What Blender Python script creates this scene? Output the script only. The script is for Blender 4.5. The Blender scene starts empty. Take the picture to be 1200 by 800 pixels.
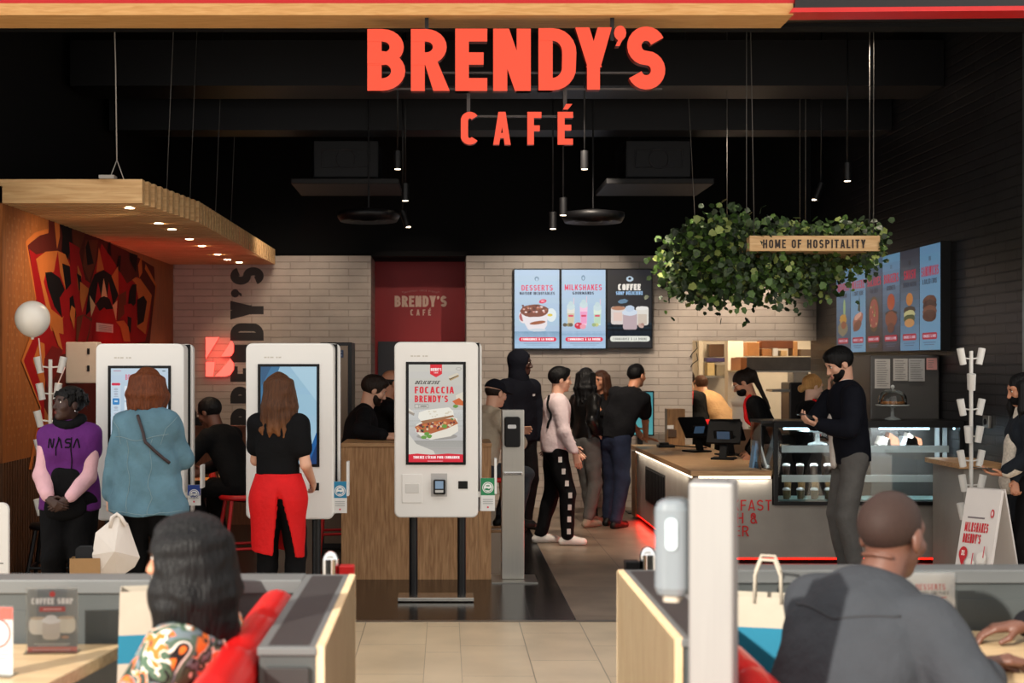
import bpy, math, random
import numpy as np
from mathutils import Vector, Matrix
from mathutils.bvhtree import BVHTree
random.seed(7); np.random.seed(7)
SC = bpy.context.scene
COL = SC.collection
R = math.radians
# ------------------------------------------------------------------ camera, world, sun, exposure
FPX, HCAM, CX, CY = 1600.0, 1.70, 522.0, 427.0
cam_d = bpy.data.cameras.new('camera'); cam = bpy.data.objects.new('camera', cam_d); COL.objects.link(cam)
cam.location = (0, 0, HCAM); cam.rotation_euler = (R(90), 0, 0)
cam_d.sensor_width = 36; cam_d.lens = FPX/1200*36
cam_d.shift_x = (600-CX)/1200; cam_d.shift_y = (CY-400)/1200
cam_d.clip_end = 200
cam_d.dof.use_dof = True; cam_d.dof.focus_distance = 10.2; cam_d.dof.aperture_fstop = 3.2
SC.camera = cam
SC.view_settings.view_transform = 'Standard'; SC.view_settings.look = 'None'
SC.view_settings.exposure = 0.0; SC.view_settings.gamma = 1; SC.view_settings.use_curve_mapping = False
wd = bpy.data.worlds.new('world'); SC.world = wd; wd.use_nodes = True
wbg = wd.node_tree.nodes['Background']; wbg.inputs[0].default_value = (1.0, .97, .93, 1); wbg.inputs[1].default_value = 1.42
sun_d = bpy.data.lights.new('sun', 'SUN'); sun_d.energy = 7.0; sun_d.angle = R(1.2); sun_d.color = (1, .93, .82)
sun = bpy.data.objects.new('sun', sun_d); COL.objects.link(sun)
SUN_DIR = Vector((.42, .55, -.32)).normalized()
sun.rotation_euler = SUN_DIR.to_track_quat('-Z', 'Y').to_euler()
sun.location = (-8, -12, 8)

def spot(name, loc, target, watts, size_deg, blend=.5, color=(1, .8, .58), radius=.04):
    d = bpy.data.lights.new(name, 'SPOT'); d.energy = watts; d.spot_size = R(size_deg); d.spot_blend = blend
    d.color = color; d.shadow_soft_size = radius
    o = bpy.data.objects.new(name, d); COL.objects.link(o); o.location = loc
    o.rotation_euler = (Vector(target)-Vector(loc)).to_track_quat('-Z', 'Y').to_euler()
    return o
def area(name, loc, target, watts, sx, sy, color=(1, .85, .65)):
    d = bpy.data.lights.new(name, 'AREA'); d.energy = watts; d.shape = 'RECTANGLE'; d.size = sx; d.size_y = sy; d.color = color
    o = bpy.data.objects.new(name, d); COL.objects.link(o); o.location = loc
    o.rotation_euler = (Vector(target)-Vector(loc)).to_track_quat('-Z', 'Y').to_euler()
    return o
def W(u, v, Z):
    """point seen at photograph position (u, v) when it stands at depth Z"""
    return Vector(((u-CX)*Z/FPX, Z, HCAM-(v-CY)*Z/FPX))
def zfloor(v): return FPX*HCAM/(v-CY)
# ------------------------------------------------------------------ materials
def lin(c):
    if isinstance(c, str): c = tuple(int(c[i:i+2], 16) for i in (0, 2, 4))
    return tuple(((x/255)/12.92 if x/255 <= .04045 else ((x/255+.055)/1.055)**2.4) for x in c)
_M = {}
def M(name, c=(200, 200, 200), rough=.5, metal=0., vary=.06, vs=9., bump=0., bs=60., em=0., alpha=1., trans=0., spec=.5, stretch=(1, 1, 1), sub=0., emc=None, coat=0.):
    if name in _M: return _M[name]
    m = bpy.data.materials.new(name); m.use_nodes = True; nt = m.node_tree; N = nt.nodes; L = nt.links
    b = N['Principled BSDF']; col = lin(c)
    b.inputs['Roughness'].default_value = rough; b.inputs['Metallic'].default_value = metal
    b.inputs['Specular IOR Level'].default_value = spec
    b.inputs['Coat Weight'].default_value = coat
    tc = N.new('ShaderNodeTexCoord'); mp = N.new('ShaderNodeMapping'); mp.inputs['Scale'].default_value = stretch
    L.new(tc.outputs['Object'], mp.inputs['Vector'])
    nz = N.new('ShaderNodeTexNoise'); nz.inputs['Scale'].default_value = vs; nz.inputs['Detail'].default_value = 4
    L.new(mp.outputs[0], nz.inputs['Vector'])
    mx = N.new('ShaderNodeMixRGB')
    mx.inputs[1].default_value = tuple(max(0, x*(1-vary*1.6)) for x in col)+(1,)
    mx.inputs[2].default_value = tuple(min(1, x*(1+vary*1.6)) for x in col)+(1,)
    L.new(nz.outputs['Fac'], mx.inputs[0]); L.new(mx.outputs[0], b.inputs['Base Color'])
    if bump:
        nb = N.new('ShaderNodeTexNoise'); nb.inputs['Scale'].default_value = bs; nb.inputs['Detail'].default_value = 3
        L.new(mp.outputs[0], nb.inputs['Vector'])
        bp = N.new('ShaderNodeBump'); bp.inputs['Strength'].default_value = bump; bp.inputs['Distance'].default_value = .01
        L.new(nb.outputs['Fac'], bp.inputs['Height']); L.new(bp.outputs[0], b.inputs['Normal'])
    if em:
        b.inputs['Emission Color'].default_value = tuple(lin(emc) if emc else col)+(1,); b.inputs['Emission Strength'].default_value = em
    if trans: b.inputs['Transmission Weight'].default_value = trans
    if alpha < 1: b.inputs['Alpha'].default_value = alpha
    _M[name] = m; return m
def _ramp(N, stops):
    r = N.new('ShaderNodeValToRGB'); e = r.color_ramp.elements
    while len(e) < len(stops): e.new(.5)
    for k, (p, c) in enumerate(stops): e[k].position = p; e[k].color = tuple(lin(c))+(1,)
    return r
def wood(name, c1, c2, scale=(1.5, 1.5, 12), rough=.45, plank=None, axes='xz', grain=6., spec=.4):
    """wood with grain along the axis whose scale is smallest"""
    if name in _M: return _M[name]
    m = bpy.data.materials.new(name); m.use_nodes = True; N = m.node_tree.nodes; L = m.node_tree.links; b = N['Principled BSDF']
    tc = N.new('ShaderNodeTexCoord'); mp = N.new('ShaderNodeMapping'); mp.inputs['Scale'].default_value = scale
    L.new(tc.outputs['Object'], mp.inputs['Vector'])
    nz = N.new('ShaderNodeTexNoise'); nz.inputs['Scale'].default_value = grain; nz.inputs['Detail'].default_value = 6; nz.inputs['Distortion'].default_value = .6
    L.new(mp.outputs[0], nz.inputs['Vector'])
    rp = _ramp(N, [(.3, c1), (.68, c2)]); L.new(nz.outputs['Fac'], rp.inputs[0])
    out = rp.outputs[0]
    if plank:
        sx = N.new('ShaderNodeSeparateXYZ'); L.new(tc.outputs['Object'], sx.inputs[0])
        cb = N.new('ShaderNodeCombineXYZ'); L.new(sx.outputs['xyz'.index(axes[0])], cb.inputs[0]); L.new(sx.outputs['xyz'.index(axes[1])], cb.inputs[1])
        bt = N.new('ShaderNodeTexBrick'); bt.inputs['Scale'].default_value = 1
        bt.inputs['Brick Width'].default_value = plank[0]; bt.inputs['Row Height'].default_value = plank[1]; bt.inputs['Mortar Size'].default_value = plank[2]
        bt.inputs['Color1'].default_value = (1, 1, 1, 1); bt.inputs['Color2'].default_value = (.72, .72, .72, 1); bt.inputs['Mortar'].default_value = (.28, .28, .28, 1)
        L.new(cb.outputs[0], bt.inputs['Vector'])
        mm = N.new('ShaderNodeMixRGB'); mm.blend_type = 'MULTIPLY'; mm.inputs[0].default_value = 1
        L.new(out, mm.inputs[1]); L.new(bt.outputs['Color'], mm.inputs[2]); out = mm.outputs[0]
    L.new(out, b.inputs['Base Color']); b.inputs['Roughness'].default_value = rough; b.inputs['Specular IOR Level'].default_value = spec
    _M[name] = m; return m
def bricks(name, c1, c2, cm, bw, bh, mortar, axes='xz', rough=.5, offset=.5, bump=.5, off=(0, 0), dirt=.15, spec=.5):
    if name in _M: return _M[name]
    m = bpy.data.materials.new(name); m.use_nodes = True; N = m.node_tree.nodes; L = m.node_tree.links; b = N['Principled BSDF']
    tc = N.new('ShaderNodeTexCoord'); sx = N.new('ShaderNodeSeparateXYZ'); L.new(tc.outputs['Object'], sx.inputs[0])
    cb = N.new('ShaderNodeCombineXYZ'); L.new(sx.outputs['xyz'.index(axes[0])], cb.inputs[0]); L.new(sx.outputs['xyz'.index(axes[1])], cb.inputs[1])
    mp = N.new('ShaderNodeMapping'); mp.inputs['Location'].default_value = (off[0], off[1], 0); L.new(cb.outputs[0], mp.inputs[0])
    bt = N.new('ShaderNodeTexBrick'); bt.offset = offset; bt.inputs['Scale'].default_value = 1
    bt.inputs['Brick Width'].default_value = bw; bt.inputs['Row Height'].default_value = bh; bt.inputs['Mortar Size'].default_value = mortar
    bt.inputs['Mortar Smooth'].default_value = .3
    for k, c in (('Color1', c1), ('Color2', c2), ('Mortar', cm)): bt.inputs[k].default_value = tuple(lin(c))+(1,)
    L.new(mp.outputs[0], bt.inputs['Vector'])
    nz = N.new('ShaderNodeTexNoise'); nz.inputs['Scale'].default_value = 2.5; nz.inputs['Detail'].default_value = 6; L.new(tc.outputs['Object'], nz.inputs['Vector'])
    rp = _ramp(N, [(.3, (255*(1-dirt),)*3), (.7, (255, 255, 255))]); L.new(nz.outputs['Fac'], rp.inputs[0])
    mm = N.new('ShaderNodeMixRGB'); mm.blend_type = 'MULTIPLY'; mm.inputs[0].default_value = 1
    L.new(bt.outputs['Color'], mm.inputs[1]); L.new(rp.outputs[0], mm.inputs[2]); L.new(mm.outputs[0], b.inputs['Base Color'])
    iv = N.new('ShaderNodeMath'); iv.operation = 'SUBTRACT'; iv.inputs[0].default_value = 1; L.new(bt.outputs['Fac'], iv.inputs[1])
    bp = N.new('ShaderNodeBump'); bp.inputs['Strength'].default_value = bump; bp.inputs['Distance'].default_value = .01
    L.new(iv.outputs[0], bp.inputs['Height']); L.new(bp.outputs[0], b.inputs['Normal'])
    b.inputs['Roughness'].default_value = rough; b.inputs['Specular IOR Level'].default_value = spec
    _M[name] = m; return m
def glow(name, c, s):
    """a surface that gives off light"""
    if name in _M: return _M[name]
    m = bpy.data.materials.new(name); m.use_nodes = True; N = m.node_tree.nodes; b = N['Principled BSDF']
    col = tuple(lin(c))+(1,)
    b.inputs['Base Color'].default_value = tuple(x*.1 for x in col[:3])+(1,); b.inputs['Roughness'].default_value = .4
    b.inputs['Emission Color'].default_value = col; b.inputs['Emission Strength'].default_value = s
    _M[name] = m; return m
def paper(c, gloss=.6): return M('print_%02x%02x%02x' % tuple(int(x) for x in c), c, gloss, vary=.01)
def lit(c, s=1.0):
    """screen pixels / backlit film"""
    return glow('screen_%02x%02x%02x_%d' % (int(c[0]), int(c[1]), int(c[2]), int(s*100)), c, s)
def glass(name, c=(225, 240, 240), alpha=.12, rough=.03):
    if name in _M: return _M[name]
    m = bpy.data.materials.new(name); m.use_nodes = True; N = m.node_tree.nodes; L = m.node_tree.links
    out = N['Material Output']; N.remove(N['Principled BSDF'])
    t = N.new('ShaderNodeBsdfTransparent'); t.inputs[0].default_value = tuple(lin(c))+(1,)
    g = N.new('ShaderNodeBsdfGlossy'); g.inputs['Roughness'].default_value = rough
    mx = N.new('ShaderNodeMixShader'); fr = N.new('ShaderNodeFresnel'); fr.inputs[0].default_value = 1.45
    ad = N.new('ShaderNodeMath'); ad.operation = 'ADD'; ad.use_clamp = True; ad.inputs[1].default_value = alpha*.3
    L.new(fr.outputs[0], ad.inputs[0]); L.new(ad.outputs[0], mx.inputs[0]); L.new(t.outputs[0], mx.inputs[1]); L.new(g.outputs[0], mx.inputs[2])
    L.new(mx.outputs[0], out.inputs[0]); _M[name] = m; return m
# ------------------------------------------------------------------ mesh builder
def wloc(o):
    w = Vector((0, 0, 0))
    while o is not None: w = w+o.location; o = o.parent
    return w
class MB:
    def __init__(s): s.v = []; s.f = []; s.m = []; s.sm = []
    def add(s, vs, fs, mi=0, smooth=False):
        o = len(s.v); s.v += [tuple(p) for p in vs]
        for f in fs: s.f.append(tuple(i+o for i in f)); s.m.append(mi); s.sm.append(smooth)
        return s
    def box(s, a, b, mi=0):
        x0, y0, z0 = [min(p, q) for p, q in zip(a, b)]; x1, y1, z1 = [max(p, q) for p, q in zip(a, b)]
        return s.add([(x0, y0, z0), (x1, y0, z0), (x1, y1, z0), (x0, y1, z0), (x0, y0, z1), (x1, y0, z1), (x1, y1, z1), (x0, y1, z1)],
              [(0, 3, 2, 1), (4, 5, 6, 7), (0, 1, 5, 4), (1, 2, 6, 5), (2, 3, 7, 6), (3, 0, 4, 7)], mi)
    def obox(s, c, ax, ay, az, mi=0):
        """box with centre c and half-axis vectors"""
        c, ax, ay, az = map(Vector, (c, ax, ay, az)); vs = []
        for k in (-1, 1):
            for i, j in ((-1, -1), (1, -1), (1, 1), (-1, 1)): vs.append(c+ax*i+ay*j+az*k)
        return s.add(vs, [(0, 3, 2, 1), (4, 5, 6, 7), (0, 1, 5, 4), (1, 2, 6, 5), (2, 3, 7, 6), (3, 0, 4, 7)], mi)
    def rbox(s, a, b, r=.01, mi=0, axis=1, n=5):
        """box whose four edges parallel to an axis are rounded"""
        lo = [min(p, q) for p, q in zip(a, b)]; hi = [max(p, q) for p, q in zip(a, b)]
        i, j = [k for k in range(3) if k != axis]
        pts = []
        for (cx_, cy_, a0) in ((hi[i]-r, hi[j]-r, 0), (lo[i]+r, hi[j]-r, 90), (lo[i]+r, lo[j]+r, 180), (hi[i]-r, lo[j]+r, 270)):
            for q in range(n+1): t = R(a0+90*q/n); pts.append((cx_+r*math.cos(t), cy_+r*math.sin(t)))
        def P(p, w): o = [0, 0, 0]; o[i], o[j] = p; o[axis] = w; return o
        nn = len(pts); vs = [P(p, lo[axis]) for p in pts]+[P(p, hi[axis]) for p in pts]
        fs = [tuple(range(nn)), tuple(range(2*nn-1, nn-1, -1))]+[(k, nn+k, nn+(k+1) % nn, (k+1) % nn) for k in range(nn)]
        return s.add(vs, fs, mi)
    def prism(s, poly, vec, mi=0):
        vec = Vector(vec); n = len(poly); a = [Vector(p) for p in poly]; b = [p+vec for p in a]
        return s.add(a+b, [tuple(range(n-1, -1, -1)), tuple(range(n, 2*n))]+[(k, (k+1) % n, n+(k+1) % n, n+k) for k in range(n)], mi)
    def cyl(s, p, q, r, r2=None, n=16, mi=0, smooth=True, caps=True):
        p, q = Vector(p), Vector(q); r2 = r if r2 is None else r2; d = (q-p).normalized()
        x = d.orthogonal().normalized(); y = d.cross(x); vs = []
        for c, rr in ((p, r), (q, r2)):
            for k in range(n): t = 2*math.pi*k/n; vs.append(c+x*(rr*math.cos(t))+y*(rr*math.sin(t)))
        s.add(vs, [(k, (k+1) % n, n+(k+1) % n, n+k) for k in range(n)], mi, smooth)
        if caps: s.add(vs[:n], [tuple(range(n-1, -1, -1))], mi); s.add(vs[n:], [tuple(range(n))], mi)
        return s
    def tube(s, pts, r, n=8, mi=0):
        pts = [Vector(p) for p in pts]; vs = []; m = len(pts); up = None
        for i, p in enumerate(pts):
            d = (pts[min(i+1, m-1)]-pts[max(i-1, 0)]).normalized()
            x = (d.orthogonal() if up is None else (up-d*up.dot(d))).normalized(); up = x; y = d.cross(x)
            rr = r[i] if isinstance(r, (list, tuple)) else r
            for k in range(n): t = 2*math.pi*k/n; vs.append(p+x*(rr*math.cos(t))+y*(rr*math.sin(t)))
        fs = [(i*n+k, i*n+(k+1) % n, (i+1)*n+(k+1) % n, (i+1)*n+k) for i in range(m-1) for k in range(n)]
        fs += [tuple(range(n-1, -1, -1)), tuple(range((m-1)*n, m*n))]
        return s.add(vs, fs, mi, True)
    def lathe(s, prof, c=(0, 0, 0), n=24, mi=0, smooth=True):
        """profile of (radius, height) turned about z"""
        c = Vector(c); vs = []; m = len(prof)
        for r, z in prof:
            for k in range(n): t = 2*math.pi*k/n; vs.append((c.x+r*math.cos(t), c.y+r*math.sin(t), c.z+z))
        fs = [(i*n+k, i*n+(k+1) % n, (i+1)*n+(k+1) % n, (i+1)*n+k) for i in range(m-1) for k in range(n)]
        s.add(vs, fs, mi, smooth)
        return s
    def ball(s, c, r, n=14, mi=0):
        r = (r, r, r) if not isinstance(r, (tuple, list)) else r; c = Vector(c); vs = []; m = n//2
        for i in range(m+1):
            a = math.pi*i/m
            for k in range(n): t = 2*math.pi*k/n; vs.append((c.x+r[0]*math.sin(a)*math.cos(t), c.y+r[1]*math.sin(a)*math.sin(t), c.z-r[2]*math.cos(a)))
        return s.add(vs, [(i*n+k, i*n+(k+1) % n, (i+1)*n+(k+1) % n, (i+1)*n+k) for i in range(m) for k in range(n)], mi, True)
    def build(s, name, mats, parent=None, bevel=0., loc=None, rotz=0., local=False, **tags):
        """links everything collected as one mesh object; points are world points unless local"""
        if not local:
            w = Vector(loc) if loc is not None else wloc(parent)
            s.v = [(p[0]-w.x, p[1]-w.y, p[2]-w.z) for p in s.v]
        me = bpy.data.meshes.new(name); me.from_pydata(s.v, [], s.f)
        if not isinstance(mats, (list, tuple)): mats = [mats]
        for m in mats: me.materials.append(m)
        me.polygons.foreach_set('material_index', s.m); me.polygons.foreach_set('use_smooth', s.sm); me.update()
        o = bpy.data.objects.new(name, me); COL.objects.link(o)
        if parent is not None: o.parent = parent
        if loc is not None: o.location = loc
        o.rotation_euler = (0, 0, rotz)
        if bevel:
            bv = o.modifiers.new('bevel', 'BEVEL'); bv.width = bevel; bv.segments = 2; bv.limit_method = 'ANGLE'; bv.angle_limit = R(50)
        for k, val in tags.items(): o[k] = val
        return o
def raw_mesh(name, v, f, mats, parent=None, mi=None, smooth=True, loc=None):
    me = bpy.data.meshes.new(name); v = np.asarray(v, np.float32); f = np.asarray(f, np.int32)
    me.vertices.add(len(v)); me.vertices.foreach_set('co', v.ravel())
    me.loops.add(f.size); me.loops.foreach_set('vertex_index', f.ravel())
    me.polygons.add(len(f)); me.polygons.foreach_set('loop_start', np.arange(0, f.size, 4, dtype=np.int32))
    if not isinstance(mats, (list, tuple)): mats = [mats]
    for m in mats: me.materials.append(m)
    if mi is not None: me.polygons.foreach_set('material_index', np.asarray(mi, np.int32))
    me.polygons.foreach_set('use_smooth', np.full(len(f), smooth)); me.update(calc_edges=True); me.validate()
    o = bpy.data.objects.new(name, me); COL.objects.link(o)
    if parent is not None: o.parent = parent
    if loc is not None: o.location = loc
    return o
def thing(name, label, cat, loc=(0, 0, 0), rotz=0., group=None):
    o = bpy.data.objects.new(name, None); COL.objects.link(o); o.location = loc; o.rotation_euler = (0, 0, rotz)
    o.empty_display_size = .1; o['label'] = label; o['category'] = cat
    if group: o['group'] = group
    return o
def T(o, label, cat, group=None):
    o['label'] = label; o['category'] = cat
    if group: o['group'] = group
    return o
def struct(o): o['kind'] = 'structure'; return o
def copy_tree(o, parent=None):
    c = o.copy(); COL.objects.link(c)
    if parent is not None: c.parent = parent
    for ch in list(o.children): copy_tree(ch, c)
    return c
# ------------------------------------------------------------------ stroke lettering (drawn, so that no font file is needed)
def _arc(cx, cy, rx, ry, a0, a1, n=9): return [(cx+rx*math.cos(R(a0+(a1-a0)*k/n)), cy+ry*math.sin(R(a0+(a1-a0)*k/n))) for k in range(n+1)]
def _thick(pl, t):
    out = []; n = len(pl); L = []; Rr = []
    for i, p in enumerate(pl):
        a = pl[max(i-1, 0)]; b = pl[min(i+1, n-1)]
        d1 = (p[0]-a[0], p[1]-a[1]) if i else (b[0]-p[0], b[1]-p[1]); d2 = (b[0]-p[0], b[1]-p[1]) if i < n-1 else d1
        l1 = math.hypot(*d1) or 1; l2 = math.hypot(*d2) or 1
        n1 = (-d1[1]/l1, d1[0]/l1); n2 = (-d2[1]/l2, d2[0]/l2); m = (n1[0]+n2[0], n1[1]+n2[1]); lm = math.hypot(*m) or 1
        m = (m[0]/lm, m[1]/lm); c = max(.5, m[0]*n1[0]+m[1]*n1[1]); q = t/2/c
        L.append((p[0]+m[0]*q, p[1]+m[1]*q)); Rr.append((p[0]-m[0]*q, p[1]-m[1]*q))
    for i in range(n-1): out.append([Rr[i], Rr[i+1], L[i+1], L[i]])
    return out
def glyph(ch, t, w):
    """quads of one capital, height 1, stroke t, width w"""
    acc = {'É': ('E', '/'), 'È': ('E', '\\'), 'À': ('A', '\\'), 'Ç': ('C', ','), 'Ê': ('E', '/')}
    if ch in acc:
        q, ww = glyph(acc[ch][0], t, w); m = ww/2
        if acc[ch][1] == '/': q = q+[[(m-t*.35, 1.07), (m+t*.35, 1.07), (m+t*1.0, 1.24), (m+t*.1, 1.24)]]
        elif acc[ch][1] == '\\': q = q+[[(m-t*.35, 1.07), (m+t*.35, 1.07), (m-t*.1, 1.24), (m-t*1.0, 1.24)]]
        else: q = q+[[(m-t*.3, -.2), (m+t*.3, -.2), (m+t*.4, 0), (m-t*.1, 0)]]
        return q, ww
    h = t/2
    def r(x0, y0, x1, y1): return [[(x0, y0), (x1, y0), (x1, y1), (x0, y1)]]
    def sl(x0, x1, tw, y0=0, y1=1): return [[(x0, y0), (x0+tw, y0), (x1+tw, y1), (x1, y1)]]
    def bowl(x0, y0, x1, y1):
        H = (y1-y0)/2; yc = (y0+y1)/2; ro = min((x1-x0)*.62, H*1.15); co = min(H, ro*1.05); st = H-co; t9 = t*.9; ri = max(ro-t, .02); ci = max(co-t9, .015)
        o_ = [(x1-ro+ro*math.cos(R(a)), yc+(st if a >= 0 else -st)+co*math.sin(R(a))) for a in range(90, -91, -15)]
        i_ = [(x1-ro+ri*math.cos(R(a)), yc+(st if a >= 0 else -st)+ci*math.sin(R(a))) for a in range(90, -91, -15)]
        return [[o_[k], i_[k], i_[k+1], o_[k+1]] for k in range(len(o_)-1)]+r(x0, y1-t9, x1-ro, y1)+r(x0, y0, x1-ro, y0+t9)
    def oval(a0, a1, w):
        rx = w/2-h; c = min(.5-h, rx*1.1); pts = []; n = 28
        for k in range(n+1):
            a = a0+(a1-a0)*k/n; s = math.sin(R(a)); pts.append((w/2+rx*math.cos(R(a)), .5+(.5-h-c)*(1 if s > 1e-6 else -1 if s < -1e-6 else 0)+c*s))
        return _thick(pts, t)
    C = ch
    if C == 'A': return sl(0, w/2+.02-t*.55, t*.92)+[[(w+.04-t*.92, 0), (w+.04, 0), (w/2+.02+t*.55, 1), (w/2+.02-t*.37, 1)]]+r(w*.24, .2, w*.84, .2+t*.8), w+.04
    if C == 'B': return r(0, 0, t, 1)+bowl(0, .53-h, w*.96, 1)+bowl(0, 0, w, .53+h), w
    if C in 'CG':
        q = oval(32, 328, w)
        if C == 'G': q += r(w*.52, .52-t*.8, w, .52)+r(w-t, .1, w, .52)
        return q, w
    if C == 'D': return r(0, 0, t, 1)+bowl(0, 0, w, 1), w
    if C == 'E': return r(0, 0, t, 1)+r(0, 0, w*.88, t*.92)+r(0, 1-t*.92, w*.88, 1)+r(0, .52-t*.44, w*.78, .52+t*.44), w*.88
    if C == 'F': return r(0, 0, t, 1)+r(0, 1-t*.92, w*.86, 1)+r(0, .5-t*.44, w*.76, .5+t*.44), w*.86
    if C == 'H': return r(0, 0, t, 1)+r(w-t, 0, w, 1)+r(0, .5-h, w, .5+h), w
    if C == 'I': return r(0, 0, t, 1), t
    if C == 'J': return _thick([(w*.75-h, 1), (w*.75-h, .25)]+_arc(w*.375, .25, w*.375-h, .25-h, 0, -150), t), w*.75
    if C == 'K': return r(0, 0, t, 1)+sl(t*.6, w-t*1.1, t*1.15, .36, 1)+[[(w-t*1.05, 0), (w+.02, 0), (w*.52+t*.3, .66), (w*.52-t*.7, .52)]], w
    if C == 'L': return r(0, 0, t, 1)+r(0, 0, w*.84, t*.92), w*.84
    if C == 'M':
        W2 = w*1.25; return r(0, 0, t, 1)+r(W2-t, 0, W2, 1)+sl(W2/2-t*.5, 0, t, .15, 1)+sl(W2/2-t*.5, W2-t, t, .15, 1), W2
    if C == 'N': return r(0, 0, t, 1)+r(w-t, 0, w, 1)+[[(w-t*1.12, 0), (w, 0), (t*1.12, 1), (0, 1)]], w
    if C in 'OQ': return oval(0, 360, w)+(sl(w*.9, w*.55, t, -.05, .3) if C == 'Q' else []), w
    if C == 'P': return r(0, 0, t, 1)+bowl(0, .42, w, 1), w
    if C == 'R': return r(0, 0, t, 1)+bowl(0, .42, w*.97, 1)+[[(w-t*1.05, 0), (w+.03, 0), (w*.55+t*.4, .5), (w*.55-t*.55, .5)]], w
    if C == 'S':
        ry = (1-t)/4; rx = w/2-h
        return _thick(_arc(w/2, 1-h-ry, rx, ry, 22, 250, 14)+_arc(w/2, h+ry, rx, ry, 70, -158, 14), t), w
    if C == 'T': return r(0, 1-t*.92, w*.95, 1)+r(w*.475-h, 0, w*.475+h, 1), w*.95
    if C == 'U': return _thick([(h, 1), (h, w*.5)]+_arc(w/2, w*.5, w/2-h, w*.5-h, 180, 360)+[(w-h, 1)], t), w
    if C == 'V': return sl(w/2-h*.9, 0, t, 0, 1)+sl(w/2-h*1.1, w-t, t, 0, 1), w
    if C == 'W':
        W2 = w*1.4; return sl(W2*.25-h, 0, t)+sl(W2*.25-h, W2*.5-h, t)+sl(W2*.75-h, W2*.5-h, t)+sl(W2*.75-h, W2-t, t), W2
    if C == 'X': return sl(0, w-t, t)+sl(w-t, 0, t), w
    if C == 'Y': return sl(w*.5-h*.9, -.02, t*1.1, .36, 1)+sl(w*.5-h*1.1, w+.02-t*1.1, t*1.1, .36, 1)+r(w*.5-h, 0, w*.5+h, .45), w
    if C == 'Z': return r(0, 0, w, t)+r(0, 1-t, w, 1)+sl(0, w-t*1.2, t*1.2), w
    if C == "'":
        return [[(t*.5+t*.52*math.cos(R(a)), .86+t*.52*math.sin(R(a))) for a in range(0, 360, 30)], [(t*.1, .66), (t*.45, .66), (t*1.02, .88), (t*.45, .8)]], t*1.05
    if C == '&': return oval(0, 360, w*.8)[:14]+_thick([(w*.2, .95), (w*.95, .02)], t*.9)+_thick(_arc(w*.42, .25, w*.36, .22, 90, 400), t*.9), w
    if C == '-': return r(0, .5-h, w*.6, .5+h), w*.6
    if C == '.': return r(0, 0, t, t), t
    if C == '3': return _thick(_arc(w/2, .74, w/2-h, .25-h/2, 160, -80)+_arc(w/2, .27, w/2-h, .27-h, 80, -160), t), w
    if C == '€': return oval(40, 320, w)+r(-.05, .55, w*.7, .62)+r(-.05, .38, w*.7, .45), w
    return [], w*.55
def text_quads(s, h, t=.2, w=.5, gap=.13):
    x = 0; out = []
    for ch in s:
        q, ww = glyph(ch, t, w)
        for poly in q: out.append([((x+a)*h, b*h) for a, b in poly])
        x += ww+gap
    return out, (x-gap)*h
# ------------------------------------------------------------------ flat printed / displayed pictures
class Pic:
    """flat shapes on a plane; mp(x, y) gives the 3D point, n points to the viewer's side; one mesh, one material slot per colour"""
    def __init__(s, mp, n, step=.0002, light=None): s.mp = mp; s.n = Vector(n); s.k = 1; s.step = step; s.mb = MB(); s.mats = []; s.light = light
    def mat(s, c):
        m = c if isinstance(c, bpy.types.Material) else (lit(c, s.light) if s.light else paper(c))
        if m not in s.mats: s.mats.append(m)
        return s.mats.index(m)
    def poly(s, pts, c, keep=False):
        if not keep: s.k += 1
        vs = [s.mp(*p)+s.n*(s.k*s.step) for p in pts]
        nn = Vector((0, 0, 0))
        for i in range(1, len(vs)-1): nn += (vs[i]-vs[0]).cross(vs[i+1]-vs[0])
        if nn.dot(s.n) < 0: vs.reverse()
        s.mb.add(vs, [tuple(range(len(vs)))], s.mat(c)); return s
    def rect(s, x0, y0, x1, y1, c): return s.poly([(x0, y0), (x1, y0), (x1, y1), (x0, y1)], c)
    def rrect(s, x0, y0, x1, y1, r, c):
        if x0 > x1: x0, x1 = x1, x0
        if y0 > y1: y0, y1 = y1, y0
        r = min(r, (x1-x0)/2, (y1-y0)/2)
        return s.poly(_arc(x1-r, y1-r, r, r, 0, 90, 5)+_arc(x0+r, y1-r, r, r, 90, 180, 5)+_arc(x0+r, y0+r, r, r, 180, 270, 5)+_arc(x1-r, y0+r, r, r, 270, 360, 5), c)
    def ell(s, cx, cy, rx, ry, c, n=20, rot=0, wob=0):
        p = []
        for k in range(n):
            a = 2*math.pi*k/n; q = 1+wob*random.uniform(-1, 1); x = rx*math.cos(a)*q; y = ry*math.sin(a)*q; ca, sa = math.cos(R(rot)), math.sin(R(rot))
            p.append((cx+x*ca-y*sa, cy+x*sa+y*ca))
        return s.poly(p, c)
    def grad(s, x0, y0, x1, y1, ca, cb, n=14):
        for k in range(n):
            f = (k+.5)/n; c = tuple(int(round((p+(q-p)*f)/3)*3) for p, q in zip(ca, cb))
            s.poly([(x0, y0+(y1-y0)*k/n), (x1, y0+(y1-y0)*k/n), (x1, y0+(y1-y0)*(k+1)/n), (x0, y0+(y1-y0)*(k+1)/n)], c, keep=True)
        return s
    def text(s, st, x, y, h, c, t=.2, w=.5, gap=.13, align='c', sy=-1, fit=None, shear=0):
        """baseline at y; sy=-1 when y grows downwards"""
        q, L = text_quads(st, abs(h), t, w, gap); f = fit/L if fit else 1; L *= f
        x0 = x-L/2 if align == 'c' else x if align == 'l' else x-L
        s.k += 1
        for p in q: s.poly([(x0+(a+shear*b)*f, y+sy*b) for a, b in p], c, keep=True); s.k += .02
        return s
    def build(s, name, parent=None, **kw): return s.mb.build(name, s.mats, parent, **kw)
def front(Z): return (lambda u, v: W(u, v, Z)), (0, -1, 0)
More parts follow.
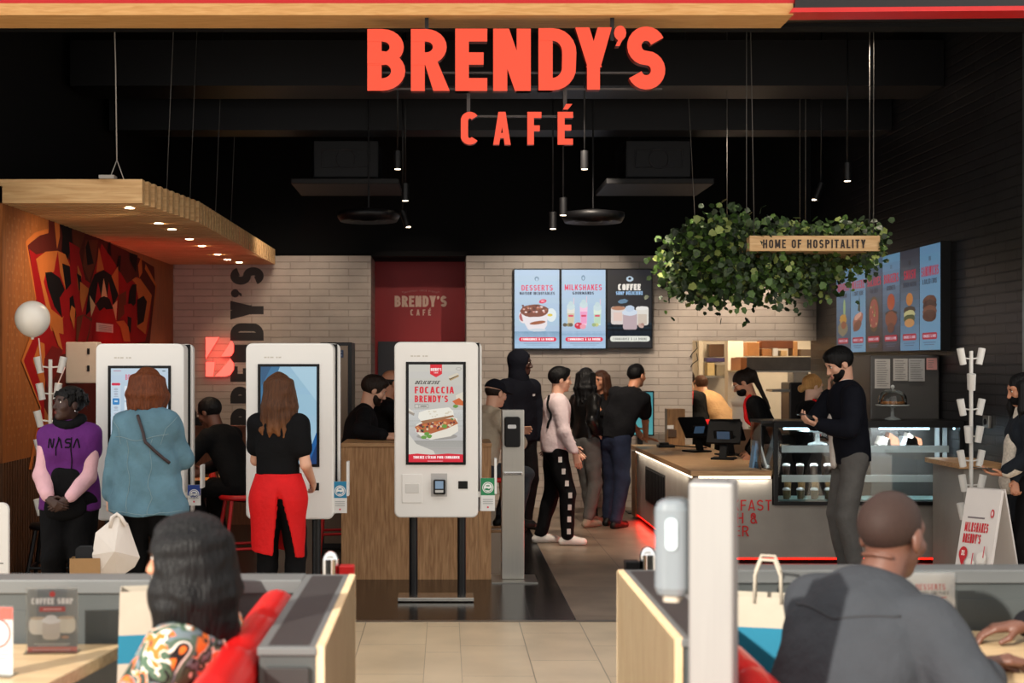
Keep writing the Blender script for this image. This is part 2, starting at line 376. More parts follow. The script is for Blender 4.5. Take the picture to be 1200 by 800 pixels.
# ------------------------------------------------------------------ shared materials
black_paint = M('black_paint', (7, 7, 8), .8, vary=.1, spec=.2)
black_metal = M('black_metal', (22, 22, 24), .4, .3)
black_plastic = M('black_plastic', (15, 15, 17), .42, spec=.25)
white_plastic = M('white_plastic', (236, 234, 230), .35, vary=.01)
white_metal = M('white_metal', (225, 223, 218), .4, vary=.02)
steel = M('steel', (175, 172, 165), .33, .9, vary=.06, vs=3, stretch=(60, 60, 1))
chrome = M('chrome', (225, 225, 225), .12, 1.)
red_gloss = M('red_gloss', (200, 22, 24), .35, vary=.03)
red_metal = M('red_metal', (190, 22, 26), .4)
oak = wood('oak', '9A6F49', 'C79B6F', (9, 9, .8), .5)
oak_h = wood('oak_h', 'A97C52', 'CFA678', (.9, 9, 9), .42)
pine = wood('pine', 'C39A69', 'DDBB8C', (1.2, 14, 14), .6, grain=4)
mural_wood = wood('mural_wood', '7A4218', '9C5A26', (9, 9, .7), .55)
white_brick = bricks('white_brick', 'BBAFA3', 'B0A498', 'A0958A', .46, .081, .006, 'xz', .42, bump=.7, dirt=.12)
white_brick_side = bricks('white_brick_side', 'BBAFA3', 'B0A498', 'A0958A', .46, .081, .006, 'yz', .42, bump=.7, dirt=.12)
dark_brick = bricks('dark_brick', '2A2A2D', '222226', '141416', .42, .081, .008, 'yz', .38, bump=.8, dirt=.3)
concrete = M('concrete', (150, 145, 138), .7, vary=.16, vs=3.5, bump=.08, bs=25)
beige_left = bricks('beige_left', 'E0CAA8', 'DAC4A2', '8A7C6A', .8, .406, .003, 'yx', .28, bump=.05, off=(.1, .118+.406*5), dirt=.1)
beige_right = bricks('beige_right', 'E2CCAC', 'DCC5A5', '8A7C6A', .8, .3975, .003, 'yx', .28, bump=.05, off=(.55, -.089+.3975*5), dirt=.1)
beige_strip = bricks('beige_strip', 'E1CBAA', 'DCC6A5', '8A7C6A', .8, .6, .003, 'yx', .28, bump=.05, off=(.33, .3), dirt=.08)
grey_tile = bricks('grey_tile', 'A08C78', '92806D', '51473E', 1.18, .587, .004, 'yx', .32, bump=.08, off=(.2, -.87+.587*3), dirt=.25)
dark_floor = bricks('dark_floor', '1E1C1C', '191718', '0D0C0C', 1.2, .2, .003, 'yx', .22, bump=.1, off=(.3, -.37+.2*40), dirt=.3)
# ------------------------------------------------------------------ setting
ZB, ZK, ZF = 16.2, 17.9, 9.04          # back wall, kitchen rear wall, shop threshold
XL, XR = -3.23, 4.40
def slab(name, a, b, mat, **k): return struct(MB().box(a, b).build(name, mat, **k))
slab('floor_mall_left', (-7, -2, -.1), (-.118, ZF, 0), beige_left)
slab('floor_mall_strip', (-.118, -2, -.1), (.089, ZF, 0), beige_strip)
slab('floor_mall_right', (.089, -2, -.1), (9, ZF, 0), beige_right)
slab('floor_dark', (-5, ZF, -.1), (.87, ZB+.2, 0), dark_floor)
slab('floor_tiled', (.87, ZF, -.1), (6.4, ZK+1.3, 0), grey_tile)
slab('trim_threshold', (-5, ZF-.03, 0), (6.4, ZF+.03, .004), M('threshold', (150, 140, 128), .35, .8))
# back walls (white painted brick left and right of a red niche)
slab('wall_back_left', (XL-.2, ZB, 0), (-.885, ZB+1.1, 2.99), white_brick)
slab('wall_back', (.253, ZB, 0), (2.93, ZB+.25, 2.99), white_brick)
slab('wall_back_header', (2.93, ZB, 1.985), (XR, ZB+.25, 2.99), white_brick)
slab('wall_niche', (-.885, ZB+.95, 0), (.253, ZB+1.1, 2.99), M('red_wall', (150, 10, 20), .55, vary=.05))
slab('wall_back_end', (.245, ZB+.02, 0), (.253, ZB+1.0, 2.985), white_brick_side)
slab('wall_back_upper', (-7, ZB+.35, 2.99), (7, ZB+.5, 5.2), black_paint)
slab('ceiling_niche', (-.885, ZB+.05, 2.99), (.253, ZB+1.15, 3.05), black_paint)
# left wood wall with ribbed wainscot
slab('wall_left', (XL-.15, 9.95, .98), (XL, ZB, 3.0), mural_wood)
ribs = MB(); ribs.box((XL-.15, 9.95, 0), (XL-.02, ZB, .98))
for k in range(102):
    y = 9.96+k*.061
    ribs.box((XL-.03, y, 0), (XL, y+.036, .98))
struct(ribs.build('wall_left_wainscot', wood('rib_wood', '4A2E1C', '5E3B24', (9, 9, .8), .5)))
slab('wall_left_upper', (XL-.3, 9.3, 3.0), (XL-.15, ZB+.4, 5.2), black_paint)
slab('wall_left_front', (-7, 9.3, 0), (XL-.02, 9.94, 5.2), black_paint)
# right dark brick wall
slab('wall_right', (XR, 9.9, 0), (XR+.2, ZB+.25, 5.2), dark_brick)
slab('wall_right_front', (XR+.2, 9.9, 0), (9, 10.1, 5.2), black_paint)
jm = MB(); jm.box((4.352, 10.26, 0), (4.372, 10.30, 4.2)); struct(jm.build('trim_right_jamb', M('jamb', (140, 150, 150), .3, .8)))
# dark ceiling with ducts
slab('ceiling', (-7, 9.1, 4.95), (7, ZB+.5, 5.05), black_paint)
duct_m = M('duct_black', (16, 16, 19), .45, .4, vary=.2, vs=3)
def one(name, label, cat, mb, mats, group=None, bevel=0., **k): return T(mb.build(name, mats, bevel=bevel, **k), label, cat, group)
one('air_duct', 'long black rectangular air duct crossing high under the ceiling behind the big sign', 'duct', MB().box((-3.3, 12.0, 4.15), (4.38, 12.6, 4.55)), duct_m)
one('air_duct', 'black flat duct crossing below the first one, just above the small lit word', 'duct', MB().box((-3.3, 13.4, 4.0), (4.38, 13.8, 4.3)), duct_m)
d = MB(); d.tube([(-3.0, 11.2, 4.75), (-1.5, 11.3, 4.7), (0, 11.1, 4.78), (1.4, 11.3, 4.7), (2.6, 11.2, 4.75)], .16, 14)
one('flexible_duct', 'crumpled dark foil air hose lying under the ceiling near the front', 'duct', d, M('foil', (34, 33, 33), .35, .6, vary=.3, bump=1., bs=18))
# facade band over the entrance
slab('trim_fascia_wood', (-6, 8.95, 3.99), (2.28, 9.3, 4.067), wood('fascia_wood', 'C99152', 'DDAA6C', (1, 10, 10), .5))
slab('trim_fascia_red', (-6, 8.96, 4.067), (2.4, 9.3, 4.9), red_gloss)
fb = MB(); fb.prism([(2.28, 8.93, 4.02), (9, 8.93, 4.08), (9, 8.93, 4.9), (2.42, 8.93, 4.9)], (0, .37, 0))
struct(fb.build('trim_fascia_black', M('fascia_black', (30, 26, 27), .35)))
fr = MB(); fr.prism([(2.25, 8.92, 4.0), (9, 8.92, 4.055), (9, 8.92, 4.085), (2.27, 8.92, 4.03)], (0, .2, 0))
struct(fr.build('trim_fascia_red_edge', M('red_edge', (215, 40, 40), .3)))
slab('ceiling_fascia_soffit', (-7, 9.3, 4.0), (9, 9.45, 5.0), black_paint)
# unseen panel added behind the camera to keep direct sun out of the shop
slab('sun_blocker', (-16, -3.2, 5.6), (8, -3.0, 11.4), M('blocker_white', (215, 212, 205), .7))
# pitched wooden canopy of slats over the left corner
cz0, cz1 = 2.875, 3.05
can = MB(); n = 46; y0, y1 = 9.95, 15.95
for k in range(n):
    f = k/(n-1); y = y0+(y1-y0)*f
    x1 = -2.21+.05*min(1, max(0, (f-.0)*1.0)) + (.16*min(1, f/.22))
    can.box((XL-.02, y, cz0), (x1, y+.085, cz1))
    can.box((XL-.02, y+.085, cz0+.035), (x1-.07, y+.132, cz1-.03))
canopy = can.build('slat_canopy', wood('canopy_pine', 'B98E5C', 'D8B483', (1.0, 12, 12), .6, grain=3))
T(canopy, 'pale wooden slat canopy with small downlights, hung over the patterned wood wall', 'canopy')
dl_m = glow('downlight', (255, 226, 180), 14)
for u, v in ((152, 243.5), (186, 261.5), (201.5, 268.5), (222, 280), (236.5, 288), (255, 298), (266.5, 304), (280.5, 311)):
    z = min(15.7, FPX*(cz0-HCAM)/(CY-v)); x = (u-CX)*z/FPX
    MB().cyl((x, z, cz0-.004), (x, z, cz0+.02), .036, n=16).build('downlight', [dl_m], canopy)
    spot('downlight_lamp', (x, z, cz0-.02), (x, z, 0), 16, 100, .6, (1, .76, .5))
def wire(name, label, pts, r=.004, mat=None, cat='wire', group=None):
    m = MB(); m.tube(pts, r, 5); return T(m.build(name, mat or M('wire_grey', (90, 88, 85), .5)), label, cat, group)
wm = M('wire_grey', (90, 88, 85), .5)
m = MB(); p = W(137, 210, 9.95); m.tube([(p.x-.04, 9.95, 4.9), (p.x-.01, 9.95, 3.9), (p.x, 9.95, 3.19)], .005, 6)
m.tube([(p.x, 9.95, 3.19), (p.x+.05, 9.95, 3.05)], .004, 5); m.tube([(p.x, 9.95, 3.19), (p.x-.05, 9.95, 3.06)], .004, 5); m.box((p.x-.12, 9.9, 3.05), (p.x-.01, 10.0, 3.075))
T(m.build('hanging_wire', M('wire_light', (150, 146, 140), .5)), 'knotted pale wire holding the front edge of the wooden canopy', 'wire')
for (u, v), lab in zip(((195, 228), (222, 246), (252, 262), (270, 275)), ('second', 'third', 'fourth', 'fifth')):
    z = FPX*(3.05-HCAM)/(CY-v); x = (u-CX)*z/FPX
    wire('hanging_wire', 'thin wire holding the wooden canopy, %s from its front corner' % lab, [(x, z, 3.04), (x+.07, z+.05, 4.95)], .0035, wm, group='wires of the wooden canopy')
# ------------------------------------------------------------------ geometric mural on the left wall
fcol = {'r': (140, 16, 22), 'd': (78, 26, 22), 'k': (16, 13, 17), 'o': (176, 98, 48), 'b': (96, 44, 28), 'w': (196, 160, 120), 'm': (104, 22, 22)}
def wall_map(u, v):
    z = FPX*XL/(u-CX); return Vector((XL, z, HCAM-(v-CY)*z/FPX))
mu = Pic(wall_map, (1, 0, 0), .00015)
def tr(code, pts, ox=0, oy=230, s=4.705):
    c = fcol[code]; m = M('mural_'+code, c, .75, vary=.12, vs=6, spec=.1); P = [(ox+x/s, oy+y/s) for x, y in pts]; mu.poly(P, m)
tr('d', [(150, 270), (268, 180), (268, 125), (300, 120), (700, 300), (850, 390), (856, 500), (830, 760), (800, 1100), (700, 1500), (400, 1500), (215, 1100), (175, 800), (200, 560)])
tr('o', [(140, 250), (190, 200), (268, 178), (266, 203), (205, 220), (152, 272), (202, 560), (196, 570)])
tr('r', [(160, 290), (200, 320), (300, 300), (350, 310), (385, 355), (395, 440), (420, 400), (380, 250), (430, 280), (470, 460), (500, 480), (560, 260), (640, 380), (700, 480), (760, 440), (835, 560), (820, 720), (800, 800), (150, 900), (205, 600)])
tr('o', [(297, 120), (327, 150), (330, 220), (314, 292)])
tr('k', [(330, 150), (395, 170), (398, 255), (372, 350), (338, 300), (345, 220)])
tr('b', [(395, 170), (470, 205), (440, 300), (405, 260)])
tr('o', [(198, 345), (250, 305), (318, 300), (296, 416), (250, 430), (240, 470), (280, 620), (345, 672), (350, 760), (280, 740)])
tr('o', [(318, 300), (360, 320), (386, 385), (342, 368), (362, 518), (330, 420)])
tr('k', [(248, 420), (282, 416), (330, 450), (356, 515), (328, 560), (342, 668), (300, 610), (262, 500)])
tr('k', [(342, 370), (384, 386), (392, 480), (362, 520)])
tr('r', [(328, 560), (360, 514), (430, 515), (445, 560), (435, 680), (400, 760), (350, 700)])
tr('k', [(382, 560), (402, 545), (420, 650), (404, 706), (386, 680)])
tr('o', [(425, 372), (450, 440), (440, 478), (420, 420), (432, 530)])
tr('k', [(420, 420), (445, 440), (450, 500), (436, 520)])
tr('o', [(440, 470), (490, 510), (452, 640), (440, 560)])
tr('r', [(380, 250), (440, 285), (420, 430), (396, 500)])
tr('b', [(470, 240), (540, 240), (520, 380), (490, 470), (455, 380)])
tr('k', [(470, 280), (485, 240), (515, 370), (480, 380)])
tr('o', [(543, 280), (572, 405), (530, 418)])
tr('k', [(488, 510), (520, 430), (570, 405), (620, 440), (650, 545), (625, 600), (600, 560), (520, 600), (470, 660)])
tr('w', [(570, 450), (590, 555), (556, 555)])
tr('r', [(538, 470), (556, 555), (520, 600)]); tr('r', [(598, 470), (620, 590), (590, 555)])
tr('k', [(530, 600), (548, 560), (572, 550), (602, 565), (622, 620), (590, 622), (545, 630)])
tr('r', [(505, 800), (530, 650), (572, 612), (612, 650), (636, 800)])
tr('w', [(492, 545), (524, 600), (500, 664)]); tr('w', [(645, 572), (618, 602), (638, 685)])
tr('k', [(595, 260), (606, 250), (612, 330), (590, 310)]); tr('k', [(650, 330), (665, 325), (660, 420), (640, 390)])
tr('o', [(648, 385), (652, 545), (612, 440)])
tr('k', [(714, 310), (756, 325), (748, 420), (712, 350)])
tr('o', [(778, 330), (782, 420), (766, 450), (758, 380)])
tr('o', [(725, 460), (745, 446), (772, 455), (835, 545), (800, 760), (752, 720), (760, 560), (745, 480)])
tr('k', [(728, 485), (750, 485), (746, 590), (700, 640), (712, 520)])
tr('k', [(752, 570), (790, 548), (808, 580), (790, 690), (756, 712)])
tr('b', [(652, 545), (694, 520), (690, 640), (645, 690)])
tr('r', [(680, 600), (720, 590), (750, 630), (740, 800), (690, 720)])
tr('k', [(700, 660), (722, 670), (718, 760), (700, 720)])
tr('o', [(635, 690), (680, 684), (705, 720), (715, 800), (680, 800), (660, 720)])
tr('b', [(415, 800), (420, 665), (455, 650), (505, 672), (480, 800)])
tr('r', [(425, 800), (455, 655), (500, 690), (470, 800)])
tr('o', [(390, 600), (412, 620), (405, 735), (380, 650)])
tr('o', [(800, 372), (862, 490), (832, 760), (856, 500), (795, 400)])
def tr2(code, pts): tr(code, pts, 0, 360, 4.0)
tr2('o', [(140, 130), (96, 250), (185, 470), (130, 760), (145, 760), (190, 460), (106, 250), (150, 150)])
tr2('r', [(150, 150), (106, 250), (190, 470), (160, 640), (200, 640), (205, 500), (200, 400), (150, 250), (180, 160)])
tr2('o', [(180, 160), (150, 250), (205, 410), (210, 300), (205, 170)])
tr2('o', [(240, 90), (296, 40), (270, 110), (290, 200), (270, 180)])
tr2('m', [(204, 240), (240, 180), (290, 200), (270, 300), (215, 380), (200, 300)])
tr2('k', [(320, 270), (345, 218), (340, 310), (370, 350), (330, 320)])
tr2('o', [(345, 250), (368, 200), (368, 350), (342, 300)])
tr2('d', [(268, 380), (330, 380), (400, 470), (330, 620), (280, 470)])
tr2('o', [(250, 400), (300, 460), (270, 480)])
mural = mu.build('wall_mural'); T(mural, 'red, black and tan geometric mural of feather shapes covering the wooden wall', 'mural')
# perforated decoration on the plain wood beside it
pf = Pic(wall_map, (1, 0, 0), .0012); pm = M('perforation', (150, 92, 48), .5)
edge_v, edge_u = (235, 262, 283, 349, 392, 422, 477, 550, 620), (56, 56, 30, 43, 35, 24, 46, 32, 32)
for i in range(9):
    for j in range(30):
        y = 10.05+i*.11+(j % 2)*.05; z = 1.1+j*.058
        if random.random() < .86 and CX+FPX*XL/(y+.05) < np.interp(CY-(z-HCAM)*FPX/y, edge_v, edge_u)-2: pf.mp = lambda a, b: Vector((XL, a, b)); pf.poly([(y, z), (y+.035, z), (y+.035, z+.022), (y, z+.022)], pm, keep=True)
o = pf.build('wall_left_perforation'); struct(o)
# ------------------------------------------------------------------ shop spots: warm light on brick walls and floor
spot('spot_back_right', (3.35, 15.2, 3.6), (3.4, 16.2, 2.0), 260, 62, .7, (1, .83, .66))
spot('spot_back_mid', (1.3, 12.95, 3.95), (1.3, 16.2, 1.3), 420, 62, .8, (1, .85, .7))
spot('spot_back_left', (-1.55, 14.3, 3.6), (-1.9, 16.2, 1.5), 130, 95, .8, (1, .82, .64), .3)
spot('spot_niche', (-.3, 14.0, 3.8), (-.3, 17.1, 2.0), 80, 40, .8, (1, .8, .65))
spot('spot_queue', (1.0, 11.6, 4.05), (1.6, 13.9, .6), 420, 74, .8, (1, .85, .68))
spot('spot_counter', (2.5, 11.7, 4.1), (2.6, 13.4, .9), 260, 64, .8, (1, .85, .68))
spot('spot_case', (3.4, 10.6, 4.3), (3.4, 11.8, .9), 130, 60, .8, (1, .85, .7))
spot('spot_planter', (3.0, 9.9, 4.2), (2.8, 11.4, 2.6), 60, 46, .8, (1, .88, .72))
def at_x(u, Z): return (u-CX)*Z/FPX
# ------------------------------------------------------------------ big hanging sign
ZS = 9.0; kS = ZS/FPX
sign_face = glow('sign_face', (250, 76, 44), .97); sign_side = M('sign_side', (120, 26, 18), .4)
sign = thing('illuminated_sign', 'big glowing red shop name in two lines hanging over the entrance', 'sign', W(604, 110, ZS))
def letter3d(q, x, y, Z, h, name, parent, depth=.07, dx=1.):
    """one solid letter: lit face, red sides; x,y = photograph position of its lower left corner"""
    mb = MB(); o = W(x, y, Z)
    for i, p in enumerate(q):
        e = .0002*i
        pts = [Vector((o.x+a*h*dx, Z-e, o.z+b*h)) for a, b in p]
        ar = sum(pts[k].x*pts[(k+1) % len(pts)].z-pts[(k+1) % len(pts)].x*pts[k].z for k in range(len(pts)))
        if ar < 0: pts.reverse()
        mb.add(pts, [tuple(range(len(pts)))], 0)
        n = len(pts); back = [p_+Vector((0, depth, 0)) for p_ in pts]
        mb.add(pts+back, [((k+1) % n, k, n+k, n+(k+1) % n) for k in range(n)]+[tuple(range(2*n-1, n-1, -1))], 1)
    return mb.build(name, [sign_face, sign_side], parent)
for ch, x0, x1, yb, hp in (('B', 430.5, 475, 106.5, 72.5), ('R', 481.5, 527, 106.5, 72.5), ('E', 533.5, 571, 106.5, 73), ('N', 578, 622, 106.5, 73), ('D', 631, 675.5, 106, 73), ('Y', 674, 717, 105, 73), ("'", 719.5, 734, 104, 76), ('S', 735, 779.5, 105, 74)):
    q, ww = glyph(ch, .225, .6)
    xs = [a for p in q for a, b in p]; lo, hi = min(xs), max(xs); f = (x1-x0)/(hi-lo)/hp
    q = [[((a-lo), b) for a, b in p] for p in q]
    letter3d(q, x0, yb, ZS, hp*kS, 'letter', sign, dx=f)
for ch, x0, x1 in (('C', 540, 559.5), ('A', 578, 598.5), ('F', 618, 634.5), ('É', 653.5, 671.5)):
    q, ww = glyph(ch, .2, .5); xs = [a for p in q for a, b in p]; lo, hi = min(xs), max(xs); f = (x1-x0)/(hi-lo)/38.5
    letter3d([[((a-lo), b) for a, b in p] for p in q], x0, 169.5, ZS, 38.5*kS, 'letter', sign, dx=f, depth=.05)
rl = MB()
for v, u0, u1 in ((84, 440, 776), (103, 432, 775), (135, 545, 672)):
    a = W(u0, v, ZS+.07); b = W(u1, v+3, ZS+.1); rl.box((a.x, ZS+.07, b.z), (b.x, ZS+.1, a.z))
for u in (549, 662): a = W(u-2, 103, ZS+.075); b = W(u+2, 137, ZS+.095); rl.box((a.x, ZS+.075, b.z), (b.x, ZS+.095, a.z))
rl.build('rail', M('sign_rail', (70, 64, 62), .4, .6), sign)
for u in (500, 718):
    a = W(u-2.2, 0, ZS); b = W(u+2.2, 46, ZS); MB().box((a.x, ZS+.02, b.z), (b.x, ZS+.045, 4.3)).build('hanging_rod', black_metal, sign)
spot_can = black_metal
def pendant_spot(u, v, Z, lab, tilt=(0, 0), on=True):
    p = W(u, v, Z); t = thing('spotlight', lab, 'lamp', p, group=None)
    MB().cyl((p.x, p.y, p.z), (p.x+tilt[0], p.y+tilt[1], p.z+.16), .035, n=14).build('housing', black_metal, t)
    MB().tube([(p.x+tilt[0], p.y+tilt[1], p.z+.15), (p.x+tilt[0], p.y+tilt[1], 4.9)], .008, 6).build('stem', black_metal, t)
    if on: MB().cyl((p.x, p.y, p.z-.004), (p.x, p.y, p.z+.004), .027, n=14).build('lens', glow('spot_lens', (255, 232, 200), 6), t)
for u, v, Z, tl, lab in ((466, 198, 12.2, (0, 0), 'black spotlight, upper one of the string below the big red sign\'s first letters'), (475, 235, 12.8, (0, 0), 'dark spotlight halfway down the string under the red sign\'s start'), (478, 266, 13.2, (-.05, .02), 'tilted lit spotlight lowest of the string above the red niche'),
        (685, 198, 12.0, (0, 0), 'lit black tube spotlight below the small lit word\'s last letter'), (660, 252, 12.6, (0, 0), 'lit spotlight hanging above the menu screens, upper of two'), (648, 268, 13.0, (0, 0), 'lit spotlight hanging above the menu screens, lower of two'),
        (993, 212, 12.0, (0, 0), 'small lit spotlight over the end of the wooden hanging board'), (955, 234, 13.0, (.06, 0), 'bright lit spotlight right above the ivy planter')):
    pendant_spot(u, v, Z, lab, tl)
for u, Z, lab in ((405, 14.0, 'dark square ceiling air unit above the brick wall with the vertical letters'), (772, 14.0, 'dark square ceiling air unit above the menu screens')):
    p = W(u, 186, Z); t = thing('air_unit', lab, 'air conditioner', p)
    MB().box((p.x-.34, Z, p.z-.2), (p.x+.34, Z+.8, p.z+.2)).build('housing', duct_m, t, bevel=.02)
    g = MB(); 
    for k in range(24):
        a = 2*math.pi*k/24; b = 2*math.pi*(k+1)/24; g.cyl((p.x+.1*math.cos(a), Z-.012, p.z+.1*math.sin(a)), (p.x+.1*math.cos(b), Z-.012, p.z+.1*math.sin(b)), .006, n=5)
    for a, b in (((-.24, -.09), (.24, -.09)), ((-.24, .09), (.24, .09)), ((-.24, -.09), (-.24, .09)), ((.24, -.09), (.24, .09))): g.cyl((p.x+a[0], Z-.012, p.z+a[1]), (p.x+b[0], Z-.012, p.z+b[1]), .006, n=5)
    g.build('grille', M('grille', (40, 40, 44), .5), t)
    for q_ in (-.25, .25): MB().cyl((p.x+q_, Z+.4, p.z+.2), (p.x+q_, Z+.4, 4.95), .008, n=8).build('hanging_rod', black_metal, t)
    MB().box((p.x-.55, Z-.1, p.z-.27), (p.x+.55, Z+.9, p.z-.21)).build('panel', M('air_panel', (15, 15, 17), .6), t, bevel=.01)
for u, v, Z, lab in ((695, 257, 13.0, 'round dark ceiling diffuser above the lit spotlights and menu screens'), (432, 256, 13.0, 'round dark ceiling diffuser above the red niche')):
    p = W(u, v, Z); d = MB(); d.lathe([(0, .0), (.08, -.03), (.1, 0), (.17, -.03), (.19, 0), (.27, -.03), (.3, .02), (.3, .06), (.03, .1), (0, .1)], p, 28); d.cyl((p.x, p.y, p.z+.1), (p.x, p.y, 4.94), .009, n=8)
    one('ceiling_diffuser', lab, 'diffuser', d, duct_m, loc=p)
# ------------------------------------------------------------------ back wall: vertical letters, neon mark, red niche logo, menu screens
vl = thing('wall_lettering', 'tall black shop name painted sideways up the brick wall', 'lettering', W(290, 498, ZB))
q, L = text_quads("BRENDY'S", 1., .24, .52, .12); 
o0 = W(309, 498, ZB); hh = 39*ZB/FPX; ff = (498-313)*ZB/FPX/L
pc = Pic(lambda a, b: Vector((o0.x-b*hh, ZB, o0.z+a*ff)), (0, -1, 0), .0015)
vm = M('wall_black', (24, 22, 21), .5)
for p in q: pc.poly(p, vm, keep=True); pc.k += .02
pc.build('lettering', vl)
neon = thing('neon_mark', 'glowing red geometric letter mark on the brick wall', 'sign', W(257, 418, ZB))
nm = glow('neon_core', (255, 92, 78), 2.1); nside = glow('neon_side', (255, 16, 12), .7)
for pts in ([(241, 395), (257, 395), (241, 421)], [(259, 418), (271, 399), (274, 404), (274, 412), (271, 417)], [(241, 424), (252, 424), (250, 441), (241, 441)], [(252, 441), (270, 420), (274, 426), (274, 433), (270, 439), (264, 441)]):
    b = [W(u, v, ZB-.035) for u, v in pts]; m = MB(); ar = sum(b[k].x*b[(k+1) % len(b)].z-b[(k+1) % len(b)].x*b[k].z for k in range(len(b)))
    if ar < 0: b.reverse()
    n = len(b); bk = [p+Vector((0, .03, 0)) for p in b]
    m.add(b, [tuple(range(n))], 0); m.add(b+bk, [((k+1) % n, k, n+k, n+(k+1) % n) for k in range(n)], 1)
    m.build('light_segment', [nm, nside], neon)
ZN = ZB+.95
nl = thing('wall_logo', 'cream shop name with small second line on the red niche wall', 'lettering', W(492, 354, ZN))
pc = Pic(*front(ZN), step=.001); cream = M('cream_print', (214, 178, 158), .5); pink = M('faint_print', (170, 90, 90), .5)
pc.text("BRENDY'S", 493, 359.5, 13, cream, .24, .56, .1, fit=61); pc.text('CAFÉ', 493, 369.5, 7, cream, .2, .5, .5, fit=24)
for i, ch in enumerate('BREAKFAST LUNCH DINNER'):
    a = -19+38*i/21; x = 493+a*1.0; y = 341.5+a*a*.006
    pc.text(ch, x, y, 2.0, pink, .25, .5)
pc.ell(472, 342, .8, .8, pink); pc.ell(514, 342, .8, .8, pink)
pc.build('lettering', nl)
fr_ = MB(); a = W(443, 400, ZN-.06); b = W(470, 600, ZN); fr_.box((a.x, ZN-.06, 0), (b.x+.9, ZN, a.z)); 
struct(fr_.build('door_1', M('niche_door', (30, 32, 40), .5)))
def screen(name_mats, u0, v0, u1, v1, Z, draw, label, group=None, cat='screen', name='menu_screen', depth=.05, fr=1.0, light=1.0):
    """flat display: dark casing with a lit picture on its front"""
    t = thing(name, label, cat, W((u0+u1)/2, v1, Z), group=group); a = W(u0-fr, v0-fr, Z); b = W(u1+fr, v1+fr, Z)
    MB().box((a.x, Z, b.z), (b.x, Z+depth, a.z)).build('casing', black_plastic, t)
    p = Pic(*front(Z), step=.0002, light=light); draw(p, u0, v0, u1, v1); p.build('picture', t); return t
LB0, LB1 = (172, 196, 218), (158, 184, 208)
def d_dessert(p, u0, v0, u1, v1):
    p.grad(u0, v0, u1, v1, LB0, LB1); p.grad(u0, v1-20, u1, v1, (120, 150, 175), (176, 200, 220), 8)
    p.ell(629, 326.5, 2.6, 2.6, (110, 140, 165)); p.ell(629, 327.2, 1.3, 1.6, (172, 196, 218))
    p.text('DESSERTS', 629.5, 340.5, 6.6, (216, 40, 84), .16, .5, .16, fit=36.5); p.text('MAISON INCROYABLES', 629.5, 345.3, 3.4, (40, 52, 78), .2, .5, fit=41)
    p.ell(636, 352.8, 4.4, 2.6, (214, 36, 80), rot=-10, wob=.12); p.rect(633.5, 351.6, 638.5, 352.2, (240, 200, 214)); p.rect(634, 353.2, 638, 353.8, (240, 200, 214))
    p.ell(613.5, 371, 5.6, 7.6, (226, 214, 216)); p.ell(613, 371, 4.6, 5.4, (170, 92, 96)); p.ell(646, 369, 6, 8, (214, 224, 226)); p.ell(644.5, 369, 3, 1.6, (216, 190, 70))
    p.poly([(610, 363), (642, 363), (641, 381), (637, 387), (626, 388.5), (619, 386), (613, 376)], (222, 216, 220)); p.ell(630, 386.5, 10, 1.8, (196, 206, 216))
    p.ell(626, 364, 16.5, 7.6, (120, 64, 48), wob=.06); p.ell(630, 378, 9.5, 2, (150, 84, 52), rot=-8)
    for _ in range(26): p.ell(626+random.uniform(-14, 14), 362+random.uniform(-4, 4), 1.5, 1.1, random.choice([(226, 206, 204), (70, 30, 34), (158, 96, 66), (92, 46, 40), (206, 150, 140)]), n=7)
    p.rrect(608, 395, 652, 400, 2.5, (216, 20, 62)); p.text('COMMANDEZ À LA BORNE', 630, 398.6, 2.5, (250, 236, 240), .26, .55, fit=38)
    p.rect(614, 402, 646, 402.7, (130, 155, 180)); p.rect(617, 403.8, 643, 404.4, (130, 155, 180))
def d_shake(p, u0, v0, u1, v1):
    p.grad(u0, v0, u1, v1, LB0, LB1); p.grad(u0, v1-20, u1, v1, (132, 162, 186), (176, 200, 220), 8)
    p.ell(683.5, 325.5, 2.2, 3.2, (110, 140, 165)); p.ell(683.5, 326, 1, 2.0, (172, 196, 218))
    p.text('MILKSHAKES', 683.5, 340, 6.8, (216, 40, 84), .16, .5, .16, fit=43.5); p.text('GOURMANDS', 683.5, 345, 3.4, (40, 52, 78), .2, .5, fit=25)
    for cx, top, c1, c2 in ((669, 353, (214, 214, 206), (200, 188, 160)), (684, 351, (232, 190, 212), (226, 150, 190)), (700, 354, (206, 222, 208), (178, 206, 182))):
        p.rect(cx+3, top-4, cx+3.9, top+6, (216, 190, 204))
        p.poly([(cx-4.6, top+8), (cx+4.6, top+8), (cx+3.6, 381), (cx-3.6, 381)], c1); p.poly([(cx-4.2, top+14), (cx+4.2, top+14), (cx+3.4, 379), (cx-3.4, 379)], c2)
        p.ell(cx, top+6, 4.8, 4, (192, 210, 214)); p.ell(cx, top+2.6, 2.8, 2.8, (186, 206, 210)); p.rrect(cx-3, 368.8, cx+3, 371, 1, (206, 66, 96))
    for cx, c in ((662, (92, 84, 70)), (666.5, (140, 130, 90)), (669, (100, 90, 74)), (699, (192, 192, 130)), (696, (150, 170, 120))): p.ell(cx, 380.5, 2.6, 2.2, c, n=10)
    p.ell(678, 381.5, 4.8, 3.8, (198, 28, 60)); p.ell(683, 382.5, 3.6, 3, (226, 150, 166)); p.ell(676.5, 380.5, 1.4, 1, (240, 150, 170))
    p.rrect(662.5, 395, 706.5, 400, 2.5, (216, 20, 62)); p.text('COMMANDEZ À LA BORNE', 684.5, 398.6, 2.5, (250, 236, 240), .26, .55, fit=38)
    p.rect(668, 402, 702, 402.7, (130, 155, 180)); p.rect(671, 403.8, 699, 404.4, (130, 155, 180))
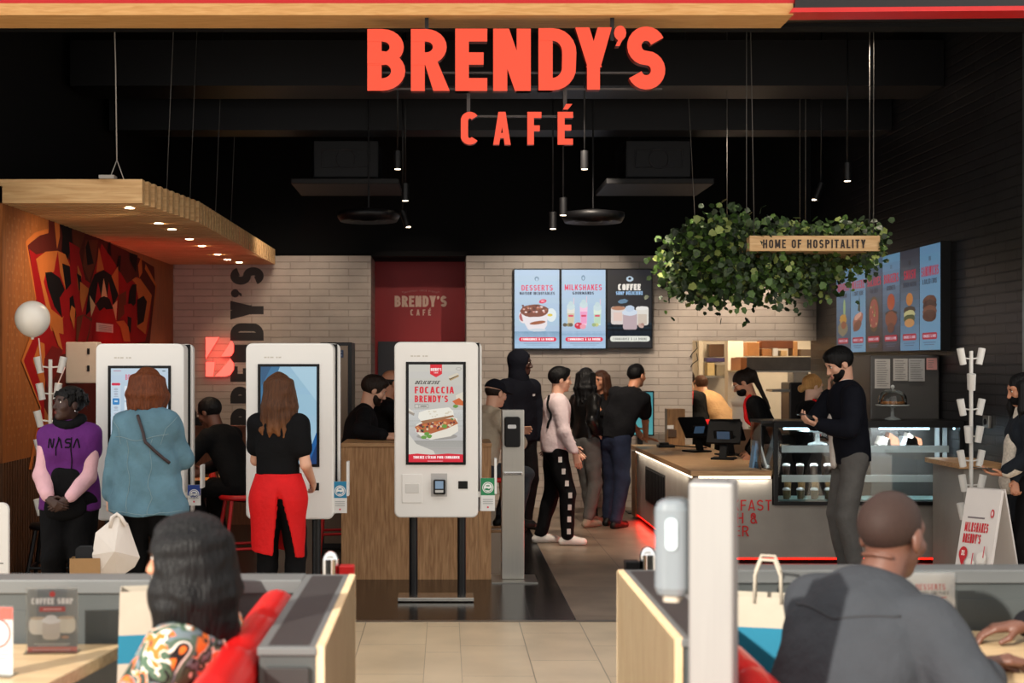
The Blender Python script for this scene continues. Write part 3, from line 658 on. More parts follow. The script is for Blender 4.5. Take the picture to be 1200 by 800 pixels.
def d_coffee(p, u0, v0, u1, v1):
    p.grad(u0, v0, u1, v1, (33, 33, 38), (27, 28, 33)); p.grad(u0, 378, u1, 397, (52, 64, 74), (34, 38, 44), 8)
    p.ell(738, 326.8, 4, 3.2, (186, 206, 222), wob=.08); p.ell(738, 326.4, 1.8, 1.5, (30, 32, 38))
    p.text('COFFEE', 737.5, 340, 7.4, (238, 232, 222), .3, .55, .08, fit=26.5); p.text('SHOP DÉLICIEUX', 737.5, 345.4, 4.2, (150, 188, 226), .28, .55, .1, fit=31.5)
    p.ell(730, 353, 6, 2.6, (96, 130, 158), rot=-8, wob=.1)
    p.rrect(716, 359, 733, 380, 3, (216, 206, 202)); p.ell(724.5, 361, 8, 2.4, (176, 124, 96)); p.rect(719, 366, 729, 376, (222, 196, 186))
    p.rrect(745, 359, 760, 381, 3, (222, 218, 210)); p.rect(747.5, 368, 758, 380, (204, 190, 176)); p.ell(752.5, 361, 7.4, 2.2, (232, 230, 226))
    p.rrect(730, 366, 746.5, 386, 2.5, (186, 166, 172)); p.ell(738, 366, 8.6, 4.2, (206, 218, 232), wob=.1); p.ell(738, 361.5, 5.4, 3.6, (190, 206, 226), wob=.12)
    p.ell(751, 381.5, 3.6, 2.4, (196, 164, 154), rot=30); p.ell(753, 380, 2.2, 1.6, (170, 134, 124), rot=30)
    p.rrect(715, 393.6, 761.5, 400, 3, (226, 228, 218)); p.text('COMMANDEZ À LA BORNE', 738, 398.4, 2.8, (150, 152, 146), .2, .5, fit=40)
gm = 'menu screens in a row on the back brick wall'
screen(None, 603, 316, 655.4, 408, ZB-.1, d_dessert, 'lit blue menu screen with pink heading and cream dessert bowls on the back wall', gm, fr=1.2, depth=.098)
screen(None, 658.2, 316, 709.6, 408, ZB-.1, d_shake, 'lit blue menu screen with three milkshakes, middle of the row on the back wall', gm, fr=1.2, depth=.098)
screen(None, 712, 316, 763.5, 407, ZB-.1, d_coffee, 'dark menu screen with three coffee cups and white heading on the back wall', gm, fr=1.2, light=.9, depth=.098)
# ------------------------------------------------------------------ six portrait menu screens on the right wall
XM = XR-.09
def side_map(y, z): return Vector((XM, y, z))
ya, yb = FPX*XM/(1102-CX), FPX*XM/(980-CX); pw = (yb-ya)/6; zt, zb = 2.765, 1.83
heads = (('SANDWICHS', '& ROLLED CROQS', (96, 142, 176), (104, 152, 184)), ('SMASH', 'BURGER MAISON', (44, 48, 60), (98, 146, 180)), ('BURGERS', 'GOURMETS', (100, 148, 182), (38, 44, 60)), ('SALADES', 'FRAÎCHES', (66, 98, 128), (48, 38, 40)), ('BRASSERIE', 'À TOUTE HEURE', (90, 136, 168), (110, 158, 190)), ('BREAKFAST', 'GOURMAND', (92, 138, 172), (60, 76, 96)))
wlab = ('stacked bread sandwich, nearest of the six', 'burger on a dark-topped picture, second from the near end', 'tall round burger, third from the near end', 'long salad dish, third from the far end', 'toasted sandwich with a leaf, second from the far end', 'breakfast plate, farthest of the six')
for k, (h1, h2, c0, c1) in enumerate(heads):
    y0 = ya+pw*k; y1 = y0+pw-.012; t = thing('menu_screen', 'tall lit screen on dark brick, '+wlab[k], 'screen', (XM, (y0+y1)/2, zb), group='tall menu screens on the dark side wall')
    MB().box((XM, y0-.006, zb-.012), (XR-.002, y1+.006, zt+.012)).build('casing', black_plastic, t)
    p = Pic(lambda a, b, y1=y1: Vector((XM, y1-a, b)), (-1, 0, 0), .0002, light=.62)   # a grows to the viewer's right
    w = y1-y0; c = w/2; H = zt-zb
    p.grad(0, zt, w, zb, c0, c1, 12)
    p.rect(c-.03, zt-.14, c+.03, zt-.10, tuple(int(x*.75) for x in c0))
    p.text(h1, c, zt-.275, .088, (180, 26, 62), .2, .5, sy=1, fit=min(w*.84, .088*len(h1)*.72)); p.text(h2, c, zt-.345, .045, (34, 38, 56), .2, .5, sy=1, fit=min(w*.7, .045*len(h2)*.7))
    m = zt-.56
    if k == 0:
        for dz, cc in ((.06, (92, 50, 36)), (.02, (58, 30, 26)), (-.03, (110, 64, 46)), (-.07, (74, 40, 30))): p.ell(c, m+dz, w*.34, .055, cc, wob=.05)
    elif k == 1:
        p.ell(c, m+.1, w*.18, .06, (190, 118, 50)); p.ell(c, m+.0, w*.32, .035, (52, 38, 30), wob=.1); p.ell(c, m-.04, w*.3, .04, (190, 186, 130), wob=.1); p.ell(c, m-.08, w*.3, .04, (70, 80, 44), wob=.1); p.ell(c, m-.12, w*.26, .04, (196, 140, 84))
    elif k == 2:
        p.ell(c, m+.1, w*.22, .08, (168, 70, 40)); p.ell(c, m-.01, w*.34, .03, (46, 30, 30), wob=.1); p.ell(c, m-.07, w*.34, .08, (124, 64, 46), wob=.08); p.ell(c, m-.15, w*.2, .05, (96, 52, 44))
    elif k == 3:
        p.ell(c, m, w*.33, .18, (86, 66, 44)); p.ell(c, m, w*.27, .15, (150, 72, 66), wob=.1)
        for _ in range(14): p.ell(c+random.uniform(-.18, .18)*w, m+random.uniform(-.11, .11), .012, .014, random.choice([(214, 120, 110), (110, 130, 60), (206, 190, 140)]), n=7)
    elif k == 4:
        p.poly([(c-.01, m+.06), (c+.05, m+.22), (c+.08, m+.04)], (36, 54, 36)); p.ell(c, m-.04, w*.36, .07, (160, 100, 84), rot=12, wob=.1); p.ell(c-.02, m-.1, w*.3, .05, (120, 74, 60), rot=12, wob=.1); p.ell(c, m-.0, w*.24, .03, (214, 160, 140), rot=12, wob=.1)
    else:
        p.ell(c+.04, m+.1, .04, .1, (150, 176, 120)); p.ell(c, m-.02, w*.26, .06, (188, 140, 60), wob=.15); p.ell(c-.02, m-.12, w*.34, .08, (130, 120, 96), wob=.1); p.ell(c+.02, m-.08, w*.2, .04, (140, 80, 56), wob=.1)
    p.ell(c, m-.24, w*.25, .02, tuple(int(x*.55) for x in c1))
    p.rrect(w*.14, zb+.095, w*.86, zb+.155, .02, (170, 20, 52)); p.text('COMMANDEZ À LA BORNE', c, zb+.112, .026, (214, 190, 206), .24, .5, sy=1, fit=w*.62)
    p.rect(w*.2, zb+.065, w*.8, zb+.071, (70, 90, 120)); p.rect(w*.26, zb+.045, w*.74, zb+.051, (70, 90, 120))
    p.build('picture', t)
# ------------------------------------------------------------------ ordering kiosks
def kiosk(u0, u1, v0, v1, Z, draw, label, scr, light, poles, base=True, holder=None, printer=True, foot_v=None):
    s = Z/FPX; t = thing('ordering_kiosk', label, 'kiosk', (W((u0+u1)/2, 0, Z).x, Z+.12, 0), group='self ordering kiosks in front of the counter')
    a = W(u0, v0, Z); b = W(u1, v1, Z); D = .16
    m = MB(); m.rbox((a.x, Z, b.z), (b.x, Z+D, a.z), .045, axis=1, n=6)
    # a rounded lower front lip
    m.build('body', white_plastic, t, bevel=.012)
    g = MB(); g.box((a.x+.004, Z+D, b.z+.03), (b.x+.012, Z+D+.02, a.z-.004)); g.build('seam', black_plastic, t)
    bk = MB(); bk.rbox((a.x+.02, Z+D+.02, b.z+.02), (b.x+.03, Z+D+.09, a.z), .04, axis=1); bk.build('rear_shell', white_plastic, t, bevel=.008)
    f = MB(); A = W(scr[0]-3.4, scr[1]-3.2, Z); B = W(scr[2]+3.4, scr[3]+3.4, Z); f.box((A.x, Z-.008, B.z), (B.x, Z+.02, A.z)); f.build('screen_frame', black_plastic, t, bevel=.003)
    p = Pic(*front(Z-.008), step=.0002, light=light); draw(p, *scr); p.build('screen', t)
    lg = Pic(*front(Z), step=.0002); [lg.rect(u, v0+15.8, u+w_, v0+17.4, (204, 198, 188)) for u, w_ in (((u0+u1)/2-30, 3), ((u0+u1)/2-26, 2), ((u0+u1)/2-23, 4), ((u0+u1)/2-16, 2), ((u0+u1)/2-13, 3))]; lg.build('lettering', t)
    if printer:
        q = MB(); A = W(u0+9, v1-51, Z); B = W(u0+33, v1-17.5, Z); q.box((A.x, Z-.006, B.z), (B.x, Z+.01, A.z)); q.build('printer_flap', white_plastic, t, bevel=.003)
        q = MB(); A = W(u0+13, v1-40, Z); B = W(u0+29, v1-29, Z); q.box((A.x, Z-.009, B.z), (B.x, Z, A.z)); q.build('receipt_slot', M('slot_grey', (214, 212, 208), .4), t, bevel=.002)
    q = MB(); A = W(u0+43, v1-52, Z); B = W(u0+62, v1-25, Z); q.box((A.x, Z-.003, B.z), (B.x, Z+.01, A.z)); q.build('terminal_recess', M('recess_grey', (186, 184, 182), .5), t)
    q = MB(); A = W(u0+46, v1-45, Z); B = W(u0+60, v1-28, Z); q.box((A.x, Z-.05, B.z), (B.x, Z+.0, A.z)); tm = q.build('payment_terminal', black_plastic, t, bevel=.008)
    q = Pic(*front(Z-.05), step=.0008, light=.5); q.rect(u0+48, v1-43, u0+57.5, v1-34, (150, 178, 205)); q.build('terminal_screen', tm)
    q = Pic(*front(Z-.05), step=.0008); q.rect(u0+48, v1-32.5, u0+57.5, v1-29.5, (190, 190, 188)); q.build('terminal_keys', tm)
    q = MB(); A = W(u0+75, v1-43, Z); B = W(u0+86, v1-34, Z); q.box((A.x, Z-.006, B.z), (B.x, Z, A.z)); q.build('code_reader', black_plastic, t, bevel=.002)
    for u in poles:
        x = W(u, 0, Z+.1).x; MB().cyl((x, Z+.1, .02), (x, Z+.1, b.z+.06), .031, n=18).build('pole', black_metal, t)
    A = W(poles[0]-18, 0, Z+.1).x; B = W(poles[-1]+14, 0, Z+.1).x
    MB().box((A, Z-.02, .006), (B, Z+.2, .034)).build('base_plate', M('base_steel', (190, 186, 178), .25, .9), t, bevel=.004)
    if holder:
        hu, hv0, hv1, col = holder; zz = Z+.03
        q = MB(); A = W(hu[0], hv0+10, zz); B = W(hu[1], hv1, zz); q.box((A.x, zz, B.z), (B.x, zz+.012, A.z)); c = q.build('card_holder', M('holder_white', (226, 226, 224), .4), t)
        q = MB(); e = W(hu[1], hv0-13, zz); e2 = W(hu[1]+2.2, hv1-20, zz); q.box((e.x-.003, zz-.004, e2.z), (e2.x, zz+.10, e.z)); q.build('card_holder_edge', M('holder_white', (226, 226, 224), .4), c)
        q = MB(); xa = min(A.x, b.x); q.box((b.x-.02, zz+.013, (A.z+B.z)/2-.02), ((A.x+B.x)/2, zz+.03, (A.z+B.z)/2+.02)); q.build('bracket', white_plastic, c)
        pc = Pic(*front(zz), step=.0008); mu_ = (hu[0]+hu[1])/2; w = hu[1]-hu[0]
        pc.rect(hu[0], hv0+10, hu[1], hv0+10+(hv1-hv0-10)*.52, col); pc.ell(mu_, hv0+21, w*.40, w*.40, (236, 238, 236)); pc.ell(mu_, hv0+21, w*.34, w*.34, col); pc.ell(mu_, hv0+21, w*.30, w*.30, (236, 238, 236))
        pc.poly([(mu_-4, hv0+22.5), (mu_-1, hv0+21.6), (mu_+1, hv0+22.6), (mu_+4, hv0+21.4), (mu_+2, hv0+24.4), (mu_-3, hv0+24.2)], col); pc.rect(mu_-2, hv0+18.2, mu_+2, hv0+19.6, col)
        for i in range(3): pc.rect(mu_-w*.36, hv1-14+i*2.4, mu_+w*.36, hv1-13.2+i*2.4, (170, 172, 172))
        pc.ell(mu_, hv1-4.5, 1.1, 1.1, (214, 70, 90)); pc.build('card', c)
    return t
def d_focaccia(p, u0, v0, u1, v1):
    p.grad(u0, v0, u1, v1, (196, 192, 184), (172, 170, 166)); p.grad(u0, 480, u1, 516, (206, 206, 202), (184, 182, 178), 8); p.grad(u0, 516, u1, 532, (156, 152, 146), (176, 172, 166), 8)
    p.poly([(u0, 508), (488, 520), (508, 528), (510, 532), (u0, 532)], (206, 202, 192))
    p.poly([(504, v0), (518, v0), (518, 438), (511, 442), (504, 438)], (212, 24, 44)); p.text("BRENDY'S", 511, 434.5, 3.4, (244, 232, 228), .24, .55, fit=12.4); p.text('CAFÉ', 511, 437.3, 1.6, (244, 232, 228), .24, .5, .3)
    q = [(486.5, 449.3), (487.5, 446.3)]
    p.text('DÉLICIEUSE', 500, 450, 4.0, (40, 34, 34), .18, .46, .1, fit=28, shear=.35)
    p.text('FOCACCIA', 509, 460.8, 8.0, (208, 30, 48), .2, .5, .13, fit=46); p.text("BRENDY'S", 505.5, 471.2, 8.0, (208, 30, 48), .2, .5, .13, fit=39)
    p.rect(486, 473.5, 502, 478, (90, 88, 86)); p.rect(486.4, 473.9, 490.6, 477.6, (196, 192, 184)); p.rect(491, 473.9, 501.6, 477.6, (196, 192, 184)); p.rect(492.5, 475.2, 500, 476.4, (90, 88, 86))
    p.ell(537.5, 432, 3.2, 1.8, (150, 146, 140)); p.ell(537.5, 432, 2.6, 1.3, (196, 192, 184))
    # small flying sandwiches
    p.poly([(526, 444), (537, 438), (538, 441), (528, 446)], (176, 150, 108)); p.poly([(526, 443), (536, 438.6), (537, 440), (527, 445)], (92, 70, 44)); p.poly([(525, 441.5), (536, 436.5), (538, 438.6), (527, 443.5)], (206, 196, 176))
    p.poly([(534, 463), (542.5, 459), (542.5, 476), (535, 474)], (212, 204, 188)); p.poly([(530, 470), (538, 466), (542.5, 470), (542.5, 475), (534, 474)], (196, 96, 44)); p.ell(534, 476, 3, 2, (96, 140, 60), wob=.2)
    p.poly([(u0, 480), (486, 484), (485, 487), (u0, 484)], (150, 140, 128)); p.poly([(u0, 478), (484, 482), (485, 484), (u0, 481)], (214, 208, 196))
    # the big one
    p.ell(512, 511, 24, 4, (150, 146, 140))
    p.poly([(488, 497), (500, 491), (520, 486), (536, 490), (537, 505), (528, 511), (505, 515), (494, 512), (487, 505)], (222, 216, 202))
    p.poly([(486, 500), (498, 494), (515, 491), (533, 490), (537, 496), (524, 502), (505, 508), (490, 506)], (172, 92, 50))
    for _ in range(60):
        a = random.uniform(0, 1); x = 488+a*47; y = 503-a*10+random.uniform(-4, 4)
        p.ell(x, y, random.uniform(1, 2.6), random.uniform(.8, 1.6), random.choice([(60, 30, 40), (92, 34, 44), (196, 112, 60), (150, 60, 66), (86, 120, 50), (216, 150, 96), (210, 190, 160)]), n=8, rot=random.uniform(-40, 40))
    for x, y in ((500, 508), (503, 511), (497, 512), (521, 499)): p.ell(x, y, 3.2, 2.2, (96, 146, 58), wob=.2)
    p.poly([(491, 483), (500, 480), (526, 477), (531, 481), (532, 487), (512, 492), (494, 494), (490, 489)], (228, 224, 212), True); p.poly([(493, 493), (531, 486), (532, 488), (512, 493), (496, 496)], (150, 104, 68))
    for _ in range(16): p.ell(random.uniform(495, 528), random.uniform(481, 488), 1.2, .7, (208, 198, 176), n=7)
    p.poly([(u0, 532), (489, 531), (505, 532.4), (525, 531), (u1, 532), (u1, v1), (u0, v1)], (206, 18, 46)); p.text("TOUCHEZ L'ÉCRAN POUR COMMANDER", 511.5, 536.9, 3.0, (250, 232, 232), .26, .55, fit=54)
    p.rect(501, 539.4, 519, 540.2, (236, 150, 160))
def d_menu(p, u0, v0, u1, v1):
    p.grad(u0, v0, u1, v1, (186, 204, 220), (160, 186, 206)); p.grad(u0, v1-40, u1, v1, (150, 176, 198), (96, 130, 160), 8)
    p.text("BRENDY'S", 159, 445, 6.5, (212, 90, 120), .16, .5, .16, fit=24); p.rect(133, 434, 142, 434.8, (180, 120, 140)); p.ell(192, 434.6, 2.2, .8, (120, 140, 150))
    p.rect(u0, 448, 141.5, v1, (196, 212, 226)); p.rrect(u0+1, 448.5, 141, 451.5, 1, (206, 30, 70)); p.rrect(132, 466.5, 140, 474, 1, (40, 126, 190)); p.rect(134, 469, 138, 471, (190, 214, 232))
    for y in (456, 461.5, 477.5, 485, 492.5, 500, 508, 516): p.ell(136, y, 2.4, 1.5, (172, 180, 196)); p.rect(133.5, y+2.4, 138.5, y+3, (130, 150, 170))
    for i in range(3):
        for j in range(5):
            x = 146+i*17; y = 452+j*19; p.rrect(x, y, x+15, y+17, 1, (216, 226, 234)); p.ell(x+7.5, y+6.5, 4.5, 3.4, random.choice([(172, 112, 70), (190, 150, 96), (150, 80, 60), (120, 140, 90)]), wob=.1); p.rect(x+3, y+13, x+12, y+14, (120, 136, 150))
def d_blue(p, u0, v0, u1, v1):
    p.grad(u0, v0, u1, v1, (150, 190, 212), (166, 202, 222)); p.poly([(u0, v0), (328, v0), (314, 466), (306.5, 500), (306.5, v1), (u0, v1)], (52, 110, 150)); p.poly([(u0, v0), (318, v0), (306.5, 452)], (38, 84, 122))
    p.poly([(u1, 506), (u1, v1), (356, v1), (362, 530)], (30, 96, 160)); p.poly([(u1, 520), (u1, v1), (362, v1)], (20, 60, 112)); p.poly([(340, v0), (u1, v0), (u1, 470)], (172, 206, 224))
kiosk(112, 215.5, 402.5, 610, 9.35, d_menu, 'white ordering kiosk with a pale menu on screen, standing before the patterned wood wall', (130, 431.5, 197, 542), .85, (128, 200), holder=((220, 235), 558, 592, (30, 62, 140)))
kiosk(288, 391, 402, 608.5, 9.4, d_blue, 'white ordering kiosk with plain blue screen behind the person in the red apron', (305.5, 429.5, 371, 543.5), .8, (318, 371), holder=((390.5, 406.5), 554, 601, (30, 128, 170)))
kiosk(462, 560.5, 400.5, 606.5, 9.78, d_focaccia, 'white ordering kiosk with a sandwich advert on screen in front of the wooden bar', (479, 427, 542.5, 541), .9, (484.5, 541), holder=((563.5, 580), 550, 598.5, (28, 132, 82)))
# ------------------------------------------------------------------ wooden bar panel and dispenser post in the middle
ba = thing('high_bar', 'chest-high oak bar panel standing behind the sandwich advert kiosk', 'bar table', W(488, 679, 10.8))
a = W(400, 519, 10.8); b = W(560, 679, 10.8); c = W(575.5, 519, 10.8)
MB().box((a.x, 10.8, 0), (b.x, 10.84, a.z-.03)).build('front_panel', oak, ba); MB().box((b.x+.002, 10.8, 0), (c.x, 11.35, a.z-.03)).build('end_panel', oak, ba)
MB().box((a.x, 10.79, a.z-.03), (c.x+.005, 11.4, a.z)).build('worktop', oak_h, ba, bevel=.003)
MB().box((a.x+.001, 10.84, 0), (a.x+.05, 11.35, a.z-.03)).build('end_panel', oak, ba)
po = thing('sanitizer_post', 'brushed steel post with a black dispenser standing beside the wooden bar', 'post', W(601, 680, 10.75))
a = W(588, 480, 10.75); b = W(614.5, 680, 10.75)
MB().box((a.x, 10.75, .01), (b.x, 10.87, a.z)).build('column', steel, po, bevel=.006); A = W(576, 0, 10.75).x; B = W(629, 0, 10.75).x; MB().box((A, 10.6, .001), (B, 11.0, .01)).build('base_plate', steel, po)
A = W(591, 488, 10.75); B = W(609, 523, 10.75); MB().rbox((A.x, 10.65, B.z), (B.x, 10.75, A.z), .018, axis=1).build('dispenser', black_plastic, po, bevel=.006)
pc = Pic(*front(10.65), step=.0008); pc.rrect(595, 497.5, 605, 502, 1.4, (226, 226, 226)); pc.build('label_plate', po)
A = W(590, 552.5, 10.75); B = W(612, 556, 10.75); MB().box((A.x, 10.72, B.z), (B.x, 10.75, A.z)).build('drip_tray', chrome, po, bevel=.004)
# ------------------------------------------------------------------ service counter
ct = thing('service_counter', 'concrete clad service counter with oak top and red lit plinth', 'counter', (3.0, 12.0, 0))
XC0, ZC = 2.10, 11.6; ch_ = .80
fl = MB(); fl.prism([(XC0, ZC, .06), (XC0, 15.3, .06), (XC0, 15.3, ch_-.07), (XC0, ZC, ch_-.07)], (.05, 0, 0)); fl.build('side_panel', concrete, ct)
MB().box((XC0+.051, ZC, .06), (2.775, ZC+.05, ch_-.07)).build('front_panel', concrete, ct); MB().box((2.775, ZC, .06), (XR-.002, ZC+.05, .505)).build('front_panel', concrete, ct)
MB().box((XC0-.012, 15.0, .02), (XC0+.06, 15.32, ch_-.07)).build('wood_post', wood('counter_wood', '7E5A38', '9C7248', (9, 9, .8), .5), ct)
MB().box((XC0+.05, 15.27, .06), (2.85, 15.3, ch_-.07)).build('rear_panel', concrete, ct)
MB().box((2.76, 12.5, .06), (2.8, 15.3, ch_-.07)).build('rear_panel', concrete, ct); MB().box((2.8, 12.04, .06), (XR-.002, 12.08, .505)).build('rear_panel', concrete, ct)
tp = MB(); tp.box((XC0-.02, ZC-.03, ch_-.045), (2.765, 12.5, ch_)); tp.box((XC0-.02, 12.5, ch_-.045), (2.86, 15.36, ch_)); tp.build('worktop', oak_h, ct)
pn = MB(); pn.box((XC0-.006, 13.05, .28), (XC0-.0005, 14.3, .64)); 
for k in range(16): pn.box((XC0-.016, 13.09+k*.075, .3), (XC0-.006, 13.12+k*.075, .62))
pn.build('vent_grille', black_plastic, ct)
led = glow('led_warm', (255, 236, 206), 3); ledr = glow('led_red', (255, 20, 10), 5)
le = MB(); le.box((XC0+.05, ZC-.014, ch_-.068), (2.76, ZC-.002, ch_-.047)); le.box((XC0-.012, ZC, ch_-.062), (XC0-.003, 15.0, ch_-.05)); le.build('top_light_strip', led, ct)
pl = MB(); pl.box((XC0+.05, ZC+.08, 0), (2.8, 15.25, .06)); pl.box((2.8, ZC+.08, 0), (XR-.002, 12.04, .06)); pl.build('plinth', black_paint, ct)
lr = MB(); lr.box((XC0+.01, ZC+.03, .045), (XC0+.03, 15.0, .058)); lr.box((XC0+.05, ZC+.02, .04), (XR-.01, ZC+.04, .055)); lr.build('plinth_light_strip', ledr, ct)
pc = Pic(*front(ZC), step=.002); rm = M('counter_red', (196, 26, 30), .5)
for st, y, x1 in (('BREAKFAST', 598, 904), ('LUNCH &', 613, 887), ('DINNER', 628, 877)): pc.text(st, x1, y, 12.6, rm, .14, .62, .16, align='r')
pc.build('lettering', ct)
# red light falling on the floor comes from this strip
rl_ = area('plinth_lamp', (XC0-.015, 13.4, .07), (XC0-.22, 13.4, 0), 9, 2.8, .04, (1, .03, .02))
area('counter_edge_lamp', (2.45, ZC-.03, ch_-.06), (2.45, ZC-.1, 0), 1.6, .6, .02, (1, .9, .75))
area('counter_side_lamp', (XC0-.03, 13.3, ch_-.06), (XC0-.05, 13.3, 0), 3.2, .02, 3.0, (1, .86, .68)).rotation_euler = (0, 0, 0)
# glass display case
dc = thing('display_case', 'black framed glass pastry display case set into the counter', 'display case', (3.58, ZC+.4, .505))
x0, x1, y0, y1, z0, z1 = 2.785, XR-.004, ZC-.03, ZC+.47, .507, 1.22
f = MB(); t_ = .035
f.box((x0, y0, z0), (x1, y1, z0+.03)); f.box((x0, y0, z1-.055), (x1, y1, z1))
for x in (x0, x1-t_): f.box((x, y0, z0+.03), (x+t_, y0+.04, z1-.055)); f.box((x, y1-.04, z0+.03), (x+t_, y1, z1-.055))
f.build('frame', black_metal, dc, bevel=.002)
gl = glass('clear_glass', (250, 253, 252), .06); gb = MB()
gb.box((x0+t_, y0+.01, z0+.03), (x1-t_, y0+.016, z1-.055)); gb.box((x0+.01, y0+.05, z0+.03), (x0+.016, y1-.04, z1-.055)); gb.build('glass_front', gl, dc)
MB().box((2.69, ZC+.05, .80), (2.696, ZC+.45, 1.2)).build('side_glass', gl, dc); MB().box((2.69, ZC+.03, 1.2), (2.784, ZC+.47, 1.22)).build('top_flap', black_metal, dc)
st = MB()
for u in (1098.5, 1107.5): x = W(u, 0, ZC+.3).x; st.box((x-.018, ZC+.3, z0+.03), (x+.018, ZC+.32, z1-.055))
x = W(1098, 0, ZC+.3).x
st.build('upright', M('case_steel', (170, 178, 180), .4, .5), dc)
rail = M('price_rail', (206, 212, 212), .5, vary=.03)
shelf_z = []
for v, ue in ((526, 1116), (560.5, 1120)):
    z = W(0, v, ZC+.06).z; A = W(916, 0, ZC+.06).x; B = W(ue, 0, ZC+.06).x-.03; shelf_z.append(z)
    MB().box((A, ZC+.055, z-.03), (B, ZC+.062, z+.03)).build('price_rail', rail, dc); MB().box((x0+t_, ZC+.063, z+.018), (x1-.25, ZC+.40, z+.026)).build('glass_shelf', gl, dc)
MB().box((x0+t_, ZC+.06, z0+.031), (x1-t_, y1-.06, z0+.04)).build('deck', M('case_deck', (120, 150, 150), .3, .3), dc)
lm = glow('led_cool', (190, 228, 255), 5); lb = MB()
for ua, ub in ((918, 973), (1030, 1089), (1117, 1130)): A = W(ua, 0, ZC+.05).x; B = min(W(ub, 0, ZC+.05).x, x1-.05); lb.box((A, ZC+.045, z1-.075), (B, ZC+.055, z1-.058))
lb.build('light_strip', lm, dc)
area('case_lamp', ((x0+x1)/2, ZC+.12, z1-.08), ((x0+x1)/2, ZC+.3, z0), 12, 1.4, .03, (.8, .92, 1))
area('case_lamp_low', ((x0+x1)/2, ZC+.14, shelf_z[0]-.04), ((x0+x1)/2, ZC+.2, z0), 7, 1.3, .03, (.9, .95, 1))
# pots of dessert in rows inside the case
pot_glass = M('pot_cream', (196, 186, 168), .3, vary=.1); pot_dark = M('pot_choc', (60, 38, 28), .4, vary=.25, vs=30); pot_lid = M('pot_lid', (210, 214, 214), .2)
def pot(x, y, z, lab, fill, h=.075, r=.033, group='dessert pots in the case'):
    t = thing('dessert_pot', lab, 'dessert pot', (x, y, z), group=group)
    m = MB(); m.lathe([(0, 0), (r*.8, 0), (r, h), (r*.96, h+.003)], (x, y, z), 14); m.build('cup', fill, t)
    m = MB(); m.lathe([(r*1.06, h), (r*1.06, h+.008), (r*.8, h+.02), (0, h+.024)], (x, y, z), 14); m.build('lid', pot_lid, t)
zs1 = shelf_z[1]+.027; zs0 = z0+.041
for i in range(6): pot(W(921+i*16.2, 0, ZC+.14).x, ZC+.13, zs1, 'dark chocolate dessert pot on the middle shelf of the display case', pot_dark, group='chocolate pots on the middle shelf')
pot_mix = M('pot_mix', (134, 100, 60), .4, vary=.3, vs=30); pot_moss = M('pot_moss', (96, 84, 52), .4, vary=.3, vs=30)
for i in range(6): pot(W(921+i*16.2, 0, ZC+.14).x, ZC+.12, zs0, 'brown dessert pot in the front row at the bottom of the display case', pot_moss, group='front row of pots at the bottom')
for i in range(6): pot(W(923+i*16.2, 0, ZC+.26).x, ZC+.26, zs0, 'caramel cream dessert pot in the rear row at the bottom of the display case', pot_mix, h=.155, group='rear row of pots at the bottom')
def cake_stand(p, r, h, label, mat, dome=False, food=()):
    t = thing('cake_stand', label, 'cake stand', p); m = MB()
    m.lathe([(0, 0), (r*.5, 0), (r*.46, .012), (r*.12, .03), (r*.1, h-.02), (r*.3, h-.006), (r, h), (r*1.02, h+.014), (r*.97, h+.012), (0, h+.006)], p, 28); m.build('plate', mat, t)
    if dome:
        m = MB(); m.lathe([(r*.86, h+.012), (r*.87, h+.05), (r*.82, h+.085), (r*.66, h+.12), (r*.4, h+.14), (.0, h+.146)], p, 28); dm = m.build('glass_dome', gl, t)
        m = MB(); m.ball((p[0], p[1], p[2]+h+.165), .018); m.cyl((p[0], p[1], p[2]+h+.143), (p[0], p[1], p[2]+h+.155), .008); m.build('knob', M('glass_knob', (200, 206, 206), .1), dm)
    return t
gp = M('glass_white', (190, 198, 198), .15, alpha=.65)
pp = W(1046, 494, ZC+.25); pp.z = 1.221
cake_stand(pp, .14, .12, 'glass domed cake stand with pastries on top of the display case', gp, dome=True)
crust = M('pastry', (176, 118, 66), .6, vary=.25, vs=30, bump=.4); choc = M('choc_pastry', (74, 44, 30), .6, vary=.3, vs=30, bump=.4)
def pastry(p, r, lab, mat, group):
    m = MB(); s_ = random.uniform(.85, 1.15); m.lathe([(0, 0), (r*.9*s_, 0), (r*s_, r*.3), (r*.75*s_, r*.62), (r*.3*s_, r*.8), (0, r*.82)], p, 12)
    for k in range(3): a = k*2.1+random.random(); m.ball((p[0]+r*.4*math.cos(a), p[1]+r*.4*math.sin(a), p[2]+r*.62), (r*.34, r*.34, r*.22), 8)
    T(m.build('pastry', mat, loc=p), lab, 'pastry', group)
for k in range(9):
    a = 2*math.pi*k/7; rr = .075 if k < 7 else .02
    pastry((pp.x+rr*math.cos(a), pp.y+rr*math.sin(a)+(k-7)*.03*(k > 6), pp.z+.134), .03, 'golden pastry under the glass dome on the display case', crust, 'pastries under the glass dome')
ps = W(958, 0, ZC+.24); ps.z = shelf_z[0]+.027
cake_stand(ps, .17, .115, 'wide pale cake stand on the upper shelf inside the display case', gp)
for k in range(11):
    a = 2*math.pi*k/9; rr = .115 if k < 9 else .04
    pastry((ps.x+rr*math.cos(a), ps.y+rr*math.sin(a)+(k-9.5)*.06*(k > 8), ps.z+.13), .04, 'dark glazed pastry on the pale stand inside the display case', choc if k % 4 else crust, 'dark pastries on the pale stand')
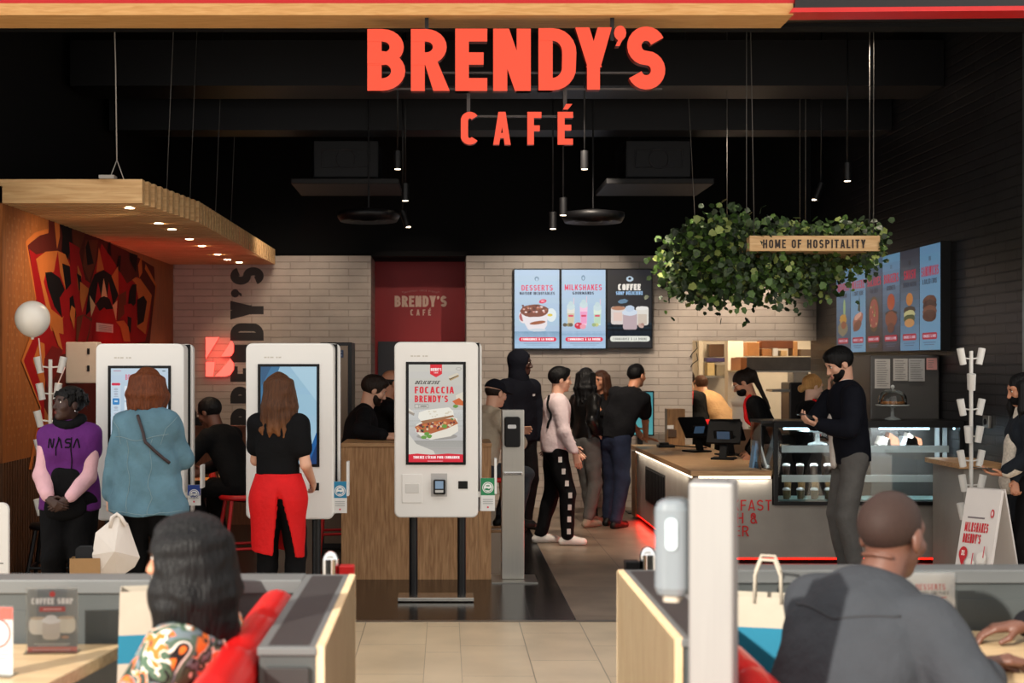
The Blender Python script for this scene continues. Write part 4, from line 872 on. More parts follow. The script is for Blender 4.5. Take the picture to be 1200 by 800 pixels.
for k, u in enumerate((1036, 1046, 1062, 1068, 1073)):
    q = W(u, 0, ZC+.25); m = MB(); m.prism([(q.x-.05, ZC+.25, shelf_z[0]+.027), (q.x+.06, ZC+.25, shelf_z[0]+.027), (q.x+.05, ZC+.25, shelf_z[0]+.08), (q.x-.02, ZC+.25, shelf_z[0]+.1+.03*(k % 2))], (0, .12, 0))
    T(m.build('wrapped_sandwich', [M('wrap_%d' % (k % 3), ((208, 196, 184), (150, 96, 70), (196, 204, 206))[k % 3], .35, vary=.15)]), 'wrapped sandwich on the upper display shelf, ' + ('first', 'second', 'third', 'fourth', 'fifth')[k] + ' behind the standing phone user', 'sandwich', 'wrapped sandwiches on the upper shelf')
# ------------------------------------------------------------------ things on the counter
tops = ch_
def pos_terminal(x, y, rz, lab):
    t = thing('cash_register', lab, 'cash register', (x, y, tops), rz); b = MB()
    black_plastic = M('register_black', (13, 13, 14), .6, spec=.12)
    b.box((-.11, -.10, 0), (.11, .12, .018)); b.build('base', black_plastic, t, bevel=.005, local=True)
    b = MB(); b.obox((0, .03, .11), (.035, 0, 0), (0, .02, .0), (0, -.05, .11)); b.build('stand', black_plastic, t, bevel=.004, local=True)
    b = MB(); b.obox((0, -.02, .25), (.16, 0, 0), (0, .012, .009), (0, -.075, .10)); s_ = b.build('display', black_plastic, t, bevel=.006, local=True)
    b = MB(); b.obox((0, .04, .22), (.09, 0, 0), (0, .008, -.003), (0, .02, .055)); b.build('customer_display', black_plastic, s_, bevel=.004, local=True)
    b = MB(); b.obox((0, .0515, .222), (.06, 0, 0), (0, .0014, -.0005), (0, .016, .042)); b.build('customer_screen', lit((80, 110, 140), .3), s_, local=True)
    return t
q = W(818, 0, 14.0); pos_terminal(q.x, 14.1, R(205), 'black cash register screen on the counter, the one farther back')
q = W(846, 0, 13.1); pos_terminal(q.x, 13.0, R(160), 'black cash register on the counter near its front corner')
q = W(851, 0, 13.9); pos_terminal(q.x-.05, 13.55, R(190), 'black cash register leaning between the two other registers')
q = W(779, 526, 14.9); m = MB(); m.rbox((q.x-.09, 14.75, tops+.001), (q.x+.09, 14.92, tops+.03), .02, axis=2); m.rbox((q.x-.07, 14.78, tops+.03), (q.x+.03, 14.88, tops+.055), .02, axis=2); m.tube([(q.x+.08, 14.85, tops+.02), (q.x+.25, 14.8, tops+.012), (q.x+.4, 14.6, tops+.012)], .008, 6)
one('card_reader', 'small black card reader with cable lying on the oak counter', 'card reader', m, black_plastic, bevel=.006)
q = W(792, 516, 15.1); bx = thing('napkin_box', 'tall dark wooden napkin box standing at the rear of the counter', 'box', (q.x, 15.15, tops))
MB().box((q.x-.1, 15.08, tops), (q.x+.1, 15.24, tops+.41)).build('body', wood('box_wood', '6E4F32', '8E6A45', (8, 8, .8), .5), bx, bevel=.004)
MB().box((q.x-.1, 15.068, tops+.19), (q.x-.03, 15.08, tops+.23)).build('napkin', M('napkin', (210, 206, 200), .8), bx); MB().box((q.x-.09, 15.066, tops+.1), (q.x-.0, 15.08, tops+.18)).build('slot', M('slot_brown', (66, 46, 30), .6), bx)
def d_teal(p, u0, v0, u1, v1): p.grad(u0, v0, u1, v1, (70, 150, 158), (88, 172, 176)); p.rect(u0+8, 487, u1-6, 488, (60, 120, 130))
screen(None, 738, 459.5, 765, 509, 15.6, d_teal, 'upright teal lit screen at the end of the counter behind the leaning man', None, 'screen', 'order_screen', depth=.05, fr=1.6, light=.7)
_t = [o for o in COL.objects if o.name.startswith('order_screen')][0]; MB().box((at_x(751, 15.6)-.03, 15.65, 0), (at_x(751, 15.6)+.03, 15.69, 1.2)).build('stand', black_metal, _t); MB().box((at_x(751, 15.6)-.15, 15.55, 0), (at_x(751, 15.6)+.15, 15.8, .012)).build('foot', black_metal, _t)
sg = thing('table_tent', 'slim white and blue standing card on the oak counter beside the glass case', 'card', (W(888, 0, 11.9).x, 11.9, tops))
q = W(888, 0, 11.9); MB().prism([(q.x-.06, 11.86, tops), (q.x-.02, 11.86, tops+.28), (q.x+.0, 11.86, tops+.28), (q.x-.04, 11.86, tops)], (0, .12, 0)).build('card_face', M('tent_blue', (120, 160, 196), .5, vary=.3, vs=20), sg); MB().prism([(q.x+.0, 11.86, tops+.28), (q.x+.08, 11.86, tops), (q.x+.065, 11.86, tops), (q.x-.01, 11.86, tops+.26)], (0, .12, 0)).build('card_back', M('tent_white', (226, 224, 220), .5), sg)
# ------------------------------------------------------------------ kitchen behind the opening
kw = M('kitchen_wall', (206, 196, 180), .5, vary=.05)
slab('wall_kitchen', (2.4, 18.6, 0), (6.4, 18.75, 2.9), kw); slab('wall_kitchen_left', (2.4, ZB+.25, 0), (2.5, 18.6, 2.9), kw); slab('wall_kitchen_right', (6.3, ZB+.25, 0), (6.4, 18.6, 2.9), kw)
slab('ceiling_kitchen', (2.4, ZB+.25, 2.9), (6.4, 18.7, 3.0), M('kitchen_ceiling', (170, 160, 145), .7)); area('kitchen_lamp', (4.0, 17.3, 2.85), (4.0, 17.3, 0), 75, 1.6, .5, (1, .78, .52))
KF = 17.2
def kb(u0, v0, u1, v1, Z, d=.3): a = W(u0, v0, Z); b = W(u1, v1, Z); return (a.x, Z, b.z), (b.x, Z+d, a.z)
a, b = kb(853, 398, 871, 520, 17.9, .2); slab('column_kitchen', (a[0], a[1], 0), (b[0], b[1], 2.9), M('kitchen_column', (214, 206, 192), .4, vary=.03))
jb = MB(); a, b = kb(819, 397, 824, 600, 18.3, .1); jb.box((a[0], a[1], 0), (b[0], b[1], 2.9)); struct(jb.build('trim_kitchen_jamb', M('kitchen_jamb', (196, 188, 174), .4)))
sh = thing('wall_shelf', 'steel wall shelf with jars in the kitchen, left of the white column', 'shelf', W(840, 440, 18.24)); a, b = kb(827, 440, 851, 443, 18.24, .35); MB().box(a, b).build('board', steel, sh)
m = MB(); m.prism([(a[0]+.02, 18.26, a[2]), (a[0]+.02, 18.58, a[2]), (a[0]+.02, 18.58, a[2]-.18)], (.03, 0, 0)); m.build('bracket', steel, sh)
for u0, v0, u1, v1, c, l in ((829, 425, 838, 440, (196, 176, 130), 'cream tub on the steel kitchen shelf, nearer the opening edge'), (839.5, 427, 850, 440, (150, 140, 120), 'glassy box on the steel kitchen shelf beside the column'), (828, 419, 851, 424, (70, 62, 110), 'flat dark blue tray on top of the tubs in the kitchen'), (831, 403, 849, 418, (96, 70, 50), 'brown carton above the tubs in the kitchen')):
    a, b = kb(u0, v0, u1, v1, 18.3, .2); m = MB(); m.rbox(a, b, .02, axis=2); one('kitchen_container', l, 'container', m, M('kc_%d%d%d' % c, c, .4, vary=.2), bevel=.006)
hd = thing('extractor_hood', 'long steel extractor hood high up in the kitchen opening', 'hood', W(910, 434, KF)); a, b = kb(875, 418, 962, 434, KF, .7); MB().box(a, b).build('canopy', M('hood_steel', (92, 86, 80), .35, .7, vary=.2), hd, bevel=.01); a, b = kb(868, 419, 875, 434, KF, .6); MB().box(a, b).build('end_cap', M('hood_copper', (176, 112, 66), .35, .6), hd)
a, b = kb(866, 434, 960, 436, KF, .7); MB().box(a, b).build('lip', steel, hd)
for u0, v0, u1, v1, c, l in ((876, 401, 890, 417, (190, 130, 74), 'tan carton standing on the extractor hood, next to the column'), (892, 399, 930, 408, (120, 66, 34), 'brown long carton stacked above the hood'), (893, 408.5, 905, 417, (176, 118, 66), 'small tan carton on the hood under the long brown one'), (905.5, 407.5, 912, 417, (222, 220, 216), 'white jar with dark band on the extractor hood'), (915, 410.5, 923, 417, (206, 170, 120), 'pale round tub on the extractor hood'), (929, 400, 935, 417, (196, 140, 84), 'upright tan carton on the extractor hood'), (938, 409, 956, 417, (120, 100, 80), 'dull flat carton at the far end of the hood')):
    a, b = kb(u0, v0, u1, v1, KF+.15, .25); m = MB(); m.rbox(a, b, .015, axis=2); one('kitchen_container', l, 'container', m, M('kc_%d%d%d' % c, c, .5, vary=.15), bevel=.004)
fr = thing('kitchen_counter', 'steel kitchen counter with machines behind the cashiers', 'counter', W(900, 600, 17.8)); MB().box((3.95, 17.6, 0), (6.2, 18.3, .86)).build('body', M('kitchen_steel', (104, 88, 72), .35, .6, vary=.2), fr); MB().box((3.9, 17.55, .86), (6.25, 18.4, .9)).build('worktop', steel, fr)
cm = thing('coffee_machine', 'dark coffee machine on the kitchen counter behind the blonde cashier', 'coffee machine', W(930, 480, 15.5)); a, b = kb(925, 448, 957, 520, 15.4, .4); MB().box((a[0], a[1], .9), b).build('body', M('machine_dark', (40, 38, 38), .3, .4, vary=.2), cm, bevel=.02); a, b = kb(930, 436, 948, 448, 15.45, .3); MB().rbox(a, b, .03, axis=2).build('bean_hopper', M('hopper', (150, 146, 140), .15, alpha=.7), cm); a, b = kb(905, 456, 926, 459, 15.4, .3); MB().box(a, b).build('shelf_plate', steel, cm)
MB().box((W(905, 0, 15.4).x, 15.5, 0), (W(957, 0, 15.4).x, 15.75, .9)).build('stand', black_metal, cm)
a, b = kb(860, 452, 871, 476, 17.1, .2); m = MB(); m.lathe([(0, 0), (.1, 0), (.13, .08), (.07, .14), (.12, .22), (.1, .3), (0, .31)], (a[0]+.06, 17.0, a[2]), 16); m.tube([(a[0]+.06, 17, a[2]+.28), (a[0]+.16, 16.95, a[2]+.2), (a[0]+.12, 16.95, a[2]+.05)], .025, 8); m.cyl((a[0]+.06, 17.0, .9), (a[0]+.06, 17.0, a[2]), .1)
o_ = one('stand_mixer', 'white kitchen mixer standing before the white column', 'mixer', m, M('mixer_white', (212, 210, 204), .3))
MB().box((a[0]-.08, 16.86, 0), (a[0]+.22, 17.14, .9)).build('mixer_stand', M('kitchen_steel', (104, 88, 72), .35, .6, vary=.2), o_)
m = MB(); a, b = kb(886, 470, 902, 500, 16.5, .3); m.box((a[0], a[1], 0), (b[0], b[1], 1.05)); one('waste_cabinet', 'orange brown cabinet in the kitchen behind the cashier with glasses', 'cabinet', m, M('cab_orange', (170, 84, 40), .5, vary=.2), bevel=.01)
for k, (u, v0, v1) in enumerate(((811, 400, 418), (811.5, 414, 430))):
    a = W(u, v0, ZB-.02); c = W(u, v1, ZB-.02); wire('cable_loop', 'thin dark cable looping down beside the kitchen opening, %s one' % ('upper', 'lower')[k], [(a.x+.05, ZB-.02, a.z), (a.x+.06, ZB-.03, a.z-.08), (a.x-.0, ZB-.03, c.z+.04), (a.x-.02, ZB-.02, c.z)], .006, black_plastic, 'cable')
# ------------------------------------------------------------------ fridge with papers, wall side counter, socket
fg = thing('upright_fridge', 'tall dark grey fridge with papers taped on, behind the display case', 'fridge', W(1062, 600, 12.2)); a, b = kb(1020, 416, 1101, 500, 12.12, .7)
MB().box((a[0], 12.12, 0), (b[0], 12.8, b[2])).build('cabinet', M('fridge_grey', (92, 90, 88), .38, .5, vary=.08, vs=3), fg, bevel=.012)
pc = Pic(*front(12.12), step=.001); pp_ = M('paper_white', (196, 192, 186), .8); 
for u0, v0, u1, v1, c in ((1025, 420.5, 1043, 455, pp_), (1046, 420, 1063, 446, pp_), (1063.5, 420, 1082.5, 446.5, M('paper_grey', (178, 178, 176), .8)), (1084, 419.5, 1096.5, 433, M('paper_pink', (206, 150, 146), .8))):
    pc.rect(u0, v0, u1, v1, c)
    for i in range(int((v1-v0)/2.6)-1): pc.rect(u0+2, v0+2.4+i*2.6, u1-2-random.random()*4, v0+3.1+i*2.6, M('ink', (130, 128, 126), .8))
pc.build('notice', fg)
cs = thing('side_counter', 'low grey cabinet with oak top against the dark brick wall', 'cabinet', (4.0, 10.9, 0)); a = W(1112, 541, 10.9); MB().box((a.x+.05, 10.72, 0), (XR-.004, 11.4, a.z-.04)).build('body', concrete, cs); MB().box((a.x, 10.68, a.z-.04), (XR-.004, 11.45, a.z)).build('worktop', oak_h, cs, bevel=.003)
so = thing('wall_socket', 'small steel socket box on the dark brick wall', 'socket', (XR, 11.0, 1.2)); y = FPX*XR/(1159-CX); z = HCAM-(494-CY)*y/FPX
MB().box((XR-.03, y-.06, z-.05), (XR, y+.06, z+.05)).build('plate', steel, so, bevel=.006); MB().cyl((XR-.036, y, z), (XR-.03, y, z), .025, n=16).build('outlet', black_plastic, so)
# ------------------------------------------------------------------ balloon holder trees
def balloon_tree(u, vtop, vbot, Z, tiers, label, lean=0.):
    p = W(u, vtop, Z); t = thing('balloon_stand', label, 'balloon stand', (p.x, Z, 0)); m = MB(); top = p.z; bx_ = p.x-lean
    m.cyl((bx_, Z, .02), (p.x, Z, top), .014, n=12); m.build('pole', white_metal, t)
    MB().lathe([(0, 0), (.2, 0), (.2, .012), (.03, .03), (0, .03)], (bx_, Z, 0), 24).build('base', white_metal, t)
    for v, spread in tiers:
        zz = W(0, v, Z).z; f = zz/top; cx_ = bx_+(p.x-bx_)*f
        for dx, dy in spread:
            q = Vector((cx_+dx*.075, Z+dy*.075, zz)); d = Vector((dx*.22, dy*.22, 1)).normalized()
            c = MB(); c.cyl(q-d*.05, q+d*.07, .024, .027, n=14); hold = c.build('cup_holder', white_metal, t)
            MB().cyl((cx_, Z, zz-.01), q, .006, n=6).build('arm', white_metal, hold)
    return t
S2 = ((-1, -.3), (1, .3)); S3 = ((-.3, -1), (.35, 1)); 
balloon_tree(59, 421, 690, 9.9, ((429, S2), (460, ((-.75, -.5), (.75, -.3))), (492, S2), (525, S2), (560, S3), (595, S2)), 'white metal balloon stand with cup holders beside the wall mural')
balloon_tree(1138, 411, 690, 9.95, ((419, S2), (449, S3), (478.5, S2), (510, ((-.5, -.6), (.6, -.4))), (538.5, S2), (567, ((-.9, -.4), (.9, -.2))), (600, S2)), 'white metal balloon stand with empty cup holders before the dark brick wall')
pB = W(38, 373, 9.7); bl = thing('balloon', 'white balloon on a stick held by the balloon stand beside the mural', 'balloon', pB); r = 20.3*9.7/FPX
m = MB(); pr = [(0, -r*1.22), (.012, -r*1.2), (.01, -r*1.12)]+[(r*math.sin(R(a))*(1 if a < 90 else 1-.16*((a-90)/90)**2), r*1.02*math.cos(R(a))*(1 if a < 90 else 1.08)) for a in range(172, -1, -8)]; m.lathe(pr, pB, 28); m.build('envelope', M('balloon_white', (232, 226, 216), .25, vary=.01), bl)
q = W(50, 426, 9.85); MB().tube([(pB.x+.045, 9.7, pB.z-r*1.15), (q.x, 9.84, q.z-.05)], .005, 6).build('stick', M('stick_pink', (226, 190, 180), .4), bl)
a = W(78, 430, 9.9); b = W(64, 461, 9.9); one('balloon_stick', 'bare pinkish balloon stick poking out of the balloon stand', 'stick', MB().tube([(a.x, 9.86, a.z), (b.x, 9.88, b.z)], .005, 6), M('stick_pink', (226, 190, 180), .4))
zz = 12.0; a = W(92, 400, zz); y0 = FPX*XL/(92-CX); y1 = FPX*XL/(112-CX)
ub = thing('wall_box', 'white panel with two dark holes fixed to the mural wall behind the nearest kiosk', 'box', (XL, (y0+y1)/2, 1.6)); a = W(93, 400.5, 11.6); b = W(114, 449, 11.6)
MB().box((XL+.001, 11.6, b.z), (b.x, 11.75, a.z)).build('panel', M('box_white', (196, 184, 172), .5, vary=.04), ub, bevel=.01)
for v in (411.5, 431.5): q = W(104, v, 11.6); MB().box((q.x-.012, 11.592, q.z-.025), (q.x+.008, 11.6, q.z+.025)).build('hole', black_plastic, ub)
y = FPX*(XL+.002)/(122-CX); nt = thing('wall_notice', 'small white notice pinned in the middle of the mural', 'notice', (XL, y, 2.0)); m = MB(); zt = HCAM-(379-CY)*y/FPX; zl = HCAM-(389-CY)*y/FPX; m.box((XL+.004, y-.3, zl), (XL+.007, y+.33, zt)); m.build('sheet', M('notice_white', (196, 176, 166), .8), nt)
p = Pic(lambda a, b: Vector((XL+.008, a, b)), (1, 0, 0), .001)
for i in range(5): p.rect(y-.24, zt-.025-i*.014, y+.26, zt-.019-i*.014, M('ink', (130, 128, 126), .8))
p.build('print', nt)
spot('mural_red_lamp', (XL+.35, 12.9, 1.0), (XL, 13.6, 2.2), 60, 110, .9, (1, .05, .03)); spot('mural_lamp', (XL+.9, 10.6, 2.84), (XL, 10.9, 1.6), 60, 130, .8, (1, .74, .46))
area('neon_lamp', (-2.68, ZB-.08, 1.78), (-2.68, ZB+1, 1.78), .9, .3, .45, (1, .06, .04))
# ------------------------------------------------------------------ hanging ivy planter with the wooden board
ip = thing('hanging_planter', 'hanging wooden frame overgrown with green ivy, lettered board on its front', 'planter', (2.8, 11.5, 2.57)); ZP = 10.5; aL = W(878.5, 276, ZP); aR = W(1031.5, 294, ZP)
bd = MB().box((aL.x, ZP, aR.z), (aR.x, ZP+.03, aL.z)).build('board', pine, ip, bevel=.003)
pc = Pic(*front(ZP), step=.001); pc.text('HOME OF HOSPITALITY', 954, 290.8, 10.2, M('burnt', (44, 30, 24), .6), .19, .52, .2, fit=120); pc.build('lettering', bd)
m = MB(); xl, xr, yr = aL.x, aR.x, 12.9; zc = (aL.z+aR.z)/2
m.box((xl, ZP+.03, zc-.05), (xl+.03, yr, zc+.05)); m.box((xr-.03, ZP+.03, zc-.05), (xr, yr, zc+.05)); m.box((xl, yr, zc-.06), (xr, yr+.03, zc+.06)); m.box((xl+.03, ZP+.03, zc-.05), (xr-.03, yr, zc-.035)); m.build('frame', pine, ip)
iv = MB(); leafm = [M('ivy_dark', (44, 66, 30), .45, vary=.3), M('ivy_mid', (74, 104, 44), .42, vary=.3), M('ivy_light', (136, 152, 82), .42, vary=.2), M('ivy_deep', (34, 50, 28), .5, vary=.3)]  # four leaf greens, mixed at random over the foliage
def leaf(c, d, n_, s_, mi):
    d = d.normalized(); x = d.cross(n_).normalized()*s_; n_ = x.cross(d).normalized()
    pts = [c, c+d*.15*s_+x*.45, c+d*.5*s_+x*.38+n_*.05*s_, c+d*.62*s_+x*.5, c+d*1.1*s_, c+d*.62*s_-x*.5, c+d*.5*s_-x*.38+n_*.05*s_, c+d*.15*s_-x*.45]
    iv.add(pts, [(0, 1, 2, 4), (0, 4, 6, 7), (2, 3, 4), (4, 5, 6)], mi)
rg = random.Random(3)
def clump(f, n, spread, drop, sz):
    for _ in range(n):
        b = f(rg.random()); c = b+Vector((rg.gauss(0, spread[0]), rg.gauss(0, spread[1]), rg.gauss(0, spread[2]))); 
        if rg.random() < .35: c.z -= abs(rg.gauss(0, drop))
        d = Vector((rg.gauss(0, .6), rg.gauss(-.2, .6), -.6+rg.gauss(0, .5))); nn = Vector((rg.gauss(0, .5), -1+rg.gauss(0, .4), .5+rg.gauss(0, .4)))
        leaf(c, d, nn, sz*.82*rg.uniform(.6, 1.25), rg.choices((0, 1, 2, 3), (4, 3, 1.1, 2.5))[0])
lerp = lambda a, b: (lambda t: Vector(a).lerp(Vector(b), t))
clump(lerp((xl-.02, ZP+.1, zc), (xl-.1, yr, zc)), 2600, (.14, .1, .13), .12, .07)
clump(lerp((xl, yr, zc), (xr, yr, zc)), 900, (.1, .12, .12), .12, .07)
clump(lerp((xr, ZP+.1, zc+.02), (xr+.02, yr, zc)), 700, (.05, .1, .1), .08, .062)
clump(lerp((xl+.1, ZP+.14, zc+.10), (xr, ZP+.14, zc+.11)), 520, (.06, .05, .045), .0, .06)
clump(lerp((xl+.05, ZP+.3, zc-.16), (xr-.25, ZP+.5, zc-.12)), 950, (.08, .12, .06), .10, .062)
clump(lerp((xl+.1, ZP+.9, zc-.02), (xr-.2, ZP+.9, zc)), 700, (.1, .3, .08), .10, .066)
clump(lerp((xl-.12, yr-.9, zc+.05), (xl-.05, ZP+.5, zc+.12)), 900, (.12, .2, .1), .1, .07)
clump(lerp((xr-.01, ZP-.02, zc-.05), (xr+.05, ZP+.1, zc+.1)), 40, (.02, .02, .03), .03, .045)
for _ in range(40):
    t_ = rg.random(); x = xl+t_*(xr-xl)*.8-.1; y = ZP+.2+rg.random()*1.6
    for k in range(rg.randint(3, 7)): leaf(Vector((x+rg.gauss(0, .015), y, zc-.22-k*.035)), Vector((rg.gauss(0, .5), -.2, -.7)), Vector((rg.gauss(0, .4), -1, .4)), .05, rg.choice((0, 1, 3)))
iv.build('foliage', leafm, ip)
for k, (u, y, dx) in enumerate(((799, 12.8, -.12), (852, 12.2, 0), (871, 10.7, .0), (884, 10.6, -.04), (982, 12.8, 0), (990, 12.6, 0), (1024, 10.7, 0), (1031, 10.6, -.0))):
    x = (u-CX)*y/FPX; x = max(xl+.02, min(xr-.02, x)); MB().tube([(x, y, zc+.04), (x+dx, y, 4.96)], .0035, 5).build('hanging_wire', wm, ip)
# ------------------------------------------------------------------ seating booths
HP = 1.0; booth_grey = M('booth_grey', (74, 78, 78), .42, vary=.04); booth_dark = M('booth_dark', (52, 50, 50), .4, vary=.05); booth_edge = M('booth_edge', (104, 106, 106), .38, vary=.04); slat_m = wood('slat_wood', 'D3B48C', 'E6CDA8', (10, 10, 1), .55)
def end_wall(x0, x1, y0, y1, side, label):
    """low booth wall running away from the viewer, upright slats on one side"""
    t = thing('booth_divider', label, 'booth wall', ((x0+x1)/2, y0, 0))
    sx0, sx1 = (x1-.02, x1) if side > 0 else (x0, x0+.02)
    cx0, cx1 = (x0, x1-.02) if side > 0 else (x0+.02, x1)
    MB().box((cx0, y0, 0), (cx1, y1, HP-.02)).build('core', booth_grey, t)
    m = MB(); m.box((cx0-.004, y0-.012, HP-.02), (cx1+.002, y1, HP)); m.build('cap_rail', booth_edge, t, bevel=.003)
    m = MB(); m.box((cx0+.02, y0+.012, HP), (cx1-.02, y1-.04, HP+.0015)); m.build('cap_panel', booth_dark, t)
    m = MB(); m.box((cx0+.018, y0-.014, .04), (cx1-.018, y0, HP-.05)); m.build('end_panel', booth_dark, t, bevel=.002)
    m = MB(); n = int((y1-y0)/.034)
    for k in range(n):
        y = y0-.008+k*(y1-y0)/n
        m.box((sx0, y, 0), (sx1, y+.021, HP+.004))
    m.box((sx0+.006*(side > 0), y0, 0), (sx1-.006*(side < 0) if side > 0 else sx1, y1, HP-.004)); m.build('slat_cladding', slat_m, t)
    return t
end_wall(-.462, -.30, 3.39, 4.56, 1, 'grey capped booth wall with pale wood slats, beside the red bolster and the seated woman')
end_wall(.585, .74, 3.49, 4.66, -1, 'grey capped booth wall with pale wood slats facing the aisle, behind the steel post')
def back_wall(x0, x1, y0, y1, label):
    t = thing('booth_partition', label, 'booth wall', ((x0+x1)/2, y0, 0))
    MB().box((x0, y0, 0), (x1, y1, HP-.045)).build('core', booth_grey, t); MB().box((x0, y0-.012, HP-.045), (x1, y1+.01, HP)).build('cap_rail', booth_edge, t, bevel=.004)
    for k in range(3): x = x0+(x1-x0)*(k+.5)/3; MB().box((x-.28, y0-.004, .1), (x+.28, y0, HP-.1)).build('panel', booth_grey, t)
    return t
back_wall(-2.6, -.466, 4.45, 4.57, 'grey back partition of the booth where the woman in the patterned blouse sits')
back_wall(.744, 3.2, 4.66, 4.78, 'grey back partition of the booth where the man in the grey sweatshirt sits')
def table(x0, x1, y0, y1, zt, label, cut=None, leg=(0, 0)):
    t = thing('booth_table', label, 'table', ((x0+x1)/2, (y0+y1)/2, 0)); m = MB()
    poly = [(x0, y0, zt-.04), (x1, y0, zt-.04), (x1, y1, zt-.04), (x0, y1, zt-.04)] if cut is None else [(a, b, zt-.04) for a, b in cut]
    m.prism(poly, (0, 0, .04)); m.build('tabletop', wood('table_oak', 'B99A73', 'D2B78F', (.9, 9, 9), .35), t, bevel=.003)
    MB().cyl((leg[0], leg[1], .02), (leg[0], leg[1], zt-.04), .04).build('leg', black_metal, t); MB().lathe([(0, 0), (.24, 0), (.24, .012), (.05, .03), (0, .03)], (leg[0], leg[1], 0), 24).build('base', black_metal, t)
ZT = .80
k1 = W(142, 757, 4.36); k2 = W(87, 800, 3.86)
table(0, 0, 0, 0, ZT, 'light wood booth table carrying the upright advert holders, beside the paper carrier', cut=[(-2.3, 3.0), (-1.26, 3.0), (-1.035, 4.4), (-2.3, 4.4)], leg=(-1.7, 3.7))
table(0, 0, 0, 0, ZT, 'light wood booth table where the man in the sweatshirt rests his arms', cut=[(1.46, 3.5), (2.6, 3.5), (2.6, 4.62), (1.62, 4.62), (1.5, 4.5), (1.46, 4.3)], leg=(2.0, 4.0))
# padded red seats
def padded(x0, x1, y0, y1, zs, zb, facing, label, ribs=4):
    t = thing('booth_bench', label, 'bench', ((x0+x1)/2, (y0+y1)/2, 0)); L_ = y1-y0
    MB().box((x0, y0, .05), (x1, y1, zs-.12)).build('base', booth_dark, t); MB().rbox((x0, y0, zs-.12), (x1, y1, zs), .05, axis=1).build('seat', red_gloss, t)
    xb = x1 if facing < 0 else x0; m = MB()
    m.rbox((min(xb, xb+facing*.13), y0, zs), (max(xb, xb+facing*.13), y1, zb-.06), .03, axis=1); m.build('backrest', red_gloss, t)
    m = MB(); 
    for k in range(ribs*6+1): pass
    pts = [(xb+facing*.065, y0+L_*k/40, zb-.055) for k in range(41)]; rr = [.062*(1-.10*(abs(((k/40*ribs) % 1)-.5) > .42)) for k in range(41)]; rr[0] = rr[-1] = .035
    m.tube(pts, rr, 16); m.build('bolster', M('red_leather', (206, 24, 24), .28, vary=.03), t); return t
padded(-1.0, -.466, 2.6, 4.35, .46, .985, -1, 'red leather booth bench with a fat bolster behind the seated woman')
padded(.742, 1.2, 2.6, 3.95, .46, .90, 1, 'red leather booth bench behind the man in the sweatshirt')
# printed cards in clear holders
def card_stand(x, y, w, h, draw, label, rz=0.):
    t = thing('table_sign', label, 'table sign', (x, y, ZT), rz); m = MB(); m.box((-w/2-.004, -.002, .002), (w/2+.004, .004, h+.006)); m.build('clear_holder', glass('acrylic', (252, 253, 253), .05), t, local=True)
    MB().box((-w/2-.004, -.03, 0), (w/2+.004, .04, .003)).build('foot', glass('acrylic'), t, local=True)
    m = MB(); m.box((-w/2, .0045, .004), (w/2, .006, h)); m.build('card_back', paper((226, 224, 220)), t, local=True)
    p = Pic(lambda a, b: Vector((a, .0042, b)), (0, -1, 0), .0004)
    p.k = 0; draw(p, w, h); p.mb.v = [(a, b+.0, c) for a, b, c in p.mb.v]; p.build('card', t, local=True); return t
def d_cc(p, w, h):
    p.step = .00015; p.rect(-w/2, 0, w/2, h, (124, 133, 137)); p.rect(-w/2, 0, w/2, h*.085, (224, 130, 122)); p.rect(-w*.4, h*.03, w*.36, h*.045, (236, 200, 194)); p.ell(0, h*.92, w*.06, w*.06, (206, 60, 56))  # greys and reds paled to paint in the sunlit haze on the card
    p.text('COFFEE SHOP', 0, h*.76, h*.10, (240, 240, 238), .3, .58, .08, sy=1, fit=w*.84); p.rect(-w*.26, h*.645, w*.26, h*.72, (200, 82, 78)); p.rect(-w*.18, h*.675, w*.18, h*.69, (240, 216, 212))
    for cx_, z0_, z1_, c in ((-w*.28, .28, .56, (232, 230, 222)), (w*.28, .30, .57, (226, 222, 208))): p.rrect(cx_-w*.19, h*z0_, cx_+w*.19, h*z1_, .02, c); p.ell(cx_, h*(z1_-.02), w*.17, h*.025, (206, 190, 170))
    p.rrect(-w*.2, h*.2, w*.16, h*.5, .015, (214, 208, 200)); p.ell(-w*.02, h*.5, w*.2, h*.05, (240, 240, 240), wob=.1); p.ell(-w*.02, h*.55, w*.12, h*.04, (234, 234, 234), wob=.1); p.ell(w*.26, h*.24, w*.08, h*.025, (196, 160, 140))
    p.rect(-w*.36, h*.125, w*.36, h*.14, (206, 210, 210)); p.rect(-w*.3, h*.1, w*.3, h*.11, (206, 210, 210))
def d_red(p, w, h):
    p.step = .00015; p.rect(-w/2, 0, w/2, h, (214, 212, 208)); p.rect(-w/2, h*.82, w/2, h, (210, 84, 70)); p.ell(0, h*.62, w*.44, h*.22, (206, 70, 66)); p.ell(0, h*.62, w*.38, h*.19, (226, 222, 218)); p.rect(-w*.4, h*.36, w*.4, h*.38, (150, 160, 170)); p.rect(-w*.4, h*.3, w*.4, h*.32, (150, 160, 170)); p.rect(-w*.4, h*.24, w*.3, h*.26, (150, 160, 170))
